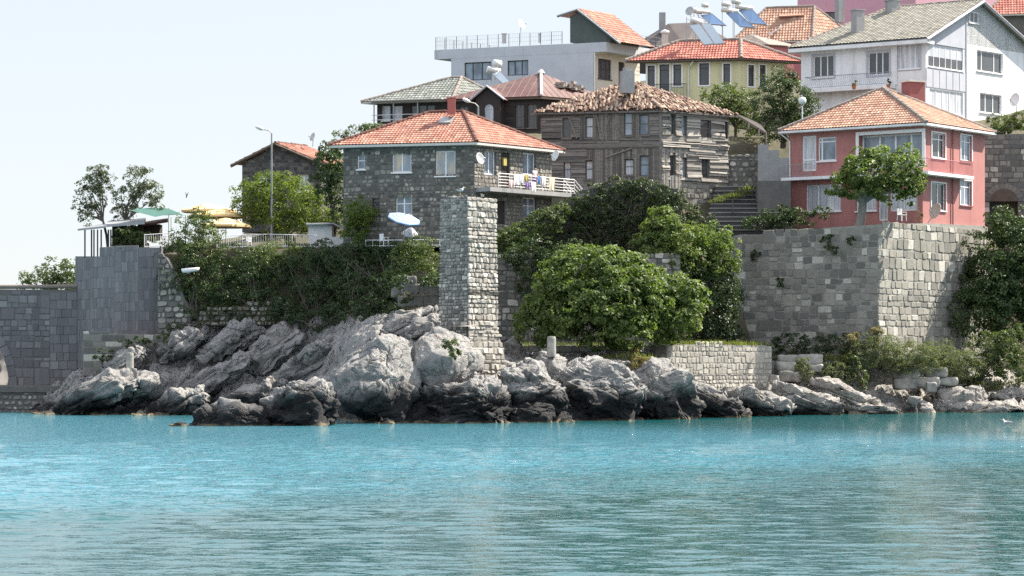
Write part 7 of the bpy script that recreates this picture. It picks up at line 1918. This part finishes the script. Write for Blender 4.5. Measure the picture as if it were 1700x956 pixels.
# green sail awning
rt = thing('shade_sail', 'dark green stretched awning on thin poles beside the see-through tree', 'awning', at(270, 410, 186))
mb = MB(); n = 10
c4 = [at(216, 349, 184.5), at(258, 360, 183.5), at(308, 358, 186), at(280, 346, 190)]
vs = []
for i in range(n+1):
    for j in range(n+1):
        a, b = i/n, j/n
        p = c4[0].lerp(c4[1], a).lerp(c4[3].lerp(c4[2], a), b); p = p + Vector((0, 0, -0.25*math.sin(math.pi*a)*math.sin(math.pi*b) + 0.12*math.sin(math.pi*b)))
        vs.append(p)
mb.add(vs, [(i*(n+1)+j, i*(n+1)+j+1, (i+1)*(n+1)+j+1, (i+1)*(n+1)+j) for i in range(n) for j in range(n)])
mb.build('cloth', MAT['green_cloth'], rt)
mb = MB()
for p, q in ((c4[1]+Vector((1.0, 1, 0)), 410), (c4[2], 408), (c4[0], 412), (c4[3], 410)): mb.tube([Vector((p.x, p.y, zat(q, p.y))), p + Vector((0, 0, .05))], 0.03, 5)
mb.build('pole', MAT['grey_metal'], rt)

def fence(label, pts, h, step=0.16, name='terrace_fence', mat='white_metal'):
    P = [Vector(p) for p in pts]; rt = thing(name, label, 'fence', P[0])
    mb = MB(); pb = MB()
    for a, b in zip(P[:-1], P[1:]):
        L = (b-a).length; n = max(2, int(L/step))
        for k in range(n+1): q = a.lerp(b, k/n); mb.tube([q, q+Vector((0, 0, h))], 0.012, 4)
        for z_ in (0.1*h, 0.97*h): mb.tube([a+Vector((0, 0, z_)), b+Vector((0, 0, z_))], 0.028, 4)
        m = max(1, int(L/1.5))
        for k in range(m+1): q = a.lerp(b, k/m); pb.tube([q, q+Vector((0, 0, h*1.03))], 0.035, 5)
    mb.build('railing', MAT[mat], rt); pb.build('post', MAT[mat], rt)
fence('white railing along the terrace edge under the yellow parasols', [at(360, 413, 181.5), at(445, 410, 181.5), at(525, 412, 181)], 0.95)
fence('white railing beside the low bush, under the green awning', [at(240, 412, 183.5), at(296, 408, 183.5)], 1.0)
fence('low white railing in the garden below the striped parasol', [at(607, 409, 176.5), at(655, 409, 175), at(730, 408, 173)], 0.45, 0.6)

def chair(label, px, py, D, rz, group='white plastic chairs'):
    c = at(px, py, D); rt = thing('plastic_chair', label, 'chair', c, group)
    ca, sa = math.cos(rz), math.sin(rz)
    T = lambda x, y, z: Vector((c.x+ca*x-sa*y, c.y+sa*x+ca*y, c.z+z))
    for x in (-.22, .22):
        for y in (-.2, .2):
            mb = MB(); mb.tube([T(x*1.1, y*1.15, 0), T(x, y, .43)], [0.022, 0.03], 6); mb.build('leg', MAT['white_paint'], rt)
    mb = MB(); mb.prism([T(-.25, -.24, .42), T(.25, -.24, .42), T(.23, .22, .42), T(-.23, .22, .42)], (0, 0, .04)); mb.build('seat', MAT['white_paint'], rt)
    mb = MB()
    for k in range(5): x = -.2+.1*k; mb.obox(T(x-.03, .21, .46), T(.06, 0, 0)-T(0, 0, 0), T(0, .03, 0)-T(0, 0, 0), (0.0, 0.0, .42))
    mb.prism([T(-.25, .21, .82), T(.25, .21, .82), T(.25, .25, .82), T(-.25, .25, .82)], (0, 0, .08)); mb.build('backrest', MAT['white_paint'], rt)
    for s in (-1, 1):
        mb = MB(); mb.tube([T(s*.25, -.22, .42), T(s*.27, -.2, .64), T(s*.27, .2, .66)], .02, 5); mb.build('armrest', MAT['white_paint'], rt)
    return rt
chair('white plastic chair by the garden door of the red house', 1497, 367, 179.6, 0.6)
chair('white plastic garden chair near the small yellow-green tree', 638, 410, 174.5, 2.2)
chair('white plastic chair beside the white railing, close to the bastion bush', 272, 412, 185, 0.4)
chair('white plastic chair behind the railing, below the lowest yellow parasol', 410, 411, 183.5, -0.5)
mb = MB()
a, b = at(512, 410, 181.8), at(551, 374, 181.8); mb.obox(a, (b.x-a.x, 0, 0), (0, 1.8, 0), (0, 0, b.z-a.z)); a, b = at(551.3, 409, 181.6), at(576, 386, 181.6); mb.obox(a, (b.x-a.x, 0, 0), (0, 1.6, 0), (0, 0, b.z-a.z-.3))
hut = thing('garden_hut', 'small white hut with a slanting roof behind the railing, right of the bright green tree', 'hut', at(545, 410, 182))
mb.build('wall', MAT['white_wall'], hut)
mb = MB(); mb.prism([at(508, 374, 181.3), at(553, 372, 181.3), at(582, 386, 181.3), at(582, 384, 184), at(553, 370, 184), at(508, 372, 184)], (0, 0, .1)); mb.build('roof', MAT['grey_metal'], hut)
# white trough in the bushes
mb = MB(); c = at(316, 452, 178.2); n = 12; vs = []; prof_ = [(0.0, 0.0), (0.62, 0.02), (0.72, 0.12), (0.76, 0.30), (0.70, 0.30), (0.60, 0.14), (0.0, 0.1)]
for r_, z_ in prof_:
    for k in range(n):
        th = 2*math.pi*k/n; vs.append(c + Vector((math.cos(th)*r_*0.85, math.sin(th)*r_*0.45, z_ + 0.05*math.cos(th))))
mb.add(vs, [(i*n+k, i*n+(k+1) % n, (i+1)*n+(k+1) % n, (i+1)*n+k) for i in range(len(prof_)-1) for k in range(n)])
tag(mb.build('basin', MAT['white_paint'], None, True), 'white shallow basin hanging in the dark bushes on the bank', 'basin')

# ------------------------------------------------------------------ lamps, dishes, antennas, heaters
def street_lamp(label, px, pyb, pyt, D, hx, hy, arm=None):
    b = at(px, pyb, D); t = at(px, pyt, D); h = at(hx, hy, D-0.3)
    rt = thing('street_lamp', label, 'street lamp', b)
    mb = MB(); mb.tube([b, t], [0.085, 0.055], 8); mb.build('pole', MAT['grey_metal'], rt)
    mb = MB(); d = (h-t); mb.tube([t, t+d*0.25+Vector((0, 0, .12)), h-d*0.3], 0.045, 6); mb.build('arm', MAT['grey_metal'], rt)
    mb = MB(); ax = d.normalized(); mb.lathe(h-d*0.35, ax, [(0.001, 0), (0.07, 0.02), (0.14, 0.2), (0.15, 0.42), (0.08, 0.62), (0.001, 0.66)], 10); mb.build('lamp_head', MAT['white_metal'], rt, True)
street_lamp('tall street lamp with a bent arm in front of the small gable house', 451, 400, 221, 185, 430, 212)
street_lamp('curved street lamp behind the stone house ridge, in front of the dark timber house', 794, 235, 177, 192, 773, 166)
def globe(label, px, pyb, pyt, D):
    rt = thing('globe_antenna', label, 'antenna', at(px, pyb, D)); mb = MB(); mb.tube([at(px, pyb+8, D), at(px, pyt+8, D)], 0.05, 6); mb.build('pole', MAT['white_metal'], rt)
    c = at(px, pyt, D); mb = MB(); mb.lathe(c-Vector((0, 0, 0.28)), (0, 0, 1), [(0.001, 0), (0.2, 0.05), (0.28, 0.2), (0.28, 0.36), (0.2, 0.5), (0.001, 0.56)], 14); mb.build('head', MAT['white_metal'], rt, True)
globe('white rounded antenna on a short pole at the left edge of the red house roof', 1332, 190, 167, 181.5)
def dish(label, px, py, D, r, face, mat='grey_dish', foot=None, arm=True, group=None):
    c = at(px, py, D); ax = Vector(face).normalized(); ft = Vector(foot) if foot is not None else c - ax*0.4 - Vector((0, 0, r))
    rt = thing('satellite_dish', label, 'satellite dish', ft, group)
    mb = MB(); mb.lathe(c-ax*r*0.22, ax, [(0.001, 0), (r*.3, r*.02), (r*.6, r*.09), (r*.85, r*.18), (r, r*.26), (r*.98, r*.30), (r*.84, r*.22), (r*.58, r*.13), (r*.3, r*.06), (0.001, r*.04)], 20); mb.build('reflector', MAT[mat], rt, True)
    mb = MB(); dn = Vector((0, 0, -r*0.9)); mb.tube([c+dn-ax*r*.05, c+ax*r*0.9+dn*0.35], 0.018, 5); mb.tube([c+ax*r*0.85+dn*0.35, c+ax*r*1.05+dn*0.2], 0.05, 6); mb.build('receiver_arm', MAT['grey_metal'], rt)
    mb = MB(); mb.tube([c-ax*r*0.2, ft], 0.03, 5); mb.build('mount', MAT['grey_metal'], rt)
    return rt
dish('grey satellite dish on the wall left of the laundry balcony', 797, 263, 173.8, 0.42, (0.75, -0.6, 0.25), foot=H.r.P(0.25, H.r.z(797, 268), 0.02))
dish('white satellite dish under the right eave corner of the stone house', 922, 258, 180.8, 0.42, (-0.8, -0.55, 0.3), 'white_metal', foot=H.r.P(H.r.L, H.r.z(915, 252), 0.02))
dish('pale satellite dish standing on the ridge of the gable house', 519, 227, 198, 0.36, (-0.75, -0.5, 0.35), foot=at(519, 243, 198.3))
dish('thin white satellite dish on a pole on the fenced roof terrace', 866, 40, 240, 0.5, (0.8, -0.5, 0.35), 'white_metal', foot=at(864, 72, 240))
dish('large faded satellite dish on the castle wall top by the red house', 1553, 350, 179.5, 0.58, (-0.80, -0.50, 0.30), 'pink_dish', foot=at(1540, 370, 180))
dish('tall white satellite dish above the hedge at the right edge', 1685, 165, 199.5, 0.55, (-0.80, -0.50, 0.20), 'white_metal', foot=at(1688, 195, 200))
dish('dark round satellite dish seen from behind among the roof tanks of the yellow house', 1145, 18, 222, 0.42, (-0.5, -0.8, 0.3), foot=at(1150, 45, 222.5))

def heater(label, panels, tank, D, legs, mat, group='solar water heaters on the roofs'):
    """panels: four photo corners with depth offsets; tank: two photo ends"""
    rt = thing('solar_heater', label, 'solar heater', at(legs[0][0], legs[0][2], D), group)
    for P in panels:
        q = [at(x, y, D+d) for x, y, d in P]; n = (q[1]-q[0]).cross(q[3]-q[0]).normalized()
        if n.z < 0: n = -n
        mb = MB(); mb.prism([p-n*0.10 for p in q], n*0.1); po = mb.build('panel', MAT['grey_metal'], rt)
        mb = MB(); c = sum(q, Vector())/4; mb.prism([c+(p-c)*0.93+n*0.005 for p in q], n*0.012); mb.build('collector_glass', MAT[mat], po)
    for (x0, y0, x1, y1, r, d) in tank:
        a, b = at(x0, y0, D+d), at(x1, y1, D+d+0.3); ax = (b-a); L = ax.length
        mb = MB(); mb.lathe(a, ax, [(0.001, 0), (r*.7, 0.02), (r, 0.08), (r, L-.08), (r*.7, L-.02), (0.001, L)], 14); mb.build('tank', MAT['tank'], rt, True)
    for x, y0, y1, d in legs: mb = MB(); mb.tube([at(x, y0, D+d), at(x, y1, D+d)], 0.03, 5); mb.build('stand_leg', MAT['grey_metal'], rt)
    for (xa, a0, a1, da), (xb, b0, b1, db) in zip(legs[:-1], legs[1:]): mb = MB(); mb.tube([at(xa, a1+4, D+da), at(xb, max(b1, a1)+4, D+db)], 0.025, 4); mb.build('stand_bar', MAT['grey_metal'], rt)
heater('solar heater with two pale glass panels leaning on the yellow house ridge', [[(1143, 41, .6), (1161, 39, .3), (1186, 73, -1.2), (1169, 75, -.9)], [(1163, 39, .3), (1179, 38, 0), (1204, 72, -1.5), (1187, 74, -1.2)]],
       [(1146, 33, 1166, 38, .26, .5)], 219.5, [(1140, 74, 28, 0.8), (1155, 72, 30, .8), (1178, 72, 32, .6), (1195, 70, 66, -1)], 'panel_pale')
heater('blue solar panel with twin tanks directly behind the pale glass panels', [[(1163, 25, .6), (1182, 22, .2), (1206, 42, -1.0), (1178, 40, -.6)]], [(1145, 15, 1166, 20, .24, .4), (1155, 19, 1180, 20, .16, .4)], 226, [(1152, 68, 10, .6), (1160, 66, 24, .4), (1200, 66, 40, -.8)], 'panel_blue')
heater('tall solar heater with blue panels on a high frame, nearer the yellow house', [[(1205, 21, .6), (1224, 19, .2), (1254, 46, -1.2), (1228, 44, -.8)]], [(1197, 16, 1226, 19, .20, .4), (1198, 6, 1213, 8, .22, .3)], 230, [(1199, 66, 0, .6), (1219, 66, 18, .3), (1238, 62, 28, -.5), (1252, 64, 46, -1)], 'panel_blue')
heater('rightmost solar heater with a big blue panel on the high frame', [[(1226, 16, .6), (1249, 15, .2), (1274, 41, -1.2), (1247, 39, -.8)]], [(1220, 11, 1250, 14, .20, .4), (1214, 1, 1230, 4, .24, .3)], 233, [(1217, 64, 0, .6), (1238, 60, 14, .3), (1258, 58, 30, -.6), (1275, 66, 42, -1.2)], 'panel_blue')
heater('solar heater with a white tank on the grey tiled roof, below the dark windows', [[(815, 121, .5), (831, 119, .2), (848, 138, -1.0), (836, 140, -.8)]], [(808, 115, 831, 119, .30, .5), (818, 106, 832, 108, .40, .8)], 213, [(808, 140, 110, .6), (816, 138, 104, .8), (830, 140, 112, .6), (822, 140, 120, 0)], 'panel_pale')
def tank_only(label, x0, y0, x1, y1, r, D):
    a, b = at(x0, y0, D), at(x1, y1, D+.3); L = (b-a).length
    mb = MB(); mb.lathe(a, b-a, [(0.001, 0), (r*.7, 0.02), (r, 0.08), (r, L-.08), (r*.7, L-.02), (0.001, L)], 14); mb.tube([a.lerp(b, .5), at((x0+x1)/2, 60, D)], 0.03, 5)
    tag(mb.build('roof_tank', MAT['tank'], None, True), label, 'tank')
tank_only('small round tank on a pole, highest of the roof tanks', 1165, 8, 1176, 9, .2, 228)

# ------------------------------------------------------------------ balcony people and laundry
def skin_body(name, joints, edges, mat, parent, sub=2, root=0):
    me = bpy.data.meshes.new(name); off = wloc(parent) if parent else Vector()
    me.from_pydata([tuple(Vector(j[0])-off) for j in joints], edges, [])
    o = bpy.data.objects.new(name, me); COL.objects.link(o)
    if parent: o.parent = parent
    o.modifiers.new("skin", 'SKIN'); 
    for i, j in enumerate(joints):
        s = me.skin_vertices[0].data[i]; s.radius = (j[1], j[1]) if not isinstance(j[1], tuple) else j[1]; s.use_root = (i == root)
    m = o.modifiers.new("sub", 'SUBSURF'); m.levels = sub; m.render_levels = sub
    me.materials.append(mat)
    return o
pc = BAL.P(BAL.t_of(873), BALZ, 0.75)
ps = thing('person', 'dark haired person in a pale top leaning at the balcony railing behind the laundry', 'person', pc)
u, n_, z = BAL.d3(), BAL.n3(), Vector((0, 0, 1))
J = lambda a, b, c: pc + u*a + n_*b + z*c
skin_body('body', [(J(0, 0, .92), .13), (J(0, .02, 1.12), .125), (J(0, .06, 1.34), .14), (J(0, .10, 1.46), .055), (J(0, .13, 1.55), .075), (J(0, .14, 1.64), .085),
    (J(-.17, .08, 1.38), .055), (J(-.27, .12, 1.14), .042), (J(-.20, .34, 1.04), .032), (J(-.18, .42, 1.03), .028), (J(.17, .08, 1.38), .055), (J(.28, .10, 1.13), .042), (J(.20, .33, 1.04), .032), (J(.18, .42, 1.03), .028),
    (J(-.09, 0, .84), .09), (J(-.10, .02, .46), .062), (J(-.10, 0, .08), .042), (J(-.10, .14, .03), .035), (J(.09, 0, .84), .09), (J(.10, .02, .46), .062), (J(.10, 0, .08), .042), (J(.10, .14, .03), .035)],
    [(0, 1), (1, 2), (2, 3), (3, 4), (4, 5), (2, 6), (6, 7), (7, 8), (8, 9), (2, 10), (10, 11), (11, 12), (12, 13), (0, 14), (14, 15), (15, 16), (16, 17), (0, 18), (18, 19), (19, 20), (20, 21)], MAT['skin'], ps)
skin_body('shirt', [(J(0, 0, .88), .155), (J(0, .02, 1.12), .15), (J(0, .06, 1.33), .165), (J(0, .09, 1.42), .08), (J(-.17, .08, 1.385), .075), (J(-.23, .10, 1.24), .066), (J(.17, .08, 1.385), .075), (J(.24, .09, 1.24), .066)],
    [(0, 1), (1, 2), (2, 3), (2, 4), (4, 5), (2, 6), (6, 7)], MAT['white_cloth'], ps)
skin_body('trousers', [(J(0, 0, .86), .15), (J(-.09, 0, .80), .11), (J(-.10, .02, .46), .08), (J(-.10, 0, .12), .065), (J(.09, 0, .80), .11), (J(.10, .02, .46), .08), (J(.10, 0, .12), .065)],
    [(0, 1), (1, 2), (2, 3), (0, 4), (4, 5), (5, 6)], MAT['purple_cloth'], ps)
mb = MB(); hc = J(0, .115, 1.68); vs, fs = [], []
V_, F_ = ico(3); g = V_.copy(); g = g*np.array([.098, .105, .10]); keep = (V_ @ np.array(tuple(n_))) < 0.45
ids = {i: k for k, i in enumerate(np.where(keep)[0])}
mb.add([tuple(hc+Vector(p)) for p in g[keep]], [tuple(ids[i] for i in f) for f in F_ if all(i in ids for i in f)]); mb.build('hair', MAT['hair'], ps, True)

def cloth(label, px, w_, h_, mat, seed, zoff=0.98):
    r = random.Random(seed); t = BAL.t_of(px); nx, nz = 8, 8; mb = MB(); vs = []
    for i in range(nx+1):
        for j in range(nz+1):
            a, b = i/nx-.5, j/nz
            o = 1.33 + 0.05*math.sin(a*9+seed)*b + 0.02*b*math.sin(a*21+seed*2)
            vs.append(BAL.P(t+a*w_*(1-0.08*b), BALZ+zoff+0.06-h_*b+0.03*math.sin(a*7+seed)*b, o))
    k0 = len(vs); vs2 = [v - BAL.n3()*0.012 for v in vs]
    q = [(i*(nz+1)+j, i*(nz+1)+j+1, (i+1)*(nz+1)+j+1, (i+1)*(nz+1)+j) for i in range(nx) for j in range(nz)]
    mb.add(vs+vs2, q + [tuple(x+k0 for x in f[::-1]) for f in q])
    tag(mb.build('laundry', MAT[mat], None, True), label, 'laundry', 'laundry drying on the balcony rail')
for a in (('white sheet hanging nearest the door, left end of the laundry', 834, .62, .75, 'white_cloth', 1), ('white towel next to the yellow cloth, right of the first sheet', 843, .45, .62, 'white_cloth', 2),
          ('small mustard yellow cloth hanging in the laundry row', 850.5, .36, .5, 'mustard_cloth', 3), ('violet cloth hanging lowest, under the yellow one', 852.5, .42, .42, 'purple_cloth', 4),
          ('plain white shirt between the violet and the blue cloth', 862, .5, .68, 'white_cloth', 5), ('blue patterned cloth in the middle of the laundry row', 871, .36, .55, 'blue_cloth', 6),
          ('white shirt right of the blue cloth', 879, .45, .6, 'white_cloth', 7), ('long cream towel at the right end of the laundry row', 893, .62, .95, 'cream_cloth', 8),
          ('blush pink cloth hanging low at the left end of the railing', 825, .5, .5, 'blush_cloth', 9)):
    cloth(*a, zoff=0.98 if 'violet' not in a[0] and 'blush' not in a[0] else 0.5)

# flower pots
def pot(label, px, py, D, r, leaf='leaf_mid', seed=1, pale=False):
    c = at(px, py, D); rt = thing('plant_pot', label, 'plant pot', c)
    mb = MB(); mb.lathe(c, (0, 0, 1), [(0.001, 0), (r*.7, 0), (r, r*1.5), (r*1.08, r*1.5), (r*1.08, r*1.75), (r*.9, r*1.75), (0.001, r*1.6)], 12); mb.build('pot', MAT['white_paint' if pale else 'terracotta'], rt)
    leaf_cloud('plant', leaf, rt, [(c+Vector((0, 0, r*2.8)), (r*1.6, r*1.6, r*1.5))], 160, 0.11, seed, spread=0.08, shell=0.3)
pot('white pot with a small plant below the concrete wall', 1302, 352, 187.0, .16, seed=311, pale=True)
pot('terracotta pot on the white house balcony, by the glazed balcony door', 1475, 146, 203.6, .17, seed=312)
pot('terracotta pot midway along the white house balcony, below the blank wall', 1418, 148, 203.4, .2, seed=313)
pot('terracotta pot on the castle wall top beside the faded dish', 1526, 368, 179.3, .18, 'leaf_dry', seed=314)

# ------------------------------------------------------------------ birds, float
def gull(label, px, py, D, s, heading, floating=False):
    c = at(px, py, D); rt = thing('gull', label, 'gull', c)
    d = Vector((math.cos(heading), math.sin(heading), 0)); z = Vector((0, 0, 1)); k = 0.0 if floating else 0.16
    P = lambda a, b: c + d*a*s + z*(b*s + k*s)
    skin_body('body', [(P(-.30, .20), .04*s), (P(-.16, .17), .085*s), (P(.02, .15), .115*s), (P(.15, .20), .09*s), (P(.21, .30), .055*s), (P(.25, .37), .062*s), (P(.29, .37), .045*s)], [(0, 1), (1, 2), (2, 3), (3, 4), (4, 5), (5, 6)], MAT['gull_white'], rt, 2, 2)
    mb = MB(); mb.lathe(P(.31, .365), d - z*.15, [(.03*s, 0), (.022*s, .05*s), (.001, .12*s)], 8); mb.build('beak', MAT['beak'], rt, True)
    for sgn in (-1, 1):
        sd = Vector((-d.y, d.x, 0))*sgn; mb = MB(); q = [P(.12, .24), P(-.05, .27), P(-.42, .20), P(-.14, .13), P(.1, .13)]
        mb.prism([p+sd*(.085*s) for p in q], sd*.03*s); mb.build('wing', MAT['gull_grey'], rt)
        if not floating:
            mb = MB(); mb.tube([P(0, .06)+sd*.04*s, c+d*.01*s+sd*.04*s], .012*s, 5); mb.tube([c+sd*.04*s+z*.01, c+d*.07*s+sd*.04*s+z*.01], .012*s, 4); mb.build('leg', MAT['beak'], rt)
    return rt
gull('gull standing on top of the ruined pillar', 764, 323, 155.9, 0.85, 0.3)
gull('white gull floating on the water near the right edge', 1672, 706, wl(706), 0.9, 2.8, True)
rt = thing('flying_bird', 'small dark bird flying in the pale sky above the yellow parasols', 'bird', at(310, 325, 186))
c = at(310, 325, 186); skin_body('body', [(c+Vector((-.05, 0, -.16)), .02), (c+Vector((-.02, 0, -.06)), .045), (c+Vector((.02, 0, .06)), .05), (c+Vector((.04, 0, .15)), .03)], [(0, 1), (1, 2), (2, 3)], MAT['bird_dark'], rt, 1, 1)
for s_ in (-1, 1):
    mb = MB(); mb.prism([c+Vector((0, 0, .07)), c+Vector((.10*s_, .05, .20)), c+Vector((.13*s_, .1, .34)), c+Vector((.03*s_, 0, -.03))], (0, .02, 0)); mb.build('wing', MAT['bird_dark'], rt)
